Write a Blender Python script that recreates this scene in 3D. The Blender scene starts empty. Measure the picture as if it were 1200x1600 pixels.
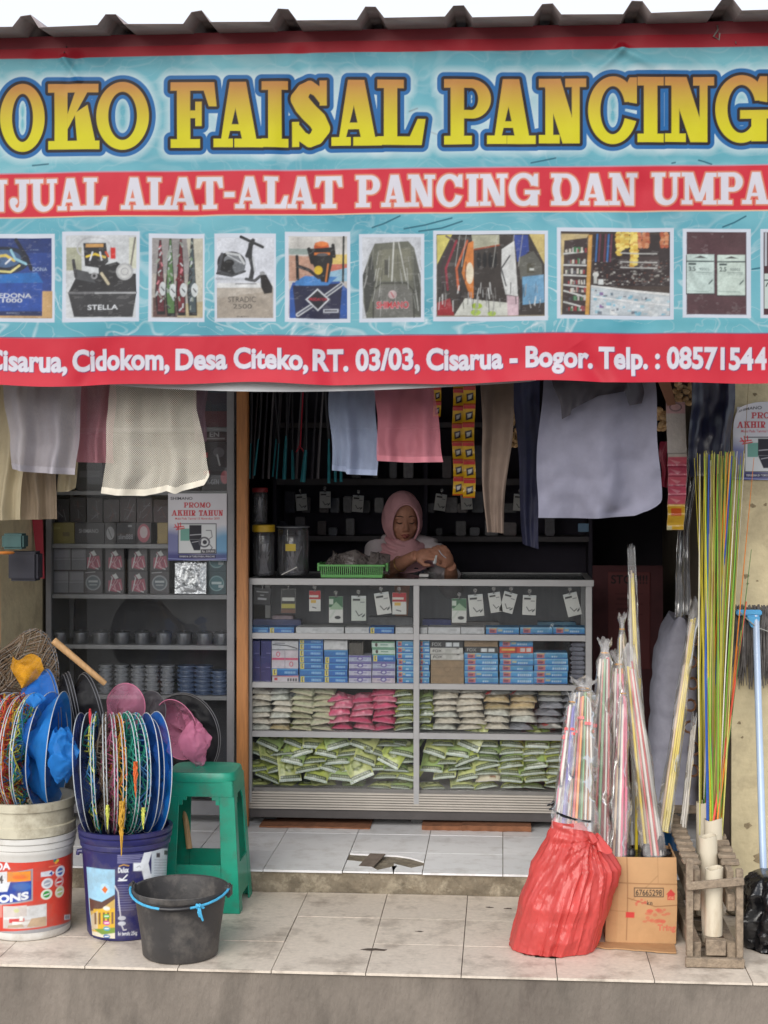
import bpy, bmesh, math, random
import numpy as np
from mathutils import Vector, Matrix, noise as MN
random.seed(7); np.random.seed(7)
SC = bpy.context.scene
COL = SC.collection
R = math.radians

# ------------------------------------------------------------------ camera, sky, sun, exposure
YAW, FPX, CZ, HOR = R(4.41), 2400.0, 1.562, 745.0
CS, SN = math.cos(YAW), math.sin(YAW)
cam = bpy.data.cameras.new('camera'); cam_o = bpy.data.objects.new('camera', cam); COL.objects.link(cam_o)
cam.sensor_fit = 'VERTICAL'; cam.sensor_height = 24.0; cam.lens = 24.0*FPX/1600.0
cam.shift_y = (HOR-800.0)/1600.0
cam.clip_start = 0.05; cam.clip_end = 2000
cam_o.location = (0, 0, CZ); cam_o.rotation_euler = (R(90), 0, YAW)
SC.camera = cam_o
SUN_EL, SUN_ROT = R(30), R(197)
w = bpy.data.worlds.new('World'); SC.world = w; w.use_nodes = True
nt = w.node_tree; bg = nt.nodes['Background']
sky = nt.nodes.new('ShaderNodeTexSky'); sky.sky_type = 'NISHITA'; sky.sun_disc = False
sky.sun_elevation = SUN_EL; sky.sun_rotation = SUN_ROT; sky.dust_density = 4.0; sky.air_density = 1.2
mx = nt.nodes.new('ShaderNodeMixRGB'); mx.inputs[0].default_value = 0.8
mx.inputs[2].default_value = (7.4, 7.9, 8.7, 1)          # thick white overcast over the clear sky
nt.links.new(sky.outputs[0], mx.inputs[1]); nt.links.new(mx.outputs[0], bg.inputs[0])
bg.inputs[1].default_value = 0.077
sl = bpy.data.lights.new('sun', 'SUN'); so = bpy.data.objects.new('sun', sl); COL.objects.link(so)
sl.energy = 1.5; sl.angle = R(50); sl.color = (1.0, 0.965, 0.91)
# sun stands behind the photographer, a little to the left, high
so.rotation_euler = (Vector((0.22, 0.76, -0.46)).normalized()).to_track_quat('-Z', 'Y').to_euler()
SC.view_settings.view_transform = 'Standard'; SC.view_settings.look = 'None'
SC.view_settings.exposure = 1.0; SC.view_settings.gamma = 1.0
try:
    SC.cycles.use_denoising = True; SC.cycles.max_bounces = 9; SC.cycles.transparent_max_bounces = 24
    SC.cycles.caustics_reflective = False; SC.cycles.caustics_refractive = False
    SC.cycles.sample_clamp_indirect = 6
except Exception: pass

# ------------------------------------------------------------------ coordinates
def at(px, py, Y):
    """pixel of the photograph and a depth plane -> world point"""
    t = (px-600.0)/FPX
    X = Y*(t*CS-SN)/(CS+t*SN)
    D = Y*CS-X*SN
    return Vector((X, Y, CZ+(HOR-py)*D/FPX))
def xat(px, Y): return at(px, HOR, Y).x
def zat(py, px, Y): return at(px, py, Y).z
def ppm(px, Y):
    X = xat(px, Y); return FPX/(Y*CS-X*SN)          # pixels per metre there

# ------------------------------------------------------------------ colour and materials
def lin1(v):
    v = v/255.0
    return v/12.92 if v <= 0.04045 else ((v+0.055)/1.055)**2.4
def c(r, g, b, k=1.0): return (lin1(r)*k, lin1(g)*k, lin1(b)*k)
def rgba(t): return (t[0], t[1], t[2], 1.0)
MATS = {}
def mat(name, col, rough=0.6, metal=0.0, var=0.15, scale=14.0, bump=0.0, bscale=60.0, trans=0.0, spec=0.5, attr=None,
        dirt=None, dirtamt=0.5, dirtscale=5.0, coat=0.0, alpha=None, sheer=0.0, stretch=None, attrmul=False):
    """one procedural Principled material: noise in the colour, optional dirt blotches, bump, translucency"""
    if name in MATS: return MATS[name]
    m = bpy.data.materials.new(name); m.use_nodes = True; MATS[name] = m
    N = m.node_tree.nodes; L = m.node_tree.links; b = N['Principled BSDF']; out = N['Material Output']
    tc = N.new('ShaderNodeTexCoord'); src = tc.outputs['Object']
    if stretch:
        mp = N.new('ShaderNodeMapping'); mp.inputs['Scale'].default_value = stretch
        L.new(src, mp.inputs[0]); src = mp.outputs[0]
    n = N.new('ShaderNodeTexNoise'); n.inputs['Scale'].default_value = scale; n.inputs['Detail'].default_value = 5.0
    n.inputs['Roughness'].default_value = 0.6
    L.new(src, n.inputs['Vector'])
    mr = N.new('ShaderNodeMapRange'); mr.inputs[1].default_value = 0.3; mr.inputs[2].default_value = 0.7
    mr.inputs[3].default_value = 1.0-var; mr.inputs[4].default_value = 1.0+var*0.6
    L.new(n.outputs[0], mr.inputs[0])
    mul = N.new('ShaderNodeMixRGB'); mul.blend_type = 'MULTIPLY'; mul.inputs[0].default_value = 1.0
    if attr:
        a = N.new('ShaderNodeVertexColor'); a.layer_name = attr; L.new(a.outputs[0], mul.inputs[1])
    else: mul.inputs[1].default_value = rgba(col)
    L.new(mr.outputs[0], mul.inputs[2]); res = mul.outputs[0]
    if dirt:
        n2 = N.new('ShaderNodeTexNoise'); n2.inputs['Scale'].default_value = dirtscale; n2.inputs['Detail'].default_value = 8.0
        n2.inputs['Roughness'].default_value = 0.68
        L.new(src, n2.inputs['Vector'])
        r2 = N.new('ShaderNodeMapRange'); r2.inputs[1].default_value = 0.5; r2.inputs[2].default_value = 0.68
        r2.inputs[3].default_value = 0.0; r2.inputs[4].default_value = dirtamt
        L.new(n2.outputs[0], r2.inputs[0])
        m2 = N.new('ShaderNodeMixRGB'); L.new(r2.outputs[0], m2.inputs[0]); L.new(res, m2.inputs[1])
        m2.inputs[2].default_value = rgba(dirt); res = m2.outputs[0]
    L.new(res, b.inputs['Base Color'])
    b.inputs['Roughness'].default_value = rough; b.inputs['Metallic'].default_value = metal
    b.inputs['Specular IOR Level'].default_value = spec
    if coat: b.inputs['Coat Weight'].default_value = coat; b.inputs['Coat Roughness'].default_value = 0.15
    if bump:
        n3 = N.new('ShaderNodeTexNoise'); n3.inputs['Scale'].default_value = bscale; n3.inputs['Detail'].default_value = 4.0
        L.new(src, n3.inputs['Vector'])
        bp = N.new('ShaderNodeBump'); bp.inputs['Strength'].default_value = bump; bp.inputs['Distance'].default_value = 0.01
        L.new(n3.outputs[0], bp.inputs['Height']); L.new(bp.outputs[0], b.inputs['Normal'])
    sh = b.outputs[0]
    if trans:
        t = N.new('ShaderNodeBsdfTranslucent'); L.new(res, t.inputs[0])
        ms = N.new('ShaderNodeMixShader'); ms.inputs[0].default_value = trans
        L.new(sh, ms.inputs[1]); L.new(t.outputs[0], ms.inputs[2]); sh = ms.outputs[0]
    if sheer:
        t = N.new('ShaderNodeBsdfTransparent'); ms = N.new('ShaderNodeMixShader'); ms.inputs[0].default_value = sheer
        L.new(sh, ms.inputs[1]); L.new(t.outputs[0], ms.inputs[2]); sh = ms.outputs[0]
    L.new(sh, out.inputs[0])
    return m
def glass(name, tint=(1, 1, 1), refl=1.0, rough=0.02, haze=0.0, hazecol=(0.6, 0.62, 0.66)):
    """thin clear pane or film: see-through with a Fresnel reflection and a little dust"""
    if name in MATS: return MATS[name]
    m = bpy.data.materials.new(name); m.use_nodes = True; MATS[name] = m
    N = m.node_tree.nodes; L = m.node_tree.links; N.remove(N['Principled BSDF']); out = N['Material Output']
    t = N.new('ShaderNodeBsdfTransparent'); t.inputs[0].default_value = rgba(tint)
    g = N.new('ShaderNodeBsdfGlossy'); g.inputs['Roughness'].default_value = rough
    f = N.new('ShaderNodeFresnel'); f.inputs[0].default_value = 1.45
    mu = N.new('ShaderNodeMath'); mu.operation = 'MULTIPLY'; mu.inputs[1].default_value = refl; L.new(f.outputs[0], mu.inputs[0])
    d = N.new('ShaderNodeBsdfDiffuse'); d.inputs[0].default_value = rgba(hazecol)
    nz = N.new('ShaderNodeTexNoise'); nz.inputs['Scale'].default_value = 7.0; nz.inputs['Detail'].default_value = 6.0
    tc = N.new('ShaderNodeTexCoord'); L.new(tc.outputs['Object'], nz.inputs['Vector'])
    hz = N.new('ShaderNodeMapRange'); hz.inputs[1].default_value = 0.35; hz.inputs[2].default_value = 0.7
    hz.inputs[3].default_value = haze*0.4; hz.inputs[4].default_value = haze*1.6; L.new(nz.outputs[0], hz.inputs[0])
    m1 = N.new('ShaderNodeMixShader'); L.new(hz.outputs[0], m1.inputs[0]); L.new(t.outputs[0], m1.inputs[1]); L.new(d.outputs[0], m1.inputs[2])
    m2 = N.new('ShaderNodeMixShader'); L.new(mu.outputs[0], m2.inputs[0]); L.new(m1.outputs[0], m2.inputs[1]); L.new(g.outputs[0], m2.inputs[2])
    L.new(m2.outputs[0], out.inputs[0]); return m

# ------------------------------------------------------------------ objects
ORG = {}
def tag(o, label=None, cat=None, group=None, kind=None):
    if label: o['label'] = label
    if cat: o['category'] = cat
    if group: o['group'] = group
    if kind: o['kind'] = kind
    return o
def thing(name, label, cat, loc=(0, 0, 0), group=None):
    o = bpy.data.objects.new(name, None); COL.objects.link(o); o.empty_display_size = 0.1
    o.location = loc; ORG[o.name] = Vector(loc); return tag(o, label, cat, group)
class MB:
    """collects verts/faces in world (or local) space and links them as one mesh object"""
    def __init__(s): s.v = []; s.f = []; s.m = []; s.mi = 0; s.sm = []; s.smooth = False
    def add(s, vs, fs, smooth=None):
        b = len(s.v); s.v += [tuple(p) for p in vs]
        for f in fs: s.f.append([i+b for i in f]); s.m.append(s.mi); s.sm.append(s.smooth if smooth is None else smooth)
        return s
    def box(s, x0, y0, z0, x1, y1, z1, M=None):
        vs = [Vector(p) for p in ((x0, y0, z0), (x1, y0, z0), (x1, y1, z0), (x0, y1, z0), (x0, y0, z1), (x1, y0, z1), (x1, y1, z1), (x0, y1, z1))]
        if M: vs = [M @ p for p in vs]
        return s.add(vs, [(0, 3, 2, 1), (4, 5, 6, 7), (0, 1, 5, 4), (1, 2, 6, 5), (2, 3, 7, 6), (3, 0, 4, 7)], False)
    def bar(s, a, b, wd, th, up=(0, 0, 1)):
        a, b = Vector(a), Vector(b); d = (b-a).normalized(); u = Vector(up)
        if abs(d.dot(u)) > 0.98: u = Vector((0, 1, 0))
        x = d.cross(u).normalized()*wd/2; y = x.cross(d).normalized()*th/2
        vs = [a-x-y, a+x-y, a+x+y, a-x+y, b-x-y, b+x-y, b+x+y, b-x+y]
        return s.add(vs, [(0, 3, 2, 1), (4, 5, 6, 7), (0, 1, 5, 4), (1, 2, 6, 5), (2, 3, 7, 6), (3, 0, 4, 7)], False)
    def tube(s, pts, rad, n=8, caps=True, closed=False, flat=None):
        P = [Vector(p) for p in pts]; k = len(P); rr = rad if hasattr(rad, '__len__') else [rad]*k
        vs = []; prev = None
        for i in range(k):
            if closed: d = P[(i+1) % k]-P[i-1]
            else: d = P[min(i+1, k-1)]-P[max(i-1, 0)]
            if d.length < 1e-9: d = Vector((0, 0, 1))
            d.normalize()
            if prev is None:
                u = Vector((0, 0, 1)) if abs(d.z) < 0.9 else Vector((1, 0, 0))
                x = d.cross(u).normalized()
            else:
                x = prev-d*prev.dot(d)
                x = x.normalized() if x.length > 1e-6 else d.orthogonal().normalized()
            prev = x; y = d.cross(x)
            for j in range(n):
                a = 2*math.pi*j/n; fl = flat if flat else 1.0
                vs.append(P[i]+x*math.cos(a)*rr[i]+y*math.sin(a)*rr[i]*fl)
        fs = []
        for i in range(k if closed else k-1):
            i2 = (i+1) % k
            for j in range(n):
                j2 = (j+1) % n; fs.append((i*n+j, i*n+j2, i2*n+j2, i2*n+j))
        b = len(s.v); s.add(vs, fs, True)
        if caps and not closed: s._cap([b+j for j in range(n)][::-1]); s._cap([b+(k-1)*n+j for j in range(n)])
        return s
    def _cap(s, idx): s.f.append(idx); s.m.append(s.mi); s.sm.append(False)
    def lathe(s, prof, cx, cy, n=40, sx=1.0, sy=1.0, sharp=False):
        vs = []; fs = []
        for (r, z) in prof:
            for j in range(n):
                a = 2*math.pi*j/n; vs.append((cx+math.cos(a)*r*sx, cy+math.sin(a)*r*sy, z))
        for i in range(len(prof)-1):
            for j in range(n):
                j2 = (j+1) % n; fs.append((i*n+j, i*n+j2, (i+1)*n+j2, (i+1)*n+j))
        return s.add(vs, fs, not sharp)
    def disc(s, cx, cy, z, r, n=40, up=True):
        vs = [(cx+math.cos(2*math.pi*j/n)*r, cy+math.sin(2*math.pi*j/n)*r, z) for j in range(n)]
        return s.add(vs, [list(range(n)) if up else list(range(n))[::-1]], False)
    def grid(s, nu, nv, fn, smooth=True, closeu=False):
        vs = [fn(i/(nu if closeu else nu-1), j/(nv-1)) for j in range(nv) for i in range(nu)]
        fs = []
        for j in range(nv-1):
            for i in range(nu if closeu else nu-1):
                i2 = (i+1) % nu; fs.append((j*nu+i, j*nu+i2, (j+1)*nu+i2, (j+1)*nu+i))
        return s.add(vs, fs, smooth)
    def poly(s, pts): return s.add(pts, [list(range(len(pts)))], False)
    def prism(s, pts, off):
        n = len(pts); P = [Vector(p) for p in pts]; o = Vector(off); vs = P+[p+o for p in P]
        fs = [list(range(n))[::-1], [n+i for i in range(n)]]+[(i, (i+1) % n, n+(i+1) % n, n+i) for i in range(n)]
        return s.add(vs, fs, False)
    def build(s, name, mats, parent=None, bevel=0.0, seg=2, solid=0.0, recalc=True, sub=0):
        org = Vector((0, 0, 0))
        if parent is not None: org = ORG.get(parent.name, Vector((0, 0, 0)))
        me = bpy.data.meshes.new(name)
        me.from_pydata([(p[0]-org.x, p[1]-org.y, p[2]-org.z) for p in s.v], [], s.f)
        ms = mats if isinstance(mats, (list, tuple)) else [mats]
        for m in ms: me.materials.append(m)
        me.polygons.foreach_set('material_index', s.m); me.polygons.foreach_set('use_smooth', s.sm)
        if recalc or bevel:
            bm = bmesh.new(); bm.from_mesh(me)
            if bevel: bmesh.ops.remove_doubles(bm, verts=bm.verts, dist=1e-5)
            if recalc: bmesh.ops.recalc_face_normals(bm, faces=bm.faces)
            if bevel:
                es = [e for e in bm.edges if len(e.link_faces) == 2 and e.calc_face_angle(0) > 0.6]
                bmesh.ops.bevel(bm, geom=es, offset=bevel, segments=seg, affect='EDGES', clamp_overlap=True)
            bm.to_mesh(me); bm.free()
        me.set_sharp_from_angle(angle=R(38)); me.update()
        o = bpy.data.objects.new(name, me); COL.objects.link(o)
        if parent is not None: o.parent = parent; ORG[o.name] = org
        if solid: md = o.modifiers.new('thick', 'SOLIDIFY'); md.thickness = solid; md.offset = 0
        if sub: md = o.modifiers.new('sub', 'SUBSURF'); md.levels = sub; md.render_levels = sub
        return o
def one(name, mb, m, label, cat, group=None, **k):
    """a thing that is one mesh, its origin put at its base"""
    xs = [p[0] for p in mb.v]; ys = [p[1] for p in mb.v]; zs = [p[2] for p in mb.v]
    loc = Vector(((min(xs)+max(xs))/2, (min(ys)+max(ys))/2, min(zs)))
    mb.v = [(p[0]-loc.x, p[1]-loc.y, p[2]-loc.z) for p in mb.v]
    o = mb.build(name, m, None, **k); o.location = loc; ORG[o.name] = loc
    return tag(o, label, cat, group)
def copy_thing(o, loc, rot=None, label=None, group=None):
    def cp(x, par):
        y = x.copy(); COL.objects.link(y)
        if par is not None: y.parent = par
        for ch in x.children: cp(ch, y)
        return y
    r = cp(o, None); r.location = loc
    if rot is not None: r.rotation_euler = rot
    if label: r['label'] = label
    if group: r['group'] = group
    ORG[r.name] = Vector(loc)
    return r
def structure(name, mb, m, **k):
    o = mb.build(name, m, None, **k); o['kind'] = 'structure'; return o

# ------------------------------------------------------------------ noise, canvas (prints are vertex colours worked out in code)
def vnoise(X, Y, seed=0):
    rs = np.random.RandomState(seed); T = rs.rand(256, 256)
    xi = np.floor(X).astype(int); yi = np.floor(Y).astype(int); xf = X-xi; yf = Y-yi
    xf = xf*xf*(3-2*xf); yf = yf*yf*(3-2*yf); g = lambda i, j: T[i % 256, j % 256]
    return (g(xi, yi)*(1-xf)+g(xi+1, yi)*xf)*(1-yf)+(g(xi, yi+1)*(1-xf)+g(xi+1, yi+1)*xf)*yf
def fbm(X, Y, seed=0, o=4):
    r = 0; a = 0.5; t = 0
    for i in range(o): r = r+a*vnoise(X*2**i, Y*2**i, seed+i); t += a; a *= 0.5
    return r/t
def sd_seg(X, Z, a, b):
    ax, az = a; bx, bz = b; dx, dz = bx-ax, bz-az; L = dx*dx+dz*dz+1e-12
    t = np.clip(((X-ax)*dx+(Z-az)*dz)/L, 0, 1)
    return np.hypot(X-ax-t*dx, Z-az-t*dz)
def sd_poly(X, Z, pts):
    d = np.full(X.shape, 1e9); ins = np.zeros(X.shape, bool); n = len(pts)
    for i in range(n):
        a, b = pts[i], pts[(i+1) % n]; d = np.minimum(d, sd_seg(X, Z, a, b))
        cr = ((a[1] > Z) != (b[1] > Z))
        with np.errstate(divide='ignore', invalid='ignore'):
            xi = (b[0]-a[0])*(Z-a[1])/((b[1]-a[1]) if b[1] != a[1] else 1e-12)+a[0]
        ins ^= cr & (X < xi)
    return np.where(ins, -d, d)
def sd_ell(X, Z, cx, cz, rx, rz):
    px, pz = X-cx, Z-cz; k0 = np.sqrt((px/rx)**2+(pz/rz)**2)+1e-9; k1 = np.sqrt((px/rx**2)**2+(pz/rz**2)**2)+1e-9
    return k0*(k0-1)/k1
TXT = {}
def text_tris(s, bold=0.0):
    k = (s, bold)
    if k in TXT: return TXT[k]
    cu = bpy.data.curves.new('t', 'FONT'); cu.body = s; cu.size = 1.0; cu.resolution_u = 4; cu.offset = bold
    ob = bpy.data.objects.new('t', cu); COL.objects.link(ob); bpy.context.view_layer.update()
    dg = bpy.context.evaluated_depsgraph_get(); me = ob.evaluated_get(dg).to_mesh(); me.calc_loop_triangles()
    V = np.array([v.co[:2] for v in me.vertices]).reshape(-1, 2)
    T = np.array([t.vertices[:] for t in me.loop_triangles], int).reshape(-1, 3)
    bpy.data.objects.remove(ob); bpy.data.curves.remove(cu)
    TXT[k] = (V[T], V.min(0), V.max(0)) if len(T) else (np.zeros((0, 3, 2)), np.zeros(2), np.ones(2))
    return TXT[k]
class Cv:
    """a print: colours on a grid of points, in metres (x0..x1, z0..z1); M maps photo pixels to metres"""
    def __init__(s, x0, z0, x1, z1, step, col, M=None):
        s.x0, s.z0, s.st = x0, z0, step; s.nx = max(2, int(round((x1-x0)/step))+1); s.nz = max(2, int(round((z1-z0)/step))+1)
        s.sx = (x1-x0)/(s.nx-1); s.sz = (z1-z0)/(s.nz-1)
        s.X, s.Z = np.meshgrid(x0+np.arange(s.nx)*s.sx, z0+np.arange(s.nz)*s.sz)
        s.a = np.empty((s.nz, s.nx, 3)); s.a[:] = col; s.M = M or (lambda x, y: (x, y))
    def win(s, xa, za, xb, zb):
        i0 = max(0, int((xa-s.x0)/s.sx)-2); i1 = min(s.nx, int((xb-s.x0)/s.sx)+3)
        j0 = max(0, int((za-s.z0)/s.sz)-2); j1 = min(s.nz, int((zb-s.z0)/s.sz)+3)
        if i1 <= i0 or j1 <= j0: return None
        return (slice(j0, j1), slice(i0, i1))
    def blend(s, W, cov, col):
        if callable(col): col = col(s.X[W], s.Z[W])
        s.a[W] = s.a[W]*(1-cov[..., None])+np.asarray(col)*cov[..., None]
    def sd(s, fn, bb, col, off=0.0, al=1.0, soft=None):
        W = s.win(*bb)
        if W is None: return
        d = fn(s.X[W], s.Z[W])-off; e = soft or s.st
        s.blend(W, np.clip(0.5-d/e, 0, 1)*al, col)
    def poly(s, pts, col, al=1.0, soft=None):
        P = [s.M(*p) for p in pts]; x = [p[0] for p in P]; z = [p[1] for p in P]; m = soft or 0
        s.sd(lambda X, Z: sd_poly(X, Z, P), (min(x)-m, min(z)-m, max(x)+m, max(z)+m), col, 0, al, soft)
    def rect(s, xa, ya, xb, yb, col, al=1.0, soft=None): s.poly([(xa, ya), (xb, ya), (xb, yb), (xa, yb)], col, al, soft)
    def ell(s, cx, cy, rx, ry, col, al=1.0, ring=0, soft=None):
        a = s.M(cx-rx, cy-ry); b = s.M(cx+rx, cy+ry); ox, oz = (a[0]+b[0])/2, (a[1]+b[1])/2; RX, RZ = abs(b[0]-a[0])/2, abs(b[1]-a[1])/2
        k = RX/rx*ring/2 if ring else 0
        f = (lambda X, Z: np.abs(sd_ell(X, Z, ox, oz, RX, RZ))-k) if ring else (lambda X, Z: sd_ell(X, Z, ox, oz, RX, RZ))
        m = k+(soft or 0); s.sd(f, (ox-RX-m, oz-RZ-m, ox+RX+m, oz+RZ+m), col, 0, al, soft)
    def line(s, pts, wd, col, al=1.0, soft=None):
        P = [s.M(*p) for p in pts]; q = s.M(pts[0][0]+1, pts[0][1]); k = math.hypot(q[0]-P[0][0], q[1]-P[0][1])*wd/2
        x = [p[0] for p in P]; z = [p[1] for p in P]
        def f(X, Z):
            d = sd_seg(X, Z, P[0], P[1])
            for i in range(1, len(P)-1): d = np.minimum(d, sd_seg(X, Z, P[i], P[i+1]))
            return d-k
        s.sd(f, (min(x)-k, min(z)-k, max(x)+k, max(z)+k), col, 0, al, soft)
    def text(s, st, xa, xb, ytop, ybase, col, bold=0.0, al=1.0, ss=3, ytop2=None, ybase2=None, flip=False):
        """fit a string between two pixels; ytop is cap height, ybase the baseline (ytop2/ybase2 at the right end)"""
        T, mn, mxx = text_tris(st, bold); cap = text_tris('H', bold)[2][1]
        if not len(T): return
        ytop2 = ytop if ytop2 is None else ytop2; ybase2 = ybase if ybase2 is None else ybase2
        A = np.array(s.M(xa, ybase)); B = np.array(s.M(xb, ybase2)); C = np.array(s.M(xa, ytop)); D = np.array(s.M(xb, ytop2))
        u = (T[..., 0]-mn[0])/(mxx[0]-mn[0]); v = T[..., 1]/cap
        if flip: u = 1-u
        q = (A*(1-u)[..., None]+B*u[..., None])*(1-v)[..., None]+(C*(1-u)[..., None]+D*u[..., None])*v[..., None]
        W = s.win(q[..., 0].min(), q[..., 1].min(), q[..., 0].max(), q[..., 1].max())
        if W is None: return
        j0, i0 = W[0].start, W[1].start; h = W[0].stop-j0; wd = W[1].stop-i0
        mk = np.zeros((h*ss, wd*ss), bool)
        gx = ((q[..., 0]-s.x0)/s.sx-i0+0.5)*ss-0.5; gz = ((q[..., 1]-s.z0)/s.sz-j0+0.5)*ss-0.5
        for t in range(len(T)):
            x, z = gx[t], gz[t]; xa_, xb_ = max(0, int(math.floor(x.min()))), min(wd*ss-1, int(math.ceil(x.max())))
            za_, zb_ = max(0, int(math.floor(z.min()))), min(h*ss-1, int(math.ceil(z.max())))
            if xb_ < xa_ or zb_ < za_: continue
            X, Z = np.meshgrid(np.arange(xa_, xb_+1), np.arange(za_, zb_+1))
            e = [(x[(k+1) % 3]-x[k])*(Z-z[k])-(z[(k+1) % 3]-z[k])*(X-x[k]) for k in range(3)]
            mk[za_:zb_+1, xa_:xb_+1] |= ((e[0] >= 0) & (e[1] >= 0) & (e[2] >= 0)) | ((e[0] <= 0) & (e[1] <= 0) & (e[2] <= 0))
        cov = mk.reshape(h, ss, wd, ss).mean((1, 3))*al
        s.blend(W, cov, col)
    def noise(s, amt, scale, seed=1):
        n = fbm(s.X*scale+7.3, s.Z*scale+3.1, seed, 4); s.a *= (1+amt*(n-0.5)*2)[..., None]
def print_mesh(name, cv, fn, m, parent=None, at_base=False):
    """grid mesh whose points carry the canvas colours; fn(X,Z arrays)->x,y,z arrays in world space"""
    x, y, z = fn(cv.X, cv.Z); V = np.stack([x, y, z], -1).reshape(-1, 3).astype(np.float32)
    org = ORG.get(parent.name, Vector((0, 0, 0))) if parent is not None else Vector((0, 0, 0))
    if at_base: org = Vector((float((V[:, 0].min()+V[:, 0].max())/2), float(V[:, 1].mean()), float(V[:, 2].min())))
    V = V-np.array(org, dtype=np.float32)
    nx, nz = cv.nx, cv.nz; i = np.arange(nx*nz).reshape(nz, nx)
    F = np.stack([i[:-1, :-1], i[:-1, 1:], i[1:, 1:], i[1:, :-1]], -1).reshape(-1, 4).astype(np.int32); nf = len(F)
    me = bpy.data.meshes.new(name); me.vertices.add(len(V)); me.vertices.foreach_set('co', V.ravel())
    me.loops.add(nf*4); me.loops.foreach_set('vertex_index', F.ravel())
    me.polygons.add(nf); me.polygons.foreach_set('loop_start', (np.arange(nf)*4).astype(np.int32))
    me.polygons.foreach_set('use_smooth', np.ones(nf, bool))
    ca = me.color_attributes.new('print', 'FLOAT_COLOR', 'POINT')
    ca.data.foreach_set('color', np.concatenate([np.clip(cv.a, 0, 1), np.ones(cv.a.shape[:2]+(1,))], -1).astype(np.float32).ravel())
    me.materials.append(m); me.update(calc_edges=True); me.validate()
    o = bpy.data.objects.new(name, me); COL.objects.link(o)
    if parent is not None: o.parent = parent; ORG[o.name] = org
    if at_base: o.location = org
    return o

def crumple(p, amps=((9, .010), (19, .005), (39, .0025)), off=0.0):
    """sharp creases of thin film: ridged noise"""
    r = 0.0
    for f, a in amps: r += a*(1-2.2*abs(MN.noise(Vector(p)*f+Vector((off, off*1.7, off*.3))))-.4)
    return r
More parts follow.
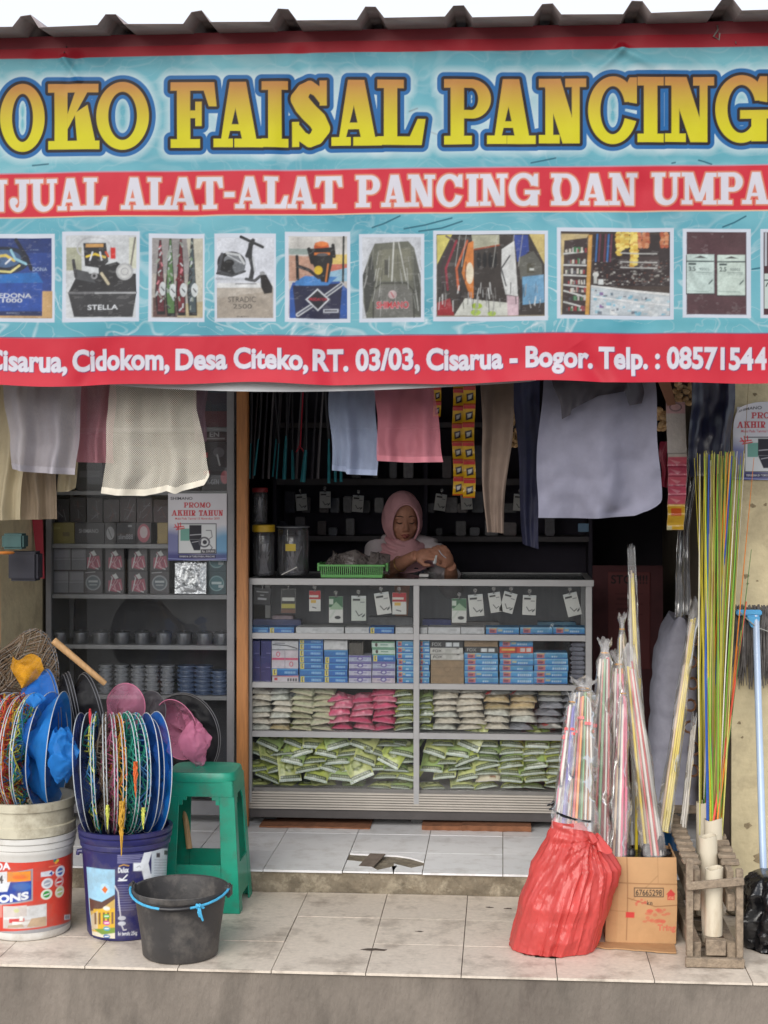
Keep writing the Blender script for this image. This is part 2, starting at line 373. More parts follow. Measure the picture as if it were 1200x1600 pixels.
# ------------------------------------------------------------------ slab serif letters as distance fields, cap height 1
def slab(ch, X, Y, w, bw=1.0):
    s, n, t = 0.25*bw, 0.145*bw, 0.13
    def B(x0, y0, x1, y1):
        dx = np.abs(X-(x0+x1)/2)-(x1-x0)/2; dy = np.abs(Y-(y0+y1)/2)-(y1-y0)/2
        return np.hypot(np.maximum(dx, 0), np.maximum(dy, 0))+np.minimum(np.maximum(dx, dy), 0)
    P = lambda *p: sd_poly(X, Y, p)
    E = lambda cx, cy, rx, ry: sd_ell(X, Y, cx, cy, rx, ry)
    def U(*d):
        r = d[0]
        for k in d[1:]: r = np.minimum(r, k)
        return r
    cut = lambda a, b: np.maximum(a, -b)
    if ch == 'I': return U(B(w/2-s/2, 0, w/2+s/2, 1), B(0, 0, w, t), B(0, 1-t, w, 1))
    if ch == 'L': return U(B(.1, 0, .1+s, 1), B(0, 1-t, .2+s, 1), B(0, 0, w-.06, t), P((w-.3, 0), (w-.06, 0), (w, .40), (w-.12, .40), (w-.24, t)))
    if ch == 'T': return U(B(w/2-s/2, 0, w/2+s/2, 1), B(w/2-s/2-.12, 0, w/2+s/2+.12, t), B(.03, 1-t, w-.03, 1), P((0, .66), (.11, .66), (.2, 1-t), (.2, 1), (.03, 1)), P((w, .66), (w-.11, .66), (w-.2, 1-t), (w-.2, 1), (w-.03, 1)))
    if ch in 'FE':
        r = U(B(.1, 0, .1+s, 1), B(0, 1-t, w-.04, 1), P((w-.26, 1), (w-.04, 1), (w, .63), (w-.12, .63), (w-.2, 1-t)), B(.3, .45, w-.25, .45+t*.9), B(w-.33, .33, w-.23, .70))
        if ch == 'F': return U(r, B(0, 0, .25+s, t))
        return U(r, B(0, 0, w-.06, t), P((w-.3, 0), (w-.06, 0), (w, .38), (w-.12, .38), (w-.24, t)))
    if ch in 'PR':
        r = cut(U(B(.2, .40, w-.3, 1), E(w-.3, .70, .30, .30)), U(B(.1+s, .40+t, w-.3, 1-t), E(w-.3, .70, max(.04, .30-s*.95), .30-t)))
        r = U(r, B(.1, 0, .1+s, 1), B(0, 1-t, .3, 1), B(0, 0, .22+s, t))
        if ch == 'R': r = U(r, P((w*.42, .46), (w*.72, .46), (w-.1, 0), (w-.36, 0)), B(w-.34, 0, w, t))
        return r
    if ch == 'D': return U(cut(U(B(.1, 0, w-.42, 1), E(w-.42, .5, .42, .5)), U(B(.1+s, t, w-.42, 1-t), E(w-.42, .5, .42-s, .5-t))), B(0, 0, .2, t), B(0, 1-t, .2, 1))
    if ch in 'OCG':
        r = cut(E(w/2, .5, w/2, .52), E(w/2, .5, w/2-s*.9, .37))
        if ch == 'O': return r
        r = cut(r, P((w/2+.08, .40), (w+.2, .27), (w+.2, .64), (w/2+.08, .62)))
        r = U(r, P((w-.13, .62), (w-.01, .60), (w-.01, 1.0), (w-.12, 1.0), (w-.2, .82)))
        if ch == 'G': r = U(r, B(w-.25, 0.0, w-.02, .42), B(w-.42, .35, w+.04, .35+t))
        return r
    if ch == 'A': return U(P((.1, 0), (.1+n*.8, 0), (w/2+.04, .93), (w/2-.13, 1)), P((w/2-.13, 1), (w/2+.12, 1), (w-.08, 0), (w-.08-s*1.05, 0)), B(.24, .25, w-.28, .35), B(0, 0, .3, t), B(w-.44, 0, w, t))
    if ch == 'N': return U(B(.1, 0, .1+n, 1), B(w-.1-n, 0, w-.1, 1), P((.05, 1), (.33, 1), (w-.1, 0), (w-.36, 0)), B(0, 0, .2+n, t), B(0, 1-t, .25, 1), B(w-.2-n, 1-t, w, 1))
    if ch == 'M': return U(B(.1, 0, .1+n, 1), B(w-.1-s, 0, w-.1, 1), P((.08, 1), (.36, 1), (w/2+.09, .1), (w/2-.1, .1)), P((w-.33, 1), (w-.1, 1), (w/2+.09, .1), (w/2-.06, .1)), B(0, 0, .2+n, t), B(0, 1-t, .3, 1), B(w-.2-s, 0, w, t), B(w-.3, 1-t, w, 1))
    if ch == 'U':
        rx = w/2-.1
        r = np.maximum(cut(E(w/2, .34, rx, .36), U(E(w/2+(s-n)/2, .34, rx-(s+n)/2, .36-t*1.2))), Y-.34)
        return U(r, B(.1, .33, .1+s, 1), B(w-.1-n, .33, w-.1, 1), B(0, 1-t, .2+s, 1), B(w-.2-n, 1-t, w, 1))
    if ch == 'J':
        rx = (w-.1)/2
        r = np.maximum(cut(E(rx, .3, rx, .32), E(rx-.03, .3, max(.05, rx-s*.85), .32-t)), Y-.3)
        return U(r, B(w-.1-s, .29, w-.1, 1), E(.13, .31, .13, .12), B(w-.22-s, 1-t, w, 1))
    if ch == 'K': return U(B(.1, 0, .1+s, 1), B(0, 1-t, .22+s, 1), B(0, 0, .22+s, t), P((.3, .30), (.3, .52), (w-.34, 1), (w-.12, 1)), P((.42, .55), (.62, .68), (w-.04, 0), (w-.34, 0)), B(w-.42, 0, w, t), B(w-.46, 1-t, w-.02, 1))
    if ch == 'S':
        p = [(w-.13, .72), (w-.2, .84), (w/2, .91), (.22, .85), (.15, .73), (.22, .62), (w/2, .51), (w-.2, .4), (w-.13, .27), (w-.21, .14), (w/2, .08), (.2, .15), (.12, .28)]
        r_ = [.06, .08, .09, .11, .13, .14, .14, .14, .13, .11, .09, .08, .06]; d = None
        for i in range(len(p)-1):
            ax, ay = p[i]; bx, by = p[i+1]; dx, dy = bx-ax, by-ay; tt = np.clip(((X-ax)*dx+(Y-ay)*dy)/(dx*dx+dy*dy), 0, 1)
            q = np.hypot(X-ax-tt*dx, Y-ay-tt*dy)-(r_[i]*(1-tt)+r_[i+1]*tt); d = q if d is None else np.minimum(d, q)
        return U(d, B(w-.16, .62, w-.05, 1.0), B(.04, 0, .15, .38))
    if ch == 'H': return U(B(.1, 0, .1+s, 1), B(w-.1-s, 0, w-.1, 1), B(.2, .44, w-.2, .44+t), B(0, 0, .2+s, t), B(0, 1-t, .2+s, 1), B(w-.2-s, 0, w, t), B(w-.2-s, 1-t, w, 1))
    return B(0, .36, w, .52)
def slab_text(cv, items, layers, bw=1.0):
    """items: (char, xa, xb, ytop, ybase) in photo pixels; layers: (offset in cap heights, colour, soft, alpha) painted in turn over ALL letters"""
    for (off, col, soft, al) in layers:
        for (ch, xa, xb, yt, yb) in items:
            A = cv.M(xa, yb); B_ = cv.M(xb, yb); C = cv.M((xa+xb)/2, yt); h = C[1]-A[1]; wd = (B_[0]-A[0])/h; sl = (B_[1]-A[1])/(B_[0]-A[0])
            m = (abs(off)+0.05)*h+(soft or 0)*h
            f = lambda X, Z: slab(ch, (X-A[0])/h, (Z-A[1]-(X-A[0])*sl)/h, wd, bw)*h
            cc = col if not callable(col) else (lambda X, Z: col((Z-A[1]-(X-A[0])*sl)/h))
            cv.sd(f, (A[0]-m, min(A[1], B_[1])-m, B_[0]+m, C[1]+m+0.02*h), cc, off*h, al, (soft*h if soft else None))
# ================================================================== SETTING
YF, YS, YC = 4.82, 5.73, 6.45            # porch edge, step edge, front of counter and cabinet
FL = 0.084                               # shop floor above the porch
XL, XR = -1.966, 0.843                   # inner faces of the side walls
PR = 'print'
M_print = mat('printed_vinyl', (1, 1, 1), 0.5, var=0.06, scale=5, attr=PR, spec=0.18)
M_paper = mat('printed_paper', (1, 1, 1), 0.5, var=0.05, scale=9, attr=PR, spec=0.3)
M_label = mat('printed_label', (1, 1, 1), 0.35, var=0.10, scale=25, attr=PR, spec=0.5, dirt=c(120, 110, 100), dirtamt=0.35, dirtscale=9)
M_conc = mat('worn_concrete', c(122, 113, 104), 0.9, var=0.35, scale=9, bump=0.6, bscale=70, dirt=c(82, 74, 68), dirtamt=0.8, dirtscale=4.5, stretch=(1, 1, .4))
M_riser = mat('broken_step_edge', c(120, 110, 94), 0.95, var=0.35, scale=18, bump=1.0, bscale=38, dirt=c(168, 158, 138), dirtamt=0.8, dirtscale=13)
M_tileP = mat('porch_tile', c(184, 172, 158), 0.45, var=0.13, scale=55, dirt=c(112, 98, 86), dirtamt=0.62, dirtscale=7, attr=PR, bump=0.04, bscale=300)
M_tileS = mat('shop_tile', c(205, 205, 206), 0.28, var=0.07, scale=4, dirt=c(160, 152, 146), dirtamt=0.4, dirtscale=11, attr=PR)
M_grout = mat('grout', c(92, 84, 76), 0.95, var=0.3, scale=30)
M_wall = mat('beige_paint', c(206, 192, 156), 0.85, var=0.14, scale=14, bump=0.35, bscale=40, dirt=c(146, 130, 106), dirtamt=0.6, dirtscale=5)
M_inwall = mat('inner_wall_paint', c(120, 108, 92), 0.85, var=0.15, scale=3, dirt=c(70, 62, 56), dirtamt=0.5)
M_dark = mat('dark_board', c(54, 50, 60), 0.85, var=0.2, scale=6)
M_alu = mat('aluminium', c(158, 158, 160), 0.42, metal=0.35, var=0.08, scale=20, stretch=(0.3, 1, 1))
M_aluD = mat('aged_aluminium', c(128, 128, 132), 0.5, metal=0.3, var=0.12, scale=12)
M_post = mat('varnished_post', c(168, 112, 62), 0.5, var=0.22, scale=22, stretch=(6, 6, 0.5), dirt=c(110, 68, 40), dirtamt=0.6, dirtscale=4)
M_asph = mat('road_concrete', c(124, 120, 114), 0.9, var=0.25, scale=8, bump=0.4, bscale=90)
M_roof = mat('brown_metal_sheet', c(150, 138, 138), 0.5, var=0.2, scale=6, dirt=c(96, 84, 84), dirtamt=0.6)
M_fascia = mat('maroon_board', c(146, 52, 62), 0.55, var=0.12, scale=8, dirt=c(120, 44, 52), dirtamt=0.5)
M_black = mat('black_plastic', c(28, 27, 30), 0.4, var=0.2, scale=10)
M_glass = glass('clear_glass', (0.97, 0.98, 0.98), 0.7, 0.01, 0.008)
M_film = glass('clear_film', (0.97, 0.97, 0.97), 0.6, 0.18, 0.17, (0.8, 0.78, 0.78))

# street and its far surroundings, porch, step
g = MB(); g.poly([(-400, -400, -0.42), (400, -400, -0.42), (400, 400, -0.42), (-400, 400, -0.42)]); structure('ground', g, M_asph)
b = MB(); b.box(-3.2, YF+0.004, -0.42, 2.4, 9.0, -0.006); structure('porch', b, M_conc, bevel=0.006)
b = MB()
def riser(u, v):
    X = -2.9+5.0*u; Z = -0.005+(FL-0.004)*v
    return (X, YS+0.006+0.012*(vnoise(np.array([X*9.0]), np.array([v*2.0]), 5)[0]-0.5)+0.006*math.sin(X*31+v*3), Z)
b.grid(180, 6, riser); b.poly([(-2.9, YS+0.01, FL-0.006), (2.1, YS+0.01, FL-0.006), (2.1, 8.8, FL-0.006), (-2.9, 8.8, FL-0.006)])
structure('step', b, M_riser)
def tiles(name, xj, x0, x1, rows, z, m, base, seed, hole=None):
    """single floor tiles laid with open joints; each has a tone of its own"""
    rs = random.Random(seed); mb = MB(); cols = []
    xs = [xj+0.3*k for k in range(-12, 12)]
    for (ya, yb) in rows:
        for k in range(len(xs)-1):
            a, e = max(xs[k], x0), min(xs[k+1], x1)
            if e-a < 0.02: continue
            gp = 0.0015; t = rs.uniform(0.93, 1.05); q = 0.0009*rs.uniform(-1, 1)
            pts = [(a+gp, ya+gp), (e-gp, ya+gp), (e-gp, yb-gp), (a+gp, yb-gp)]
            if hole and hole(a, e, ya, yb): 
                for poly in hole(a, e, ya, yb): mb.prism([(p[0], p[1], z-0.006) for p in poly], (0, 0, 0.006)); cols.append((len(mb.v), t))
                continue
            mb.prism([(p[0], p[1], z-0.008) for p in pts], (0, 0, 0.008+q)); cols.append((len(mb.v), t))
    o = mb.build(name, m, None, bevel=0.0); o['kind'] = 'structure'
    ca = o.data.color_attributes.new(PR, 'FLOAT_COLOR', 'POINT'); k = 0
    for i, v in enumerate(o.data.vertices):
        while i >= cols[k][0]: k += 1
        t = cols[k][1]; ca.data[i].color = (base[0]*t, base[1]*t, base[2]*t, 1)
    return o
XJ = xat(424, YF)
tiles('porch_tiles', XJ, -3.1, 2.3, [(YF-0.006, YF+0.3), (YF+0.3, YF+0.6), (YF+0.6, YS+0.004)], 0.0, M_tileP, c(208, 196, 182), 3)
XJ2 = xat(411, YS)
def hole(a, e, ya, yb):
    # the tile in front of the counter that broke: shards left round a patch of mortar
    xa, xe = xat(536, YS), xat(660, YS)
    if abs(a-xa) > 0.02 or ya > YS+0.01: return None
    return [[(a+.002, ya+.002), (a+.10, ya+.002), (a+.13, ya+.03), (a+.06, ya+.15), (a+.002, ya+.17)],
            [(a+.104, ya+.002), (e-.11, ya+.002), (e-.12, ya+.09), (a+.20, ya+.10), (a+.135, ya+.034)],
            [(e-.106, ya+.002), (e-.002, ya+.002), (e-.002, ya+.11), (e-.045, ya+.07), (e-.115, ya+.13)],
            [(a+.002, yb-.03), (a+.09, yb-.04), (a+.19, yb-.05), (e-.06, yb-.075), (e-.002, yb-.135), (e-.002, yb-.002), (a+.002, yb-.002)]]
tiles('floor', XJ2, -2.8, 2.0, [(YS-0.004, YS+0.3), (YS+0.3, YS+0.6), (YS+0.6, YS+0.9), (YS+.9, YS+1.2), (YS+1.2, YS+1.5), (YS+1.5, YS+1.8), (YS+1.8, YS+2.1), (YS+2.1, YS+2.4), (YS+2.4, YS+2.7)], FL, M_tileS, c(226, 226, 228), 4, hole)
# scrap of cardboard lying in the broken tile
b = MB(); b.prism([(at(562, 1340, 5.86).x, 5.81, FL-0.004), (at(585, 1342, 5.84).x, 5.80, FL-0.003), (at(602, 1325, 5.95).x, 5.955, FL+0.008), (at(578, 1322, 5.95).x, 5.96, FL+0.008)], (0, 0, 0.004))
one('cardboard_scrap', b, mat('wet_cardboard', c(110, 98, 88), 0.9, var=0.3, scale=30), 'torn grey brown scrap lying in the broken white floor tile', 'cardboard')

# building
bld = thing('shop_building', 'small single storey shop with beige plaster walls and a brown ribbed metal roof', 'shop', (-0.5, 7.0, 0))
def wallbox(x0, y0, z0, x1, y1, z1, m=M_wall, name='wall'):
    b = MB(); b.box(x0, y0, z0, x1, y1, z1); return b.build(name, m, bld)
wallbox(XR, 5.752, -0.003, 2.1, 6.05, 2.98)              # front pier on the right
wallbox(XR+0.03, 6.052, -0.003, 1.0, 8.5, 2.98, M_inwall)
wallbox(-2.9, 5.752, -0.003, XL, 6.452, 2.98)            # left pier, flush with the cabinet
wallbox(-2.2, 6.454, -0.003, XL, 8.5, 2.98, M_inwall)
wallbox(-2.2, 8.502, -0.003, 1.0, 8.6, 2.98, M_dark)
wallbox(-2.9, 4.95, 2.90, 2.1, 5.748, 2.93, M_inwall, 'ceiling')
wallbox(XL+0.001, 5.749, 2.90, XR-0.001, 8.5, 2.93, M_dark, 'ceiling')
wallbox(-2.95, 4.862, 2.865, 2.15, 4.885, 2.984, M_fascia, 'fascia_board')
# dark timber jamb beside the right pier
b = MB(); b.box(XR-0.05, 5.765, FL, XR-0.002, 5.83, 2.5); b.build('door_frame', mat('dark_jamb', c(58, 44, 38), 0.7, var=0.3, scale=20, stretch=(6, 6, .6)), bld, bevel=0.003)
# ribbed roof sheet, seen from below at its front edge
rp = [xat(p, 4.70) for p in (40, 177, 312, 446, 580, 722, 860, 997, 1137)]
pitch = (rp[-1]-rp[0])/8; ribs = [rp[0]+pitch*k for k in range(-5, 14)]
prof = []
for i, x in enumerate(ribs): prof += [(x-0.042, 0), (x-0.016, 0.036), (x+0.016, 0.036), (x+0.042, 0)]
b = MB(); rr = random.Random(5)
jit = [rr.uniform(-0.003, 0.003) for _ in prof]
ys = [4.70, 4.88, 6.0, 8.7]
vs = []; 
for Y in ys:
    for (p, j) in zip(prof, jit): vs.append((p[0], Y, 2.968+(Y-4.70)*0.085+p[1]+j*(1 if Y < 4.8 else 0)))
n = len(prof); b.add(vs, [(k*n+i, k*n+i+1, (k+1)*n+i+1, (k+1)*n+i) for k in range(len(ys)-1) for i in range(n-1)], False)
b.build('roof_sheet', M_roof, bld, solid=0.0016)
b = MB(); hk = at(690, 66, 4.858); b.tube([hk, hk+Vector((0, -0.02, 0)), hk+Vector((0.006, -0.026, -0.012)), hk+Vector((0, -0.02, -0.022))], 0.002, 6)
hk = at(1117, 55, 4.858); b.tube([hk+Vector((0.008, 0, 0.03)), hk+Vector((0.006, -0.022, 0.01)), hk+Vector((-0.008, -0.026, -0.012)), hk+Vector((0.01, -0.02, -0.02)), hk+Vector((0.012, -0.02, 0.0))], 0.0028, 6)
b.build('hook', mat('wire', c(150, 140, 135), 0.5, metal=0.5), bld)

# peeled paint and scrawls on the right pier
b = MB()
def flake(px, py, r, sd_):
    rs = random.Random(sd_); o = at(px, py, 5.7505); n = 11
    b.poly([(o.x+math.cos(i*2*math.pi/n)*r*rs.uniform(.4, 1.2), 5.7505, o.z+math.sin(i*2*math.pi/n)*r*rs.uniform(.3, .9)) for i in range(n)])
for px, py, r in ((1180, 616, .011), (1165, 900, .014), (1183, 908, .006), (1168, 912, .007), (1176, 790, .012), (1196, 788, .009), (1150, 815, .004), (1155, 1130, .009), (1160, 1152, .006), (1168, 1290, .02), (1185, 1340, .03), (1150, 1350, .02), (1172, 640, .005)): flake(px, py, r, px)
b.build('peeled_patch', mat('bare_plaster', c(150, 134, 106), 0.95, var=0.4, scale=60), bld)

# ================================================================== BANNER
YB = 4.835
BX0, BX1 = xat(-240, YB), xat(1340, YB)
BZ0, BZ1 = 1.857, 2.938
MB_ = lambda x, y: (lambda p: (p.x, p.z))(at(x, y, YB))
cv = Cv(BX0, BZ0, BX1, BZ1, 0.0022, c(152, 200, 212), MB_)
# printed sea water: pale caustic threads and darker teal swells
X, Z = cv.X, cv.Z
n1 = fbm(X*3.2, Z*6.5, 11, 5); wx = X*9+3*fbm(X*4, Z*4, 3, 3); wz = Z*15+3*fbm(X*4+9, Z*4, 4, 3)
r1 = 1-np.abs(2*fbm(wx, wz, 21, 2)-1); r2 = 1-np.abs(2*fbm(wx*2.1, wz*2.1, 31, 2)-1)
th = np.clip((r1-0.90)/0.10, 0, 1)*0.6+np.clip((r2-0.92)/0.08, 0, 1)*0.4
sea = np.array(c(66, 156, 180))*(1-n1[..., None])+np.array(c(142, 206, 218))*n1[..., None]
dk = np.clip((0.40-fbm(X*2.1+5, Z*5+2, 41, 4))*6, 0, 1)*0.45
sea = sea*(1-dk[..., None])+np.array(c(50, 140, 164))*dk[..., None]
low = np.clip((2.47-Z)/0.3, 0.25, 1)                      # the threads are densest in the lower half of the print
sea = sea*(1-(th*low)[..., None])+np.array(c(214, 230, 238))*(th*low)[..., None]
cv.a[:] = sea
for (xs_, y_, k) in ((1080, 505, 1), (160, 508, 1), (600, 250, .6), (1090, 245, .6)):
    cv.ell(xs_, y_, 120, 12, c(66, 164, 180), 0.35*k, soft=0.05)
# shoals of little dark fish, as the strokes the print shows
for p in ([(582, 356), (600, 350), (625, 338)], [(632, 358), (665, 352), (706, 341)], [(655, 362), (690, 357), (722, 346)], [(1130, 354), (1148, 347), (1166, 337)], [(830, 255), (850, 251), (868, 247)], [(1092, 250), (1100, 252), (1112, 256)], [(1176, 420), (1188, 418)], [(50, 258), (75, 256)], [(1050, 255), (1055, 254)], [(672, 206), (682, 210)], [(640, 175), (652, 170)]):
    cv.line(p, 2.6, c(30, 96, 116), 0.85)
# red border on top and the two red bands
lt = lambda ya, yb: (lambda x: ya+(yb-ya)*x/1200.0)
def band(fa, fb, col): cv.poly([(-260, fa(-260)), (600, fa(600)), (1360, fa(1360)), (1360, fb(1360)), (600, fb(600)), (-260, fb(-260))], col)
RED = c(216, 46, 66)
band(lt(60, 40), lt(92, 72), c(178, 30, 48))
band(lt(271, 257), lt(340, 328), RED); band(lt(270, 256), lt(272, 258), c(190, 150, 170)); band(lt(339, 327), lt(341, 329), c(232, 190, 160))
band(lt(528, 520), lt(620, 618), RED); band(lt(526.5, 518.5), lt(528, 520), c(150, 60, 110))
# headline
yt, yb = lt(132, 118), lt(235, 220)
HL = [('T', -95, -12), ('O', -1, 69), ('K', 75, 156), ('O', 151, 233), ('F', 267, 339), ('A', 334, 411), ('I', 409, 450), ('S', 452, 516), ('A', 518, 597), ('L', 590, 665), ('P', 694, 767), ('A', 761, 837), ('N', 842, 916), ('C', 919, 996), ('I', 996, 1037), ('N', 1039, 1116), ('G', 1118, 1200)]
HL = [(ch, a, e, yt((a+e)/2), yb((a+e)/2)) for ch, a, e in HL]
def gold(v):
    v = np.clip(v, 0, 1)[..., None]; return np.array(c(222, 214, 30))*(1-v)+np.array(c(198, 140, 72))*v
def gold2(v):
    k = np.clip((v-0.2)/0.75, 0, 1)**1.25; return gold(k)
slab_text(cv, HL, [(0.16, c(226, 238, 244), 0.14, 0.65), (0.108, c(30, 106, 172), None, 1), (0.048, c(34, 26, 34), None, 1), (0.0, gold2, None, 1)], 0.82)
# slogan
y1, y2 = lt(280, 268), lt(330, 318)
SLG = 'MENJUAL ALAT-ALAT PANCING DAN UMPAN'.replace(' ', '')
SX = [(-125, -75), (-70, -38), (-33, 10), (14, 45), (46, 89), (90, 132), (132, 169), (190, 231), (231, 268), (263, 309), (307, 349), (351, 367), (368, 413), (413, 450), (449, 493), (492, 535), (556, 594), (596, 638), (638, 680), (682, 723), (729, 748), (750, 793), (795, 841), (861, 905), (906, 951), (952, 996), (1018, 1063), (1065, 1120), (1122, 1161), (1160, 1204), (1206, 1250)]
it = [(ch, a, e, y1((a+e)/2), y2((a+e)/2)) for ch, (a, e) in zip(SLG, SX)]
slab_text(cv, it, [(0.05, c(226, 150, 120), None, .8), (0.0, c(226, 224, 236), None, 1)], 0.92)
# address line
ya, yb2 = lt(546, 541), lt(578, 574)
for s_, a, e in (('Cisarua,', -22, 105), ('Cidokom,', 113, 266), ('Desa Citeko,', 275, 481), ('RT. 03/03,', 488, 656), ('Cisarua - Bogor.', 666, 926), ('Telp. : 0857154', 935, 1178)):
    for off, col in ((1.2, c(120, 60, 110)), (0, c(228, 226, 238))):
        cv.text(s_, a+off, e+off, ya(a)+off, yb2(a)+off, col, bold=0.038, ytop2=ya(e)+off, ybase2=yb2(e)+off)
cv.text('4', 1180, 1199, ya(1190), yb2(1190), c(228, 226, 238), bold=0.03)
# ---- the ten printed photographs
W_ = c(214, 222, 236)
def frame(o, i, col):
    cv.M = MB_; cv.rect(o[0], o[1], o[2], o[3], W_); cv.rect(i[0], i[1], i[2], i[3], col)
def zoom(x0, y0, k): cv.M = lambda x, y: MB_(x0+k*x, y0+k*y)
BK = c(26, 26, 30); GR = c(120, 122, 128); WH = c(220, 224, 230)
# 1 blue reel boxes
frame((-62, 365, 85, 503), (-52, 372, 80, 497), c(40, 70, 140)); zoom(0, 340, .26667)
cv.rect(-200, 120, 298, 205, c(30, 54, 116)); cv.rect(-200, 208, 298, 430, c(36, 66, 140)); cv.rect(-200, 430, 305, 588, c(196, 160, 110))
cv.poly([(-200, 340), (215, 320), (250, 380), (-200, 390)], c(30, 104, 180)); cv.rect(-200, 384, 246, 572, c(32, 74, 158)); cv.rect(-200, 548, 246, 576, c(30, 44, 90))
cv.ell(20, 250, 150, 80, c(30, 40, 60)); cv.ell(10, 240, 110, 52, c(70, 100, 140)); cv.line([(-60, 230), (30, 220), (80, 250)], 16, c(214, 190, 90)); cv.line([(-40, 310), (60, 318), (110, 280)], 12, c(220, 210, 140)); cv.line([(60, 190), (85, 240), (150, 270)], 14, c(150, 200, 220)); cv.line([(90, 130), (140, 210), (180, 300)], 22, c(22, 28, 48))
cv.line([(30, 268), (60, 240)], 10, WH); cv.line([(-20, 290), (40, 300)], 9, c(30, 30, 40))
cv.text('SEDONA', -32, 183, 444, 470, WH, .01); cv.text('1000', 14, 130, 474, 497, WH, .01); cv.text('DONA', 188, 272, 290, 312, c(170, 190, 220)); cv.text('SHIMANO', 170, 222, 184, 190, c(150, 170, 205)); cv.text('SHIMANO', 40, 115, 556, 563, c(170, 180, 205))
# 2 black reel box
frame((97, 362, 219, 503), (103, 368, 214, 497), c(206, 210, 214)); zoom(0, 340, .26667)
cv.rect(388, 175, 480, 310, c(170, 172, 150)); cv.rect(760, 118, 802, 300, c(214, 216, 196)); cv.line([(795, 120), (770, 290)], 10, c(120, 116, 110))
cv.poly([(400, 440), (455, 330), (800, 330), (805, 440)], c(44, 44, 48)); cv.poly([(398, 440), (806, 440), (784, 586), (434, 582)], c(56, 56, 60)); cv.poly([(398, 436), (806, 436), (806, 448), (398, 448)], c(110, 110, 114)); cv.rect(560, 440, 804, 448, c(170, 172, 176))
cv.ell(555, 180, 100, 62, c(190, 192, 196), ring=10); cv.poly([(490, 150), (625, 150), (640, 260), (600, 300), (500, 285)], c(40, 40, 44)); cv.rect(505, 155, 610, 175, c(196, 150, 90)); cv.line([(510, 230), (560, 215), (620, 235)], 12, c(220, 190, 60)); cv.line([(530, 250), (545, 205)], 9, WH); cv.line([(600, 250), (590, 205)], 9, WH); cv.rect(652, 178, 682, 244, c(214, 44, 40)); cv.line([(625, 205), (640, 230)], 12, c(214, 80, 40))
cv.poly([(440, 300), (520, 320), (565, 385), (440, 360)], c(80, 82, 86)); cv.line([(430, 252), (445, 345)], 20, c(60, 60, 64)); cv.ell(556, 343, 20, 20, c(150, 150, 154)); cv.ell(556, 343, 9, 9, BK); cv.poly([(580, 290), (690, 260), (800, 340), (690, 380), (590, 390)], c(36, 36, 40)); cv.line([(600, 330), (640, 390)], 16, c(196, 186, 160)); cv.ell(735, 318, 50, 50, c(176, 178, 180)); cv.ell(735, 318, 38, 38, c(204, 206, 206)); cv.ell(735, 318, 20, 20, c(160, 160, 164), ring=5)
cv.text('STELLA', 516, 698, 513, 541, WH, .012)
# 3 four patterned rod sleeves
frame((233, 365, 319, 503), (238, 372, 316, 497), c(176, 170, 164)); zoom(0, 340, .26667)
cv.rect(895, 122, 1186, 330, c(150, 146, 146)); cv.poly([(1090, 120), (1186, 120), (1186, 580), (1140, 580)], c(196, 192, 176)); cv.rect(900, 470, 1080, 584, c(96, 70, 66)); cv.poly([(1040, 510), (1186, 490), (1186, 584), (1040, 584)], c(190, 176, 140))
rs = random.Random(2)
for k, (x, top, bot, cc) in enumerate(((938, 130, 570, c(96, 34, 46)), (996, 122, 580, c(84, 120, 72)), (1055, 124, 575, c(110, 34, 44)), (1120, 118, 575, c(70, 84, 90)))):
    cv.poly([(x-5, top), (x+8, top), (x+30, bot-120), (x+34, bot), (x-14, bot), (x-26, bot-140), (x-14, top+140)], BK); cv.poly([(x-3, top+6), (x+6, top+6), (x+24, bot-130), (x+26, bot-20), (x-8, bot-20), (x-18, bot-140)], cc)
    for q in range(26):
        t = rs.random(); yy = top+20+t*(bot-top-60); wq = 6+t*20; xx = x+rs.uniform(-wq, wq)*.8
        cv.line([(xx, yy), (xx+rs.uniform(-14, 14), yy+rs.uniform(8, 22))], rs.uniform(6, 11), rs.choice([c(190, 196, 200), c(40, 40, 44), cc, c(150, 160, 150), c(200, 120, 130) if k in (0, 2) else c(120, 150, 110)]))
    cv.ell(x+18, bot-152, 20, 40, c(206, 212, 214)); cv.line([(x+10, bot-160), (x+26, bot-140)], 7, c(60, 60, 66))
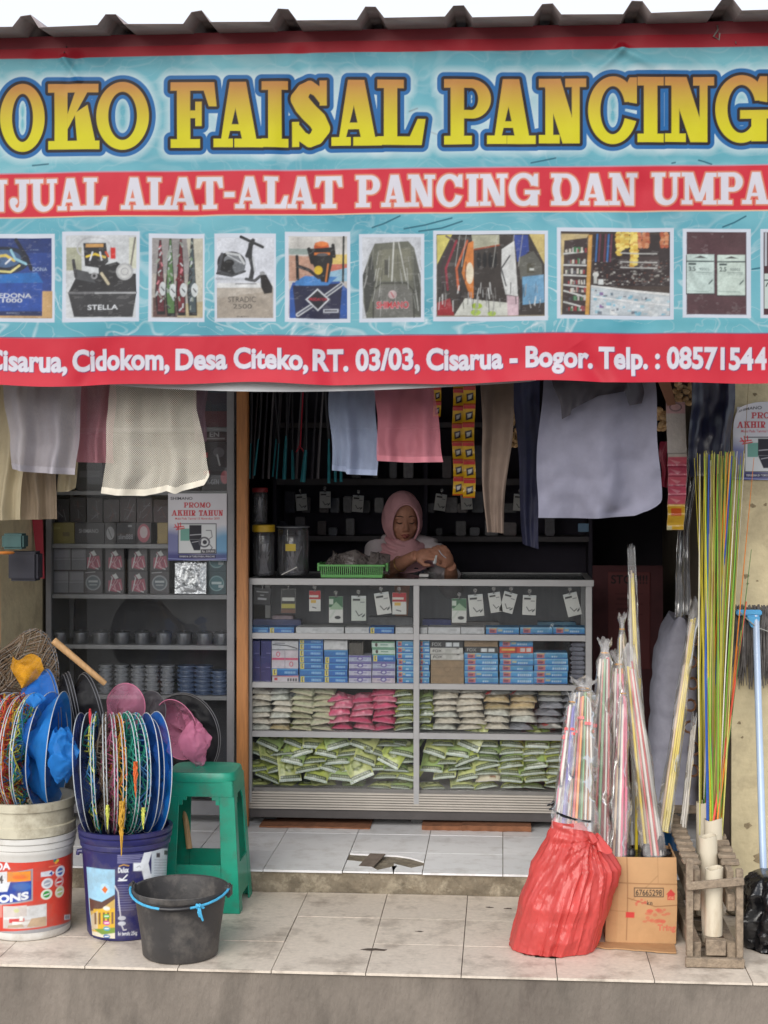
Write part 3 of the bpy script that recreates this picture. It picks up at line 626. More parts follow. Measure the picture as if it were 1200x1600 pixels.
# 4 grey reel on its box
frame((335, 365, 431, 503), (339, 371, 428, 497), c(212, 216, 226)); zoom(320, 340, .3)
cv.rect(62, 340, 356, 368, c(226, 228, 230)); cv.rect(62, 366, 356, 524, c(170, 160, 148)); cv.poly([(62, 366), (356, 366), (356, 380), (62, 420)], c(184, 176, 166))
cv.line([(62, 318), (200, 322)], 14, c(160, 164, 170), .6); cv.ell(140, 240, 74, 62, c(40, 42, 46)); cv.ell(100, 235, 36, 50, BK); cv.line([(90, 190), (70, 280), (130, 300)], 16, c(70, 72, 78)); cv.ell(178, 250, 34, 46, c(110, 114, 120)); cv.ell(140, 220, 40, 26, c(120, 124, 130)); cv.ell(128, 236, 26, 18, c(24, 24, 28)); cv.line([(115, 185), (180, 196), (206, 240)], 12, c(200, 204, 208)); cv.line([(120, 196), (190, 236)], 7, c(190, 194, 200)); cv.line([(64, 290), (140, 304), (210, 280)], 12, c(60, 62, 66)); cv.line([(240, 140), (236, 200), (252, 262), (240, 320)], 24, c(52, 54, 58)); cv.line([(252, 210), (262, 280)], 9, c(190, 194, 200)); cv.line([(190, 102), (250, 130), (302, 154)], 16, c(40, 42, 46)); cv.line([(252, 120), (222, 200)], 22, c(48, 50, 54)); cv.line([(215, 320), (260, 330), (305, 292)], 16, c(74, 76, 80)); cv.ell(300, 292, 14, 12, c(150, 152, 156)); cv.poly([(290, 300), (320, 296), (354, 360), (350, 392), (310, 398), (292, 360)], c(34, 32, 34)); cv.line([(160, 345), (268, 345)], 5, c(120, 120, 124))
cv.text('STRADIC', 120, 266, 412, 440, c(60, 58, 60), 0); cv.text('2500', 146, 244, 450, 474, c(60, 58, 60), 0); cv.text('SHIMANO', 165, 228, 513, 520, c(50, 50, 54), .01)
# 5 black and orange reel on blue box
frame((445, 362, 547, 503), (451, 369, 542, 497), c(196, 190, 186)); zoom(320, 340, .3)
cv.rect(436, 96, 740, 190, c(206, 204, 200)); cv.poly([(436, 196), (560, 200), (600, 320), (436, 330)], c(190, 150, 130)); cv.rect(436, 160, 560, 190, c(150, 164, 160)); cv.rect(640, 190, 740, 240, c(216, 190, 110)); cv.rect(640, 240, 740, 290, c(196, 110, 90)); cv.poly([(600, 290), (740, 260), (740, 330), (600, 330)], c(150, 190, 214)); cv.line([(722, 100), (718, 340)], 11, c(26, 34, 32))
cv.poly([(440, 380), (456, 336), (700, 330), (740, 370), (740, 524), (440, 524)], c(40, 84, 160)); cv.poly([(456, 352), (716, 340), (700, 524), (474, 524)], c(34, 36, 66)); cv.poly([(470, 330), (520, 300), (690, 306), (640, 350), (470, 352)], c(70, 130, 196))
cv.line([(484, 505), (712, 345)], 20, c(200, 204, 210)); cv.line([(484, 505), (712, 345)], 10, c(90, 94, 110))
cv.poly([(584, 366), (648, 424), (586, 484), (522, 424)], c(210, 214, 222)); cv.poly([(584, 375), (638, 424), (586, 475), (532, 424)], c(30, 30, 44)); cv.text('PREDATOR', 540, 636, 416, 430, c(200, 50, 70), .01); cv.rect(614, 474, 694, 492, c(190, 194, 206)); cv.rect(620, 479, 688, 487, c(40, 40, 56))
cv.ell(606, 150, 40, 28, c(200, 90, 40)); cv.ell(606, 135, 36, 12, c(226, 130, 70)); cv.poly([(545, 160), (668, 150), (664, 230), (640, 336), (604, 332), (560, 240)], BK); cv.rect(568, 180, 650, 192, c(214, 120, 50)); cv.line([(540, 162), (556, 230)], 20, BK); cv.line([(666, 142), (672, 200)], 18, BK); cv.line([(478, 200), (482, 318)], 16, BK); cv.line([(482, 250), (540, 270), (590, 310)], 18, c(40, 38, 42)); cv.ell(589, 271, 22, 22, c(214, 180, 40)); cv.line([(640, 240), (628, 330)], 8, c(200, 120, 60)); cv.ell(610, 190, 30, 8, c(90, 88, 92))
# 6 grey backpack in clear wrap
frame((561, 366, 663, 503), (566, 371, 658, 497), c(200, 204, 212)); zoom(320, 340, .3)
cv.poly([(886, 136), (1060, 124), (1092, 160), (1124, 300), (1126, 520), (840, 522), (824, 440), (822, 300), (860, 190)], c(104, 106, 96)); cv.poly([(905, 170), (1070, 160), (1084, 330), (885, 330)], c(120, 120, 106)); cv.poly([(822, 300), (870, 190), (890, 330), (850, 480), (836, 500)], c(66, 68, 66)); cv.poly([(1090, 180), (1124, 300), (1126, 515), (1088, 500)], c(84, 86, 80)); cv.line([(876, 520), (878, 380), (920, 342), (1050, 342), (1086, 380), (1090, 520)], 6, c(60, 60, 58)); cv.poly([(882, 515), (884, 390), (925, 350), (1045, 350), (1080, 390), (1084, 515)], c(112, 112, 108)); cv.rect(936, 220, 956, 300, c(80, 80, 74))
rs = random.Random(4)
for q in range(34):
    x = rs.uniform(840, 1115); yy = rs.uniform(150, 430); cv.line([(x, yy), (x+(x-985)*.12, yy+rs.uniform(40, 110))], rs.uniform(2, 5), rs.choice([c(196, 198, 196), c(70, 70, 68), c(150, 152, 148)]), .7)
cv.line([(985, 130), (975, 330)], 7, c(200, 202, 198)); cv.line([(1010, 130), (1050, 330)], 5, c(196, 198, 194)); cv.ell(978, 402, 22, 22, c(190, 170, 172)); cv.line([(970, 390), (985, 415)], 5, c(170, 50, 60))
cv.text('SHIMANO', 893, 1064, 436, 473, c(206, 170, 176), .05); cv.text('SHIMANO', 895, 1062, 438, 471, c(190, 36, 50), .02)
# 7 hanging bags
frame((677, 361, 856, 502), (682, 367, 851, 495), c(150, 140, 120)); zoom(660, 340, .33333)
cv.rect(68, 80, 572, 460, c(58, 52, 50)); cv.poly([(68, 84), (140, 80), (70, 220)], c(206, 196, 110)); cv.poly([(230, 82), (360, 82), (360, 130), (240, 150)], c(170, 170, 150)); cv.poly([(500, 80), (572, 80), (572, 220)], c(206, 186, 120)); cv.line([(245, 150), (360, 130)], 7, c(150, 70, 40)); cv.line([(112, 88), (165, 120)], 9, c(110, 100, 96))
cv.poly([(215, 120), (240, 110), (240, 380), (225, 380), (185, 260)], c(204, 124, 60)); cv.ell(222, 262, 18, 50, c(226, 214, 190)); cv.line([(205, 210), (200, 300)], 5, c(110, 60, 40)); cv.poly([(372, 150), (430, 112), (448, 370), (390, 360), (370, 270)], c(214, 216, 216)); cv.line([(410, 180), (370, 240), (392, 320)], 7, c(80, 82, 84)); cv.poly([(428, 84), (494, 84), (500, 160), (445, 210)], c(52, 74, 150)); cv.poly([(450, 190), (520, 160), (560, 220), (562, 300), (460, 290)], c(96, 96, 90)); cv.poly([(468, 280), (568, 270), (572, 400), (470, 410)], c(110, 160, 196)); cv.rect(490, 215, 525, 262, c(80, 78, 66)); cv.rect(502, 240, 522, 250, c(206, 210, 206))
for x, cc in ((110, c(140, 40, 60)), (160, c(190, 96, 60)), (90, c(60, 44, 50))): cv.line([(x+50, 110), (x, 240), (x+10, 340)], 10, cc)
for x in (265, 292, 318, 340): cv.ell(x, 200, 10, 36, c(26, 26, 30))
cv.poly([(70, 400), (130, 380), (150, 460), (70, 460)], c(150, 40, 50)); cv.poly([(200, 380), (400, 400), (400, 460), (150, 460)], c(206, 208, 200)); cv.ell(255, 415, 26, 14, c(170, 196, 70)); cv.ell(250, 445, 24, 14, c(170, 196, 90)); cv.ell(325, 450, 20, 12, c(170, 196, 90)); cv.poly([(395, 365), (450, 372), (450, 460), (400, 460)], c(206, 180, 190))
rs = random.Random(9)
for q in range(60):
    x = rs.uniform(80, 560); yy = rs.uniform(300, 400); cv.line([(x, yy), (x+rs.uniform(-8, 8), yy+rs.uniform(30, 60))], rs.uniform(2, 6), rs.choice([c(220, 222, 222), c(30, 30, 34), c(150, 150, 150)]), .75)
for x in (175, 205, 350, 430, 470): cv.line([(x, 84), (x-20, 230)], 3, c(190, 190, 186), .7)
# 8 the shop inside
frame((870, 356, 1053, 499), (876, 362, 1047, 493), c(70, 58, 54)); zoom(660, 340, .33333)
cv.poly([(650, 78), (780, 78), (770, 96), (665, 110), (652, 460), (648, 460)], c(196, 176, 130)); cv.poly([(665, 110), (768, 96), (768, 458), (655, 458)], c(64, 52, 52))
for k, (ya_, yb_) in enumerate(((172, 160), (225, 226), (272, 276), (318, 328), (346, 374), (398, 426))): cv.line([(662, ya_), (766, yb_)], 7, c(206, 208, 206))
rs = random.Random(12)
for q in range(110):
    x = rs.uniform(668, 762); k = rs.choice([165, 218, 266, 315, 352, 390, 440]); cv.rect(x, k-rs.uniform(8, 26), x+rs.uniform(4, 12), k, rs.choice([c(190, 190, 186), c(150, 60, 66), c(90, 90, 96), c(206, 200, 190), c(60, 60, 64), c(60, 120, 80)]))
cv.poly([(778, 82), (796, 82), (780, 458), (762, 458)], c(206, 158, 84)); cv.rect(800, 78, 1160, 320, c(52, 42, 44)); cv.rect(926, 180, 1110, 240, c(70, 58, 58))
for x in (812, 826, 852, 866, 880): cv.line([(x+8, 80), (x, 205)], 8, rs.choice([c(60, 110, 170), c(110, 60, 76), c(60, 150, 190)]))
for q in range(150):
    x = rs.uniform(800, 1150); yy = rs.uniform(200, 310); cv.rect(x, yy, x+rs.uniform(3, 14), yy+rs.uniform(3, 8), rs.choice([c(150, 146, 140), c(96, 90, 90), c(190, 188, 184), c(110, 70, 60)]), .8)
for x, yb_ in ((920, 172), (940, 150), (960, 140), (985, 232), (1000, 220)):
    for yy in range(72, yb_, 9): cv.ell(x+rs.uniform(-4, 4), yy, 13, 7, rs.choice([c(222, 190, 90), c(236, 214, 120), c(206, 160, 70)]))
for x in (1020, 1040, 1056, 1125, 1145):
    for yy in range(74, 140, 10): cv.ell(x+rs.uniform(-3, 3), yy, 10, 8, rs.choice([c(196, 120, 80), c(176, 90, 60), c(214, 150, 110)]))
for yy in (206, 232, 165): cv.line([(930, yy), (1100, yy+3)], 5, c(190, 190, 188))
cv.poly([(790, 318), (1160, 354), (1160, 366), (790, 326)], c(220, 222, 222)); cv.poly([(790, 326), (1160, 366), (1160, 458), (785, 458)], c(190, 198, 204))
for q in range(90):
    x = rs.uniform(792, 1150); yy = rs.uniform(335+(x-790)*.1, 450); cv.rect(x, yy, x+rs.uniform(8, 26), yy+rs.uniform(4, 16), rs.choice([c(216, 222, 226), c(120, 180, 204), c(150, 190, 206), c(196, 200, 204), c(90, 96, 110), c(120, 80, 140) if x < 840 else c(226, 228, 228)]), .85)
cv.line([(800, 372), (1155, 410)], 6, c(226, 228, 230)); cv.ell(812, 268, 14, 12, c(210, 210, 206)); cv.rect(803, 268, 818, 310, c(190, 192, 188)); cv.rect(824, 290, 848, 314, c(210, 214, 214))
# 9 two hook packets
frame((1067, 357, 1174, 496), (1073, 362, 1167, 491), c(84, 56, 62)); zoom(1040, 340, .13333)
for (x, y_, w_, h_, t_, cc) in ((248, 428, 325, 456, '3.5', c(196, 214, 210)), (612, 432, 325, 474, '2.5', c(200, 216, 208))):
    cv.rect(x-8, y_+6, x+w_+8, y_+h_+14, c(50, 40, 46)); cv.rect(x, y_, x+w_, y_+h_, cc); cv.rect(x, y_+72, x+w_, y_+90, c(70, 84, 84)); cv.poly([(x+82, y_+44), (x+165, y_+14), (x+245, y_+44)], c(70, 64, 66)); cv.rect(x+20, y_+100, x+112, y_+124, c(70, 84, 84)); cv.text(t_, x+24, x+106, y_+142, y_+194, c(60, 74, 74), .03); cv.text('90003', x+146, x+268, y_+156, y_+188, c(110, 124, 124), .005); cv.line([(x+116, y_+208), (x+w_-26, y_+212)], 8, c(120, 134, 134)); cv.text('ANTISTROM', x+124, x+296, y_+222, y_+238, c(130, 144, 142)); cv.poly([(x+256, y_+340), (x+306, y_+288), (x+308, y_+310), (x+262, y_+356)], c(80, 96, 96)); cv.line([(x+20, y_+430), (x+260, y_+436)], 8, c(150, 166, 164))
# 10 mostly outside the picture
frame((1189, 357, 1300, 496), (1194, 362, 1294, 491), c(78, 50, 56)); zoom(1040, 340, .13333)
cv.rect(1170, 170, 1195, 560, c(190, 196, 206)); cv.rect(1165, 650, 1500, 1060, c(200, 214, 210)); cv.rect(1165, 720, 1500, 736, c(70, 84, 84)); cv.line([(1185, 800), (1205, 760)], 14, c(60, 74, 74))
cv.M = MB_
def crease(X, Z, a, b_, amp, wd, fall):
    d = sd_seg(X, Z, a, b_); L = math.hypot(b_[0]-a[0], b_[1]-a[1]); t = np.clip(((X-a[0])*(b_[0]-a[0])+(Z-a[1])*(b_[1]-a[1]))/L**2, 0, 1)
    return amp*np.exp(-(d/wd)**2)*(1-t)**fall
def cloth(X, Z):
    h = (BZ1-Z)/(BZ1-BZ0)                                       # 0 on top, 1 at the free edge
    dy = 0.010*np.sin(X*5.2+1.3+Z*1.5)*h+0.005*np.sin(X*13.7+Z*4)*(0.3+h)+0.020*(fbm(X*2.6, Z*2.2, 61, 3)-0.5)+0.008*(fbm(X*9, Z*5, 71, 3)-0.5)
    for (p, q, amp, wd) in (((100, 92), (128, 130), -.010, .012), ((118, 92), (98, 150), .006, .02), ((972, 78), (930, 112), -.010, .014), ((972, 78), (1035, 108), -.009, .016), ((972, 78), (820, 125), .006, .03), ((60, 94), (330, 120), .006, .03), ((470, 88), (430, 330), .004, .03), ((690, 82), (760, 330), -.004, .04), ((1000, 300), (1010, 600), .006, .06), ((300, 330), (292, 600), .005, .05), ((520, 600), (470, 380), .008, .04), ((760, 600), (700, 430), -.008, .05), ((130, 600), (180, 520), .008, .04), ((940, 600), (900, 540), .010, .03)):
        dy = dy+crease(X, Z, MB_(*p), MB_(*q), amp*1.7, wd, 0.8)
    dy = dy-0.016*np.clip((h-0.93)/0.07, 0, 1)**2*(0.6+0.4*np.sin(X*7))   # the hem curls towards the street
    return dy
def sheet(X, Z):
    e = np.clip((BZ0+0.25-Z)/0.25, 0, 1)
    return X, YB+cloth(X, Z), Z+e*(0.004*np.sin(X*6.1+0.6)+0.003*np.sin(X*14))
bn = thing('banner', 'long printed vinyl shop banner with yellow headline over sea water, tied along the eaves', 'banner', (-0.4, YB, 2.938))
for (xa_, ya_, xb__, yb__) in ((-52, 372, 80, 497), (103, 368, 214, 497), (238, 372, 316, 497), (339, 371, 428, 497), (451, 369, 542, 497), (566, 371, 658, 497), (682, 367, 851, 495), (876, 362, 1047, 493), (1073, 362, 1167, 491)):
    # photographic grain, soft edges and uneven light of the printed snapshots themselves
    p_, q_ = MB_(xa_, yb__), MB_(xb__, ya_); W = cv.win(p_[0]+.005, p_[1]+.005, q_[0]-.005, q_[1]-.005); a_ = cv.a[W]
    pad = np.pad(a_, ((1, 1), (1, 1), (0, 0)), 'edge'); bl = sum(pad[j:j+a_.shape[0], i:i+a_.shape[1]] for j in range(3) for i in range(3))/9
    n_a = fbm(cv.X[W]*190, cv.Z[W]*190, 5, 3)[..., None]; n_b = fbm(cv.X[W]*34, cv.Z[W]*34, 6, 4)[..., None]; n_c = fbm(cv.X[W]*60+9, cv.Z[W]*110, 8, 3)[..., None]
    spk = np.clip((n_c-.63)*9, 0, 1)
    cv.a[W] = np.clip((.45*bl+.55*a_)*(1+.55*(n_b-.5))*(1+.3*(n_a-.5))+spk*.05+.012, 0, 1)
cv.a *= 0.58
print_mesh('banner_sheet', cv, sheet, M_print, bn)
# the turned up white back of the banner hangs below the print in the middle
b = MB()
xa, xb = xat(150, 4.86), xat(838, 4.86)
def flap(u, v):
    X = xa+(xb-xa)*u; dr = 0.034*(math.sin(math.pi*u)**0.7)*(1.1-0.35*u); zt = 1.90; zb = 1.866-dr
    return (X, 4.868+0.006*math.sin(X*8)+0.010*math.sin(v*2.4), zt+(zb-zt)*v)
b.grid(70, 8, flap); b.build('banner_backing', mat('white_vinyl_back', c(206, 210, 214), 0.5, var=0.08, scale=6, trans=0.15), bn)
b = MB()
for px in (100, 420, 690, 972, 1150):
    p = at(px, 84-px*.014, YB-0.004); b.tube([p+Vector((0, 0.03, 0.03)), p, p+Vector((0.004, 0.028, 0.016))], 0.0015, 5)
b.build('tie_cord', mat('cord', c(90, 86, 84), 0.8), bn)
# ================================================================== COUNTER, CABINET AND WHAT THEY HOLD
ORD = ['bottom', 'second', 'third', 'fourth', 'fifth', 'sixth', 'seventh', 'eighth', 'ninth', 'tenth', 'eleventh', 'twelfth', 'thirteenth', 'fourteenth', 'fifteenth', 'sixteenth']
NTH = ['first']+ORD[1:]
def cz(py, px=650, Y=YC): return at(px, py, Y).z
def cx(px, Y=YC): return xat(px, Y)
# ---- display counter
KX0, KX1 = cx(386), cx(928); KY1 = YC+0.50
ctr = thing('display_counter', 'low glass display counter with aluminium frame and ribbed base panel, full of packets', 'counter', ((KX0+KX1)/2, YC+0.25, FL))
topz = cz(905)
def cbox(name, x0, y0, z0, x1, y1, z1, m=M_alu, bev=0.002, par=ctr):
    b = MB(); b.box(x0, y0, z0, x1, y1, z1); return b.build(name, m, par, bevel=bev)
b = MB(); b.box(KX0, YC, cz(915), KX1, YC+0.03, topz); b.box(KX0, KY1-0.03, cz(915), KX1, KY1, topz-0.001)
b.box(KX1-0.03, YC+0.0302, cz(915), KX1-0.001, KY1-0.0302, topz-0.001); b.box(KX0+0.001, YC+0.0302, cz(915), KX0+0.03, KY1-0.0302, topz-0.001)
b.build('top_frame', M_alu, ctr, bevel=0.002)
for (a, e) in ((KX1-0.034, KX1-0.008), (cx(646), cx(655)), (KX0+0.002, KX0+0.02)):
    cbox('post', a, YC+0.001, FL+0.10, e, YC+0.024, cz(915)-0.0005)
for x in (KX1-0.03, KX0+0.004): cbox('post', x, KY1-0.026, FL+0.10, x+0.024, KY1-0.004, cz(915)-0.0005)
SHZ = [cz(1000), cz(1077), cz(1154.5), cz(1239)]                  # undersides of the front lips
SHT = [cz(991), cz(1068.5), cz(1145.5), cz(1236)]                 # shelf tops
M_shelf = mat('shelf_board', c(120, 118, 116), 0.6, var=0.15)
for k in range(3):
    b = MB(); b.box(KX0+0.021, YC+0.003, SHZ[k], cx(646)-0.0005, YC+0.02, SHT[k]); b.box(cx(655)+0.0005, YC+0.003, SHZ[k], KX1-0.0345, YC+0.02, SHT[k]); b.box(KX0+0.021, YC+0.0205, SHZ[k]+0.003, KX1-0.0345, KY1-0.03, SHT[k]-0.003)
    b.build('shelf', [M_alu], ctr)
cbox('shelf', KX0+0.021, YC+0.026, FL+0.105, KX1-0.036, KY1-0.03, SHT[3], M_shelf)
b = MB()                                                          # ribbed kick panel
n = 7; z0, z1 = cz(1268), cz(1240)
pr = []
for k in range(n):
    za = z0+(z1-z0)*k/n; h = (z1-z0)/n
    pr += [(YC+0.010, za), (YC+0.002, za+h*0.15), (YC+0.002, za+h*0.8), (YC+0.010, za+h*0.95)]
vs = [(KX0+0.001, y, z) for y, z in pr]+[(KX1-0.006, y, z) for y, z in pr]; q = len(pr)
b.add(vs, [(i, i+1, q+i+1, q+i) for i in range(q-1)], False); b.build('base_panel', mat('ribbed_aluminium', c(176, 170, 162), 0.45, metal=0.3, var=0.1, scale=8), ctr)
cbox('gap_filler', KX0+0.004, YC+0.012, cz(1282), KX1-0.01, KY1-0.01, cz(1268)-0.001, mat('gap_shade', c(70, 66, 66), 0.6))  # dark block stands in for the shaded gap under the base panel
for x in (KX0+0.06, cx(640), KX1-0.08): cbox('foot', x, YC+0.09, FL, x+0.05, YC+0.14, cz(1282)-0.001, M_black)
cbox('back_panel', KX0+0.03, KY1-0.024, FL+0.11, KX1-0.032, KY1-0.012, cz(916), mat('grey_sliding_panel', c(92, 94, 102), 0.5, var=0.2, scale=5, stretch=(8, 1, .6)))
cbox('side_panel', KX1-0.012, YC+0.026, FL+0.10, KX1-0.009, KY1-0.028, cz(916), M_glass, 0)
b = MB(); b.box(KX0+0.021, YC+0.0245, SHT[3]+0.001, KX1-0.036, YC+0.0285, cz(916)); b.build('glass_front', M_glass, ctr, recalc=True)
b = MB(); b.box(KX0+0.031, YC+0.031, topz-0.006, KX1-0.031, KY1-0.031, topz-0.002); b.build('glass_top', M_glass, ctr)

# ---- boxes: one mesh body with a printed front as its part
M_card = mat('box_card', (1, 1, 1), 0.45, var=0.08, scale=30, attr=PR)
BOXK = {}
def box_proto(style, w, h, d=0.10, var=0):
    """build one carton of a kind about its front bottom edge; copies share the meshes"""
    Wp, Hp = 100.0, 100.0*h/w
    cvb = Cv(0, 0, w, h, w/44, c(200, 200, 200), lambda x, y: (x/100*w, h-y/100*w))
    base = {'blue': c(46, 118, 190), 'bluey': c(38, 108, 190), 'sky': c(74, 150, 206), 'purple': c(186, 184, 206), 'navy': c(46, 44, 108), 'white': c(206, 206, 210), 'black': c(44, 44, 48), 'brown': c(150, 124, 94), 'red': c(206, 74, 50), 'green': c(196, 214, 206), 'pink': c(206, 196, 206), 'pinkstrip': c(206, 198, 206), 'fox': c(196, 194, 190), 'wprint': c(200, 200, 206)}[style]
    base = tuple(b_*q_ for b_, q_ in zip(base, [(1, 1, 1), (.8, .92, .95), (1.15, 1.0, .9)][var])); cvb.a[:] = base; H = Hp; rs = random.Random(hash(style) % 97 if False else len(style)*7+3)
    if style in ('blue', 'bluey'):
        cvb.rect(0, 0, 100, H*0.2, c(84, 160, 214)); cvb.rect(0, H*0.85, 100, H, c(28, 80, 150))
        if style == 'bluey':
            cvb.rect(4, H*.08, 20, H*.95, c(222, 206, 96)); cvb.rect(10, H*.2, 14, H*.8, c(60, 60, 60)); cvb.rect(14, H*.3, 17, H*.6, c(214, 220, 214))
        for q in range(7): cvb.rect(50+q*6, H*.4, 54+q*6, H*.7, c(160, 206, 236), .8)
    if style == 'sky':
        cvb.rect(0, 0, 100, H*.22, c(140, 190, 222)); cvb.rect(0, H*.8, 100, H, c(36, 96, 176)); cvb.rect(10, H*.2, 32, H*.85, c(196, 110, 110)); cvb.rect(12, H*.4, 26, H*.7, c(120, 60, 90)); cvb.poly([(8, H*.1), (36, H*.1), (30, H*.3)], c(214, 190, 120))
        if var == 1: cvb.rect(36, H*.3, 50, H*.6, c(206, 190, 120), .7)
        for q in range(7-2*var): cvb.rect(54+q*6, H*(.42+.06*var), 58+q*6, H*.74, c(206, 226, 240), .85)
    if style == 'purple':
        cvb.rect(0, 0, 100, H*.3, c(104, 92, 160)); cvb.rect(0, H*.9, 100, H, c(86, 76, 140)); cvb.ell(50, H*.5, 14, H*.3, c(110, 100, 160)); cvb.ell(50, H*.5, 7, H*.15, c(196, 196, 216)); cvb.rect(62, H*.5, 80, H*.6, c(130, 124, 170)); cvb.rect(22, H*.5, 36, H*.6, c(130, 124, 170))
    if style == 'navy': cvb.rect(6, H*.1, 40, H*.16, c(80, 76, 140)); cvb.rect(50, H*.82, 92, H*.88, c(110, 106, 160)); cvb.rect(92, 0, 100, H, c(36, 34, 86))
    if style == 'black':
        cvb.text('FOX', 6, 34, H*.25, H*.75, c(170, 170, 170), .01); cvb.rect(48, H*.25, 66, H*.8, WH); cvb.rect(70, H*.25, 88, H*.8, WH)
    if style == 'fox':
        cvb.text('FOX', 8, 36, H*.3, H*.72, c(40, 40, 44), .02); cvb.rect(46, H*.2, 62, H*.9, c(180, 178, 174)); cvb.rect(80, 0, 88, H*.2, c(40, 40, 40)); cvb.rect(66, H*.3, 90, H*.85, c(214, 212, 210)); cvb.rect(0, H*.94, 100, H, c(120, 116, 110))
    if style == 'brown': cvb.ell(50, H*.38, 9, 9, c(130, 104, 76), 1, 2); cvb.rect(0, H*.3, 100, H*.33, c(136, 110, 82)); cvb.rect(0, H*.66, 100, H*.68, c(130, 106, 80))
    if style == 'red': cvb.rect(6, H*.3, 46, H*.6, c(226, 190, 90)); cvb.rect(62, H*.2, 76, H*.8, c(220, 206, 206)); cvb.rect(80, H*.2, 94, H*.8, c(220, 206, 206)); cvb.rect(46, 0, 52, H, c(150, 40, 40))
    if style == 'green': cvb.rect(0, 0, 100, H*.22, c(60, 140, 100)); cvb.rect(0, H*.84, 100, H, c(60, 140, 100)); cvb.ell(20, H*.5, 6, H*.28, c(70, 50, 50)); cvb.rect(38, H*.4, 70, H*.6, c(120, 150, 140))
    if style == 'pink': cvb.rect(0, H*.42, 100, H*.54, c(206, 70, 110)); cvb.rect(49, 0, 51, H, c(150, 140, 150)); cvb.ell(24, H*.22, 6, H*.12, c(206, 70, 100), 1, 3); cvb.ell(74, H*.76, 6, H*.12, c(206, 70, 100), 1, 3)
    if style == 'pinkstrip': cvb.rect(0, 0, 100, H*.16, c(210, 110, 130)); cvb.rect(0, H*.86, 100, H, c(210, 110, 130)); cvb.rect(8, H*.3, 20, H*.6, c(196, 50, 60)); [cvb.rect(58+q*10, H*.35, 64+q*10, H*.7, c(50, 50, 56)) for q in range(4)]
    if style == 'wprint': cvb.line([(4, H*.4), (60, H*.5), (96, H*.8)], 4, c(60, 60, 70)); cvb.rect(10, H*.2, 50, H*.3, c(110, 110, 120)); cvb.rect(0, H*.9, 100, H, c(90, 90, 100))
    if style == 'white': cvb.rect(0, H*.92, 100, H, c(150, 150, 150)); cvb.rect(70, H*.3, 90, H*.5, c(186, 186, 190))
    cvb.rect(0, 0, 100, max(1.2, H*.05), tuple(v*0.8 for v in base), .7); cvb.noise(0.22, 60, 4); cvb.a *= 0.86
    b = MB(); b.box(-w/2, 0.0008, 0, w/2, d, h)
    m = mat('card_'+style, tuple(v*0.85 for v in base), 0.5, var=0.1)
    o = b.build('tackle_box' if style not in ('brown',) else 'carton', m, None, bevel=0.0006, seg=1)
    p = print_mesh('printed_front', cvb, lambda X, Z: (X-w/2, np.zeros_like(X), Z), M_card)
    p.parent = o
    return o
DESC = {'blue': 'small blue hook box', 'bluey': 'blue hook box with yellow tag', 'sky': 'light blue hook box', 'purple': 'grey and purple hook box', 'navy': 'dark navy blue box', 'white': 'plain white flat box', 'black': 'black box with two white stickers', 'brown': 'plain brown carton', 'red': 'orange red box with pale stickers', 'green': 'white box with green edges', 'pink': 'white box with a pink band', 'pinkstrip': 'white box with pink edges', 'fox': 'white box with black lettering', 'wprint': 'white box with grey print'}
def put_box(style, x0, x1, y0, y1, label, group, dy=0.0, d=0.10, Y=YC+0.034):
    px = (x0+x1)/2; p0 = at(x0, y1, Y); p1 = at(x1, y0, Y); w, h = p1.x-p0.x-0.0008, p1.z-p0.z-0.0006
    rs = random.Random(int(px*7+y0*13)); var = rs.randrange(3) if style in ('sky', 'bluey', 'blue', 'purple') else 0; k = (style, round(w, 2), round(h, 2), var)
    loc = Vector(((p0.x+p1.x)/2+rs.uniform(-.002, .002), Y+dy+rs.uniform(0, .012), p0.z+0.0003)); rot = (0, 0, rs.uniform(-.045, .045))
    if k not in BOXK:
        o = box_proto(style, w, h, d, var); BOXK[k] = (o, w, h); o.location = loc; o.rotation_euler = rot
    else:
        src, w0, h0 = BOXK[k]; o = copy_thing(src, loc, rot); o.scale = (w/w0, 1, h/h0)
    tag(o, label, 'box', group); return o
z991 = 990.8
# flat row on the upper shelf, left to right
rowL = [('blue', 388, 419), ('bluey', 420, 459), ('white', 461, 499), ('white', 500, 537.5), ('white', 538.5, 576), ('bluey', 577.5, 616), ('white', 618, 645.5), ('white', 656, 667.5), ('white', 669, 719.5), ('white', 720.5, 757.5), ('sky', 759, 810.5), ('sky', 812, 863), ('sky', 864.5, 914)]
cnt = {}
for s_, a, e in rowL:
    cnt[s_] = cnt.get(s_, 0)+1
    put_box(s_, a, e, 980.5, z991, '%s on the top counter shelf, %s such from the left' % (DESC[s_], NTH[cnt[s_]-1]), 'flat boxes along the top counter shelf')
def stack(name, x0, x1, ybot, items, nth):
    """items from the bottom: (style, height in px)"""
    y = ybot; seen = {}
    tot = {}
    for s_, h in items: tot[s_] = tot.get(s_, 0)+1
    for k, (s_, h) in enumerate(items):
        seen[s_] = seen.get(s_, 0)+1
        lab = '%s in the %s' % (DESC[s_], name) if tot[s_] == 1 else '%s, %s of these up in the %s' % (DESC[s_], NTH[seen[s_]-1], name)
        put_box(s_, x0, x1, y-h, y, lab, nth); y -= h
GB = 'boxes stacked on the second counter shelf'
yb_ = 1068.3
stack('stack next to the post', 390, 407, yb_, [('navy', 22), ('navy', 22), ('navy', 23)], GB)
stack('second stack from the post', 407.5, 424, yb_, [('navy', 22), ('navy', 22), ('navy', 23)], GB)
stack('pink and white stack', 424.5, 466, yb_, [('pinkstrip', 12.5), ('bluey', 11), ('pink', 28.5), ('wprint', 14.5)], GB)
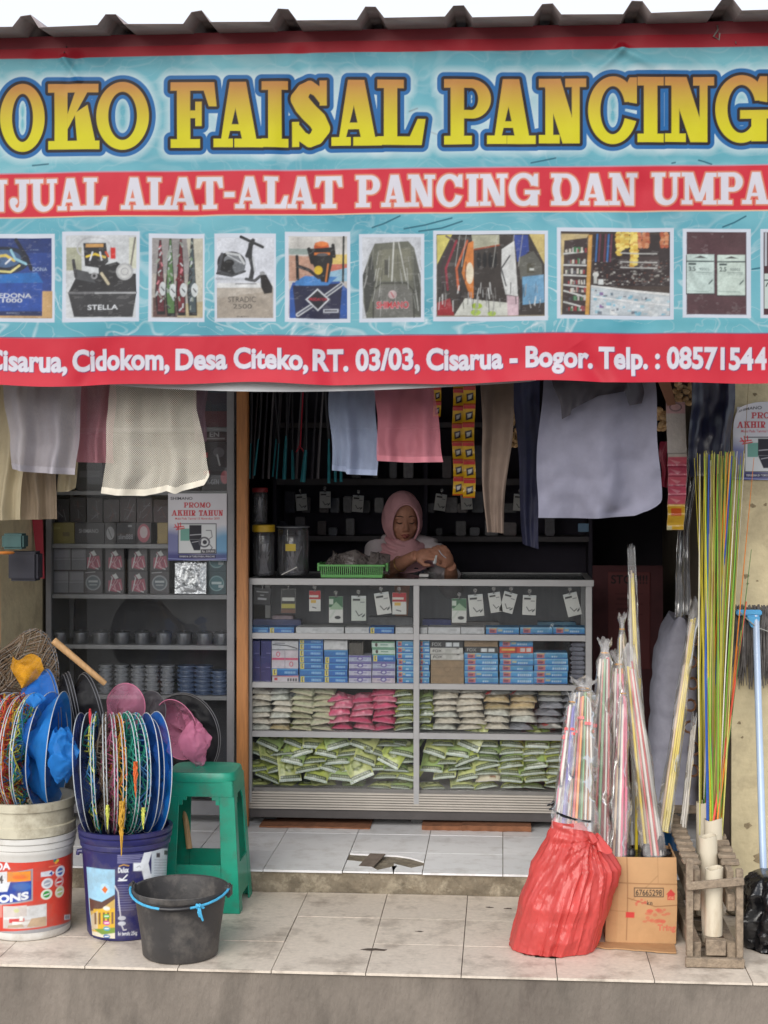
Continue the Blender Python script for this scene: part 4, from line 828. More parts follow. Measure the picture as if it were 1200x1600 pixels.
stack('yellow tagged stack', 467, 505, yb_, [('bluey', 12), ('blue', 10.5), ('bluey', 10), ('bluey', 10), ('bluey', 10), ('bluey', 10), ('bluey', 6)], GB)
stack('white topped stack', 506, 543, yb_, [('bluey', 11), ('bluey', 10.5), ('bluey', 10), ('bluey', 10.5), ('blue', 10.5), ('white', 15)], GB)
stack('left purple stack', 544.5, 580, yb_, [('purple', 12), ('purple', 11), ('purple', 11), ('purple', 10)], GB)
stack('right purple stack', 581, 617, yb_, [('purple', 12), ('purple', 11), ('purple', 11), ('bluey', 10.5), ('green', 10.5), ('green', 11)], GB)
stack('stack left of the mullion', 619.5, 646, yb_, [('sky', 9.6)]*7, GB)
stack('stack right of the mullion', 655, 671, yb_, [('sky', 9.6)]*7, GB)
stack('brown carton stack', 672.5, 724, yb_, [('brown', 36.5), ('fox', 10), ('fox', 9.5), ('black', 11)], GB)
stack('stack topped by a carton', 726, 778.5, yb_, [('sky', 9.6)]*5+[('black', 9.5), ('brown', 10)], GB)
stack('stack with an orange red box', 780.5, 833, yb_, [('sky', 9.6)]*5+[('red', 9.4), ('sky', 10)], GB)
stack('right most stack', 834, 887.5, yb_, [('sky', 9.6)]*5, GB)
# dark bundle of brushes lying on the purple stack, grey flat packs by the right post
b = MB(); p = at(556, 1023.5, YC+0.05)
for i in range(14):
    x = p.x-0.028+0.0043*i; b.box(x, p.y, p.z+0.0005, x+0.0032, p.y+0.06, p.z+0.050+0.006*random.random())
one('packet_bundle', b, mat('dark_packet_edges', c(90, 84, 78), 0.4, var=0.4, scale=40, stretch=(6, 1, 1)), 'bundle of dark thin packets standing on the left purple stack', 'packets')
M_grpack = mat('grey_pack_film', c(120, 122, 136), 0.25, var=0.4, scale=40)
def pillow(w, L, t, cvfn, m, name, lump=0.25, seed=1, hem=0.010, nres=22):
    """a filled sachet: top and bottom skins meeting in flat hems; front hem at y=0, lying flat, origin at its base"""
    cvp = Cv(0, -L, w, L, w/nres, c(200, 200, 200), lambda x, y: (x/100*w, L-y/100*w)); cvfn(cvp, 100.0*L/w)
    # the lower skin is plainer film
    def fn(X, Z):
        y = L-np.abs(Z); sg = np.where(Z >= 0, 1.0, -0.55)
        yy = np.clip((y-hem)/(L-2*hem), 0, 1); xx = np.clip((X/w-0.04)/0.92, 0, 1)
        prof = (np.sin(np.pi*yy)**0.55)*(np.sin(np.pi*xx)**0.45)
        ln = fbm(X*45+seed*3, y*45, seed, 3); z = sg*t*prof*(1-lump+lump*2*(ln-0.2))+0.002*(fbm(X*60, y*60, seed+9, 2)-0.5)
        return X-w/2, y-L+L, z+t*0.55
    # canvas runs -L..L: fold it so that z=+L and z=-L are the front hem
    return print_mesh(name, cvp, lambda X, Z: fn(X, Z), m)
def skin(fn):
    def f(cvp, H):
        # photo-like coordinates: x 0..100, y 0 at the FRONT hem growing to the back, on both skins
        base = cvp.M; cvp.M = lambda x, y: (x/100*cvp.W, cvp.L-y/100*cvp.W) if False else base(x, y)
        fn(cvp, H)
    return f
M_pack = mat('packet_film', (1, 1, 1), 0.22, var=0.12, scale=35, attr=PR, spec=0.6, bump=0.25, bscale=70)
def cv_green(k):
    def f(cvp, H):
        rs = random.Random(k); cvp.a[:] = [c(186, 196, 100), c(160, 182, 112), c(196, 200, 130)][k % 3]
        # H = length in percent of width; top skin runs y=0..H (front hem at 0), bottom skin beyond
        cvp.rect(0, 0, 100, 11, c(222, 228, 220)); cvp.rect(6, 11, 94, 25, c(46, 56, 34)); [cvp.rect(10+q*8, 15, 15+q*8, 21, c(176, 186, 150)) for q in range(10)]
        cvp.ell(50, 62, 24, 26, c(120, 130, 62)); cvp.ell(50, 62, 15, 18, c(190, 196, 140)); cvp.line([(30, 46), (70, 50)], 5, c(74, 84, 44)); cvp.line([(34, 80), (66, 84)], 5, c(90, 100, 50)); cvp.rect(8, 34, 22, 90, c(150, 164, 96), .7)
        [cvp.rect(2+q*10, 2, 6+q*10, 7, c(90, 120, 100), .8) for q in range(10)]
        cvp.rect(0, H, 100, 2*H+2, c(216, 224, 216)); [cvp.line([(q*9, H*1.75), (q*9+6, 2*H-4)], 3, c(70, 110, 84)) for q in range(12)]
    return f
def cv_plain(col, col2, k):
    def f(cvp, H):
        cvp.a[:] = col; n_ = fbm(cvp.X*90, cvp.Z*90, k, 3)[..., None]; cvp.a[:] = np.array(col)*(0.7+0.6*n_)
        cvp.rect(0, 0, 100, 8, col2, .6); cvp.rect(0, 2*H-8, 100, 2*H, col2, .6)
        cvp.rect(20, 24, 80, 60, col2, .5); rs = random.Random(k)
        for q in range(9): cvp.rect(*(lambda x, y: (x, y, x+rs.uniform(8, 30), y+rs.uniform(2, 5)))(rs.uniform(10, 70), rs.uniform(12, 2*H-12)), tuple(v*.45 for v in col), .5)
    return f
def cv_red(k):
    def f(cvp, H):
        cvp.a[:] = c(150, 150, 146); rs = random.Random(k)
        for q in range(26): x, y = rs.uniform(0, 100), rs.uniform(0, 2*H); cvp.ell(x, y, rs.uniform(5, 14), rs.uniform(4, 10), rs.choice([c(206, 40, 46), c(196, 36, 40), c(220, 214, 208), c(60, 130, 80)]))
    return f
def cv_mass(k):
    def f(cvp, H):
        cvp.a[:] = c(206, 196, 170); cvp.ell(36, 45, 14, 14, c(90, 50, 40)); cvp.line([(36, 50), (60, 80)], 5, c(150, 60, 50)); cvp.rect(60, 14, 84, 26, c(130, 90, 60)); cvp.rect(0, 0, 100, 8, c(220, 214, 206))
    return f
PK = {}
def protos(key, fns, w, L, t, name, lump=0.25, hem=0.010):
    PK[key] = [pillow(w, L, t, f, M_pack, name, lump, i+1+len(PK)*5, hem) for i, f in enumerate(fns)]
    for o in PK[key]: o['_proto'] = 1
protos('green', [cv_green(0), cv_green(1), cv_green(2)], 0.112, 0.135, 0.013, 'bait_packet')
protos('white', [cv_plain(c(216, 208, 196), c(226, 222, 214), 3), cv_plain(c(212, 204, 190), c(222, 216, 206), 5), cv_plain(c(204, 204, 196), c(222, 222, 216), 7)], 0.108, 0.14, 0.015, 'bait_packet', 0.4, 0.006)
protos('tan', [cv_plain(c(206, 182, 140), c(206, 196, 176), 8), cv_plain(c(196, 176, 136), c(196, 190, 170), 9)], 0.112, 0.14, 0.015, 'bait_packet', 0.4, 0.006)
protos('olive', [cv_plain(c(186, 186, 156), c(214, 196, 180), 11), cv_plain(c(192, 192, 166), c(218, 200, 190), 12)], 0.112, 0.14, 0.012, 'bait_packet', 0.35, 0.007)
protos('pink', [cv_plain(c(206, 92, 124), c(222, 176, 190), 13), cv_plain(c(196, 76, 110), c(220, 160, 180), 14), cv_plain(c(210, 110, 136), c(226, 190, 200), 15)], 0.112, 0.13, 0.014, 'bait_packet', 0.3, 0.009)
protos('red', [cv_red(3), cv_red(4)], 0.116, 0.14, 0.02, 'bait_packet', 0.4, 0.006)
protos('grey', [cv_plain(c(174, 174, 178), c(190, 192, 196), 16), cv_plain(c(160, 160, 168), c(180, 182, 190), 17)], 0.112, 0.14, 0.014, 'bait_packet', 0.45, 0.006)
protos('straw', [cv_mass(1)], 0.112, 0.135, 0.014, 'bait_packet')
PUSED = set()
def put_pk(key, i, loc, rot, label, group, sc=(1, 1, 1)):
    src = PK[key][i % len(PK[key])]
    if src.name not in PUSED:
        PUSED.add(src.name); o = src; o.location = loc; o.rotation_euler = rot
        if '_proto' in o: del o['_proto']
    else: o = copy_thing(src, loc, rot)
    o.scale = sc; return tag(o, label, 'packet', group)
PDESC = {'green': 'green bait packet', 'white': 'whitish filled bait packet', 'tan': 'tan filled bait packet', 'olive': 'greenish white bait packet', 'pink': 'pink bait packet', 'red': 'red speckled bait packet', 'grey': 'grey clear bait packet', 'straw': 'straw coloured bait packet'}
def pile(name, keys, xc, ybot, n, dpx, grp, wpx=40, seed=0, tilt=(2, 16), yaw=12, roll=6, jx=3.5, dy=(0, .02), top=None):
    """n packets lying on one another, front hems towards the street"""
    rs = random.Random(seed+int(xc))
    for k in range(n):
        key = keys[k] if isinstance(keys, (list, tuple)) else keys
        if top and k == n-1: key = top
        w0 = {'green': .112, 'white': .108}.get(key, .112)
        px = xc+rs.uniform(-jx, jx); Y = YC+0.036+rs.uniform(*dy); p = at(px, ybot-dpx*k-1, Y)
        sx = wpx/ppm(px, Y)/w0*rs.uniform(.97, 1.06)
        tl = rs.uniform(*tilt) if k else 1
        put_pk(key, rs.randrange(3), p, (R(tl), R(rs.uniform(-roll, roll)), R(rs.uniform(-yaw, yaw))), '%s, %s up in the %s' % (PDESC[key], ORD[k] if k else 'lowest', name), grp, (sx, 0.9, rs.uniform(1.5, 2.0)*dpx/11.5))
G3, G4 = 'bait packets piled on the third counter shelf', 'bait packets piled on the lowest counter shelf'
yb3 = 1145
pile('pile next to the wooden post', 'white', 406, yb3, 7, 9.3, G3, 34, 1); pile('second pile from the wooden post', ['tan', 'white', 'white', 'white', 'white', 'white', 'white'], 437, yb3, 7, 9.3, G3, 34, 2)
pile('third pile from the wooden post', 'olive', 470, yb3, 7, 9.4, G3, 36, 3, (4, 22), 16, 9); pile('fourth pile from the wooden post', 'olive', 502, yb3, 7, 9.4, G3, 36, 4, (4, 22), 16, 9)
pile('left pink pile', 'pink', 532, yb3, 5, 11, G3, 34, 5, (4, 28), 16, 8); pile('middle pink pile', 'pink', 566, yb3, 5, 10.5, G3, 36, 6, (4, 34), 18, 9); pile('right pink pile', 'pink', 600, yb3, 6, 10.8, G3, 36, 7, (4, 26), 18, 9)
pile('green pile left of the mullion', 'green', 631, yb3, 6, 10.5, G3, 30, 8, (8, 34), 14, 10); pile('green pile right of the mullion', 'green', 665, yb3, 5, 11, G3, 22, 9, (6, 30), 10, 10)
pile('first white pile', 'white', 697, yb3, 7, 9.7, G3, 40, 10, (1, 12), 9, 5); pile('second white pile', 'white', 737, yb3, 7, 9.7, G3, 40, 11, (1, 12), 9, 5)
pile('pile under the left red speckled packet', ['white', 'white', 'white', 'tan', 'tan', 'red'], 777, yb3, 6, 10.6, G3, 40, 12, (1, 14), 9, 5); pile('pile under the right red speckled packet', ['grey', 'white', 'white', 'tan', 'tan', 'red'], 817, yb3, 6, 10.6, G3, 40, 13, (1, 14), 9, 5)
pile('grey pile left of the rods', ['red', 'grey', 'grey', 'grey', 'grey', 'olive'], 860, yb3, 6, 10.8, G3, 40, 14, (1, 5), 4, 2); pile('grey pile beside the right post', 'grey', 897, yb3, 6, 10.8, G3, 36, 15, (1, 5), 4, 2)
yb4 = 1237
def heap(name, x0, x1, cols, rows, seed, rowh):
    rs = random.Random(seed)
    for r_ in range(rows):
        for k in range(cols):
            px = x0+(x1-x0)*(k+0.5+(0.35 if r_ % 2 else -0.1))/cols+rs.uniform(-5, 5); px = min(max(px, x0+12), x1-14)
            Y = YC+0.044+rs.uniform(0, .02)+0.003*r_; p = at(px, yb4-rowh*r_-2-rs.uniform(0, 4)*(r_ > 0), Y)
            up = rs.random() < 0.28 and r_ > 0
            tl = rs.uniform(40, 66) if up else rs.uniform(10, 42)
            if r_ == 0: tl = rs.uniform(2, 12)
            put_pk('green', rs.randrange(3), p, (R(tl), R(rs.uniform(-24, 24)*(r_ > 0)), R(rs.uniform(-28, 28))), 'green packet in the heap, %s row up, %s from the %s' % (['lowest', 'second', 'third', 'fourth', 'fifth', 'sixth'][r_], NTH[k], name), G4, (rs.uniform(.86, 1.02), rs.uniform(.86, 1.02), rs.uniform(.9, 1.3)))
heap('wooden post', 388, 646, 7, 6, 21, 12.6)
heap('mullion, right bay', 656, 745, 2, 6, 22, 12.6)
for nm, xc, s_ in (('pile holding the straw packet', 760, 31), ('slim pile in the middle of the right bay', 800, 32), ('pile right of the middle one', 836, 33), ('pile behind the leaning rods', 872, 34), ('pile beside the right post', 902, 35)):
    pile(nm, ['green', 'straw', 'green', 'green', 'green', 'green', 'green'] if xc == 760 else 'green', xc, yb4, 7, 10.8, G4, 39, s_, (6, 30) if xc != 836 else (12, 46), 20, 11)
b = MB(); p0 = at(891, 1067.5, YC+0.05); p1 = at(914, 1000, YC+0.05)
for k in range(9):
    z = p0.z+0.0005+k*(p1.z-p0.z-0.01)/9; o_ = random.uniform(-.004, .004)
    bb = MB(); bb.box(p0.x+o_, p0.y, z, p1.x+o_, p0.y+0.12, z+0.0165)
    one('tackle_packet', bb, M_grpack, 'grey clear packet stacked beside the right counter post, %s from below' % NTH[k], 'packet', 'grey packets stacked by the right counter post', bevel=0.005)
# ---- hook cards hanging behind the front glass
def card(x0, x1, y0, y1, tilt, bgc, parts, label):
    Y = YC+0.042; p0 = at(x0, y1, Y); p1 = at(x1, y0, Y); w, h = p1.x-p0.x, p1.z-p0.z; H = 100*h/w
    cc_ = Cv(0, 0, w, h, w/26, bgc, lambda x, y: (x/100*w, h-y/100*w)); parts(cc_, H)
    cc_.poly([(36, 8), (50, 2), (64, 8)], c(60, 60, 66))
    t = R(tilt); o = thing('hook_card', label, 'hook card', ((p0.x+p1.x)/2, Y, p1.z), 'hook cards hung inside the counter glass')
    def fn(X, Z):
        x = X-w/2; z = Z-h; return o.location.x+x*math.cos(t)+z*math.sin(t)*-1, Y+0*X, p1.z+x*math.sin(t)+z*math.cos(t)
    pm = print_mesh('card', cc_, fn, M_paper, o); md = pm.modifiers.new('t', 'SOLIDIFY'); md.thickness = 0.0012
    b = MB(); q = Vector((o.location.x, Y-0.004, p1.z+0.012)); b.tube([q+Vector((0, -0.010, 0.006)), q+Vector((0, -0.006, 0.006)), q+Vector((0, 0.002, 0.006)), q+Vector((0, 0.004, -0.008)), q+Vector((0, 0.0, -0.014)), q+Vector((0, -0.004, -0.010))], [.009, .006, .003, .0022, .0022, .002], 8)
    b.build('suction_hook', M_film, o)
def p_white(cc_, H): cc_.rect(0, 0, 100, 16, c(200, 204, 206)); cc_.rect(10, 20, 60, 34, c(60, 60, 64)); cc_.line([(30, H*.6), (50, H*.8), (74, H*.72)], 6, c(70, 72, 76)); cc_.rect(60, 40, 90, 46, c(120, 122, 126)); cc_.poly([(70, H-30), (92, H-50), (92, H-36), (76, H-22)], c(70, 76, 80))
def p_green(cc_, H): cc_.rect(0, 0, 100, H*.42, c(70, 110, 84)); cc_.poly([(0, H*.5), (50, H*.2), (100, H*.45), (100, H*.5)], c(150, 176, 150)); cc_.line([(10, H*.8), (40, H*.55)], 14, c(190, 196, 190)); cc_.ell(62, H*.8, 22, 12, c(60, 60, 64)); cc_.rect(0, H*.1, 30, H*.3, c(190, 200, 190))
def p_red(cc_, H): cc_.rect(0, 0, 100, H*.42, c(170, 50, 56)); cc_.rect(0, H*.22, 80, H*.32, c(206, 196, 190)); cc_.rect(15, H*.45, 60, H*.6, c(206, 170, 90)); cc_.line([(30, H*.8), (60, H*.85)], 8, c(90, 90, 96))
def p_dark(cc_, H): cc_.rect(4, 4, 96, H-4, c(40, 40, 46)); cc_.rect(16, H*.2, 84, H*.26, c(150, 150, 154)); cc_.rect(38, H*.4, 60, H*.46, c(150, 150, 154)); cc_.rect(26, H*.58, 76, H*.7, c(160, 160, 166))
def p_yel(cc_, H): cc_.rect(0, 0, 100, H, c(56, 56, 58)); cc_.rect(8, H*.36, 92, H*.5, c(190, 190, 186)); cc_.rect(4, H*.62, 96, H*.8, c(170, 160, 80)); cc_.rect(0, H*.84, 100, H, c(110, 80, 70))
WB = c(206, 206, 204)
for a in ((397, 424, 919, 945, -4, c(60, 60, 66), p_dark, 'black hook card with white lettering hanging near the wooden post'), (439, 462, 920, 958, 0, WB, p_yel, 'dark hook card with a yellow band hanging in the counter'), (483, 501, 923, 955, 0, WB, p_red, 'red and white hook card hanging left of the green one'), (514, 536, 932, 973, 0, WB, p_green, 'green and white hook card hanging in the left bay'), (549, 572, 931, 970, 0, c(190, 196, 190), p_white, 'long pale hook card hanging in the middle of the left bay'), (584, 607, 926, 960, 9, WB, p_white, 'white hook card tilted to the left hanging in the left bay'), (613, 635, 926, 960, 0, WB, p_red, 'red topped hook card hanging next to the mullion'), (706, 729, 935, 973, 0, WB, p_green, 'green and white hook card hanging in the right bay'), (731, 754, 929, 963, 5, WB, p_white, 'white hook card next to the green one in the right bay'), (762, 781, 926, 957, 9, WB, p_white, 'small white hook card tilted left hanging beside the middle of the right bay'), (788, 809, 926, 958, -15, WB, p_white, 'white hook card tilted to the right hanging in the right bay'), (817, 838, 930, 961, -2, WB, p_white, 'white hook card hanging straight in the right bay'), (879, 901, 927, 963, 14, WB, p_white, 'white tilted hook card hanging alone near the right post')): card(*a)
# loose stock lying at the back of the top shelf
for k, (a, e, y0, cc, lab) in enumerate(((395, 470, 968, c(50, 60, 110), 'dark blue packet lying at the back of the top counter shelf on the left'), (425, 458, 962, c(150, 130, 140), 'pale pink packet lying at the back of the top counter shelf'), (575, 645, 964, c(110, 112, 118), 'grey flat case lying behind the cards of the left bay'), (660, 705, 968, c(40, 50, 110), 'navy packet lying behind the mullion'), (690, 780, 972, c(120, 116, 116), 'grey tray lying at the back of the right bay'), (840, 900, 972, c(70, 120, 150), 'teal packet lying at the back near the right post'))):
    Y = YC+0.22+0.02*k; p = at((a+e)/2, y0, Y); w = (e-a)/ppm((a+e)/2, Y); b = MB(); b.box(p.x-w/2, Y, SHT[0]-0.0028, p.x+w/2, Y+0.07, p.z)
    one('tackle_packet', b, mat('pack_%d' % k, cc, 0.4, var=0.3, scale=25), lab, 'packet', bevel=0.004)
for o in [o for o in bpy.data.objects if '_proto' in o]: bpy.data.objects.remove(o)
# cardboard sheets pushed under the counter
for (a, e, y, z, lab) in ((405, 578, 1291, .006, 'long flattened brown cardboard under the counter, by the stool'), (659, 722, 1296, .018, 'dark red brown cardboard under the middle of the counter'), (722, 830, 1293, .022, 'wide brown cardboard under the right half of the counter')):
    Y = YC-0.035; b = MB(); x0, x1 = xat(a, Y), xat(e, Y)
    n = 12; b.prism([(x0+(x1-x0)*i/n, Y+random.uniform(-.006, .006), FL+.001) for i in range(n+1)]+[(x1, Y+0.2, FL+.001), (x0, Y+0.2, FL+.001)], (0, 0, z))
    one('cardboard', b, mat('old_cardboard', c(128, 84, 58), 0.9, var=0.35, scale=22), lab, 'cardboard')
# ---- glass cabinet on the left
GX0, GX1 = cx(72), cx(366); GY1 = YC+0.38
cab = thing('display_cabinet', 'tall glass cabinet with grey aluminium frame and five shelves beside the wooden post', 'cabinet', ((GX0+GX1)/2, YC+0.2, FL))
for a, e in ((GX0-0.002, GX0+0.022), (GX1-0.032, GX1)): cbox('post', a, YC, FL, e, YC+0.035, 2.22, M_aluD, 0.002, cab); cbox('post', a, GY1-0.03, FL, e, GY1, 2.22, M_aluD, 0.002, cab)
cbox('rail', GX0+0.0225, YC+0.002, FL+0.04, GX1-0.0325, YC+0.03, FL+0.10, M_aluD, 0.002, cab); cbox('rail', GX0+0.0225, YC+0.002, 2.17, GX1-0.0325, YC+0.03, 2.219, M_aluD, 0.002, cab)
cbox('back_panel', GX0+0.0225, GY1-0.02, FL+0.04, GX1-0.0325, GY1-0.01, 2.2, mat('cabinet_back', c(46, 46, 56), 0.5, var=0.25, scale=3, stretch=(5, 1, .5)), 0, cab)
GS = [cz(y, 220) for y in (1087, 1008.5, 929.5, 850.5, 767, 668)]
for z in GS: cbox('shelf', GX0+0.0225, YC+0.012, z-0.018, GX1-0.0325, GY1-0.021, z, M_aluD, 0.002, cab)
b = MB(); b.box(GX0+0.0225, YC+0.004, FL+0.101, GX1-0.0325, YC+0.008, 2.169); b.build('glass_door', M_glass, cab)
cbox('side_panel', GX0-0.001, YC+0.036, FL+0.02, GX0+0.002, GY1-0.031, 2.2, M_aluD, 0, cab)
# tins in a row
tin0 = None
for k, px in enumerate((94, 126, 158, 191, 223, 256, 288, 320, 347)):
    z0 = GS[1]; Y = YC+0.075; x = xat(px, Y)
    if tin0 is None:
        b = MB(); r = 0.034; h = 0.052
        b.lathe([(0, 0), (r*.96, 0), (r, .002), (r, h*.78), (r*1.05, h*.80), (r*1.05, h*.9), (r*.9, h), (r*.4, h*1.02), (0, h*1.02)], 0, 0, 28)
        tin0 = b.build('tin', mat('tin_metal', c(150, 152, 160), 0.3, metal=0.8, var=0.2, scale=20), None); o = tin0
        b = MB(); b.lathe([(r*.15, h*1.015), (r*.2, h*1.12), (0, h*1.14)], 0, 0, 14); kb = b.build('lid_knob', mat('tin_metal', (0, 0, 0)), tin0)
        o.location = (x, Y, z0)
    else: o = copy_thing(tin0, (x, Y, z0), (0, 0, k*1.3))
    tag(o, 'grey metal tin on the cabinet shelf, %s from the left' % NTH[k], 'tin', 'row of metal tins in the cabinet')
# spools: stacks on the lowest visible shelf
b = MB(); b.lathe([(0, 0), (.03, 0), (.031, .002), (.031, .005), (.024, .006), (.024, .014), (.031, .015), (.031, .018), (.03, .02), (0, .02)], 0, 0, 24); sp0 = b.build('line_spool', mat('spool_grey', c(128, 130, 138), 0.35, var=0.3, scale=30), None)
b = MB(); b.lathe([(0, 0), (.04, 0), (.041, .002), (.041, .005), (.032, .006), (.032, .014), (.041, .015), (.041, .018), (.04, .02), (0, .02)], 0, 0, 24); sp1 = b.build('line_spool', mat('spool_blue', c(78, 92, 120), 0.35, var=0.3, scale=30), None)
used = set()
for k, (px, kind, n_) in enumerate(((165, 0, 6), (190, 0, 6), (216, 0, 6), (238, 0, 6), (262, 0, 6), (292, 1, 6), (318, 1, 6), (344, 1, 5))):
    src = sp1 if kind else sp0; Y = YC+0.08; x = xat(px, Y)
    for j in range(n_):
        loc = (x+random.uniform(-.001, .001), Y, GS[0]+0.0002+0.0203*j)
        if kind in used: o = copy_thing(src, loc)
        else: used.add(kind); o = src; o.location = loc
        tag(o, '%s line spool, %s up in the %s spool stack of the cabinet' % ('blue' if kind else 'grey', ORD[j] if j else 'lowest', NTH[k]), 'spool', 'line spools stacked in the cabinet')
# small lure boxes, two rows
M_lb = mat('clear_box_dark', c(70, 66, 72), 0.2, var=0.3, scale=30)
def lure(k, style):
    w, h = 0.083, 0.098; cvb = Cv(0, 0, w, h, w/34, c(60, 56, 62), lambda x, y: (x/100*w, h-y/100*w)); H = 118; rs = random.Random(k)
    cvb.rect(4, 4, 96, H-4, c(78, 74, 80))
    if style == 'pink':
        cvb.poly([(18, 50), (84, 40), (92, 96), (60, H-8), (16, 100)], c(160, 84, 104)); cvb.poly([(30, 30), (56, 12), (70, 36), (50, 44)], c(196, 198, 200)); [cvb.line([(rs.uniform(10, 90), rs.uniform(20, 110)), (rs.uniform(10, 90), rs.uniform(20, 110))], rs.uniform(2, 6), rs.choice([c(206, 206, 210), c(130, 70, 90), c(206, 170, 180)])) for q in range(12)]
    if style == 'disc': cvb.ell(50, 62, 40, 40, c(140, 144, 150)); cvb.ell(50, 62, 33, 33, c(86, 96, 106)); cvb.rect(26, 50, 74, 60, c(176, 180, 186)); cvb.rect(30, 70, 70, 76, c(150, 156, 160)); cvb.line([(10, 10), (60, 6)], 3, c(190, 190, 196))
    if style == 'teal': cvb.a[:] = c(50, 74, 84); cvb.ell(50, 62, 40, 40, c(120, 150, 156)); cvb.ell(50, 62, 34, 34, c(70, 110, 120)); cvb.rect(24, 54, 76, 66, c(180, 196, 200)); cvb.rect(60, 70, 86, 84, c(170, 180, 186))
    if style == 'pale': cvb.rect(4, 4, 96, H-4, c(120, 120, 128)); cvb.rect(10, 10, 90, 50, c(136, 136, 144)); cvb.line([(8, 60), (92, 58)], 3, c(160, 160, 166))
    b = MB(); b.box(-w/2, 0.0008, 0, w/2, 0.05, h); o = b.build('lure_box', M_lb, None, bevel=0.001); p = print_mesh('printed_front', cvb, lambda X, Z: (X-w/2, 0*X, Z), M_card); p.parent = o; return o
LB = {}
LR = [('pale', 'pale', 'pink', 'pink', 'pink', 'pink', 'disc', 'teal'), ('pale', 'pale', 'disc', 'pink', 'pink', 'disc', 'disc', 'teal')]
LX = [(97, 0), (121, 0), (145, 0), (179, 0), (215, 0), (249, 0), (298, 0), (338, 0)]
LDES = {'pale': 'pale grey frosted lure box', 'pink': 'clear box with a pink lure', 'disc': 'clear box with a grey round reel', 'teal': 'teal box with a round label'}
for r_ in range(2):
    for k in range(8):
        s_ = LR[1-r_][k]; Y = YC+0.05; loc = (xat(LX[k][0], Y), Y+random.uniform(0, .008), GS[2]+0.0003+r_*0.0986)
        if s_ not in LB: LB[s_] = lure(k, s_); o = LB[s_]; o.location = loc
        else: o = copy_thing(LB[s_], loc)
        o.rotation_euler = (0, 0, random.uniform(-.05, .05))
        tag(o, '%s, %s cabinet row, %s from the left' % (LDES[s_], 'upper' if r_ else 'lower', NTH[k]), 'lure box', 'lure boxes in two rows in the cabinet')
# foil pouch in front of them
def cv_foil(cvp, H): cvp.a[:] = c(196, 198, 204); cvp.rect(24, 22, 78, 78, c(110, 114, 120)); cvp.ell(50, 50, 24, 24, c(190, 192, 196)); cvp.line([(30, 50), (70, 50)], 4, c(110, 112, 116)); [cvp.line([(random.uniform(0, 100), random.uniform(0, 2*H)), (random.uniform(0, 100), random.uniform(0, 2*H))], 3, random.choice([c(230, 230, 234), c(110, 110, 116)])) for q in range(16)]
fo = pillow(0.135, 0.135, 0.007, cv_foil, mat('silver_foil', (1, 1, 1), 0.25, metal=0.5, attr=PR, var=0.1, bump=0.6, bscale=50), 'foil_pouch', 0.5, 4, 0.008)
p = at(298, 927, YC+0.03); fo.location = (p.x, YC+0.026, GS[2]+0.004); fo.rotation_euler = (R(86), 0, R(2)); tag(fo, 'crinkled silver foil pouch with a round window standing under the cabinet poster', 'pouch')
# reel cartons on the next shelves
def reelbox(x0, x1, y0, y1, col, prt, label, Y=YC+0.05):
    p0 = at(x0, y1, Y); p1 = at(x1, y0, Y); w, h = p1.x-p0.x, p1.z-p0.z; cvb = Cv(0, 0, w, h, w/46, col, lambda x, y: (x/100*w, h-y/100*w)); prt(cvb, 100*h/w); cvb.noise(.15, 30, 3)
    b = MB(); b.box(-w/2, 0.0008, 0, w/2, 0.09, h); o = b.build('reel_box', mat('reelbox%d' % int(col[0]*999), tuple(v*.9 for v in col), 0.45), None, bevel=.001); p = print_mesh('printed_front', cvb, lambda X, Z: (X-w/2, 0*X, Z), M_card); p.parent = o
    o.location = ((p0.x+p1.x)/2, Y, p0.z+0.0003); tag(o, label, 'reel box', 'reel boxes on the upper cabinet shelves')
DK = c(48, 46, 54)
reelbox(80, 116, 817, 849.5, c(136, 124, 64), lambda v, H: (v.rect(50, H*.45, 80, H*.65, c(100, 84, 50)), v.rect(10, H*.2, 40, H*.3, c(160, 150, 90))), 'small mustard yellow reel box at the left end of the cabinet shelf')
reelbox(117, 163, 817, 849.5, DK, lambda v, H: v.text('SHIMANO', 14, 80, H*.30, H*.48, c(170, 170, 176), .01), 'black reel box with pale lettering next to the mustard yellow one')
reelbox(164, 181, 817, 849.5, c(60, 56, 62), lambda v, H: (v.ell(50, H*.5, 36, 60, c(150, 150, 156)), v.line([(30, H*.3), (60, H*.7)], 10, c(90, 88, 96))), 'narrow dark reel box with a grey oval in the cabinet')
reelbox(182, 212, 817, 849.5, DK, lambda v, H: (v.text('slim888', 10, 86, H*.55, H*.78, c(150, 150, 158), .01), v.rect(60, H*.1, 80, H*.2, c(150, 150, 156))), 'black reel box with pale digits left of the pink oval one')
reelbox(213, 236, 817, 849.5, c(58, 50, 58), lambda v, H: (v.ell(50, H*.5, 42, 62, c(170, 90, 106)), v.ell(50, H*.45, 26, 40, c(196, 180, 186))), 'dark reel box with a pink oval in the cabinet')
reelbox(246, 262, 817, 849.5, c(160, 138, 90), lambda v, H: None, 'narrow tan box tucked behind the cabinet poster')
rs = random.Random(15)
for k in range(7):
    a = 84+k*26; reelbox(a, a+24, 775+rs.uniform(0, 6), 816.5, c(40+4*k, 38, 46), lambda v, H: [v.line([(rs.uniform(10, 90), rs.uniform(10, H-10)), (rs.uniform(10, 90), rs.uniform(10, H-10))], rs.uniform(2, 6), rs.choice([c(120, 116, 124), c(80, 76, 84), c(96, 50, 50)])) for q in range(7)], 'dark clear reel pack in the back row above the cabinet boxes, %s from the left' % NTH[k], YC+0.12)
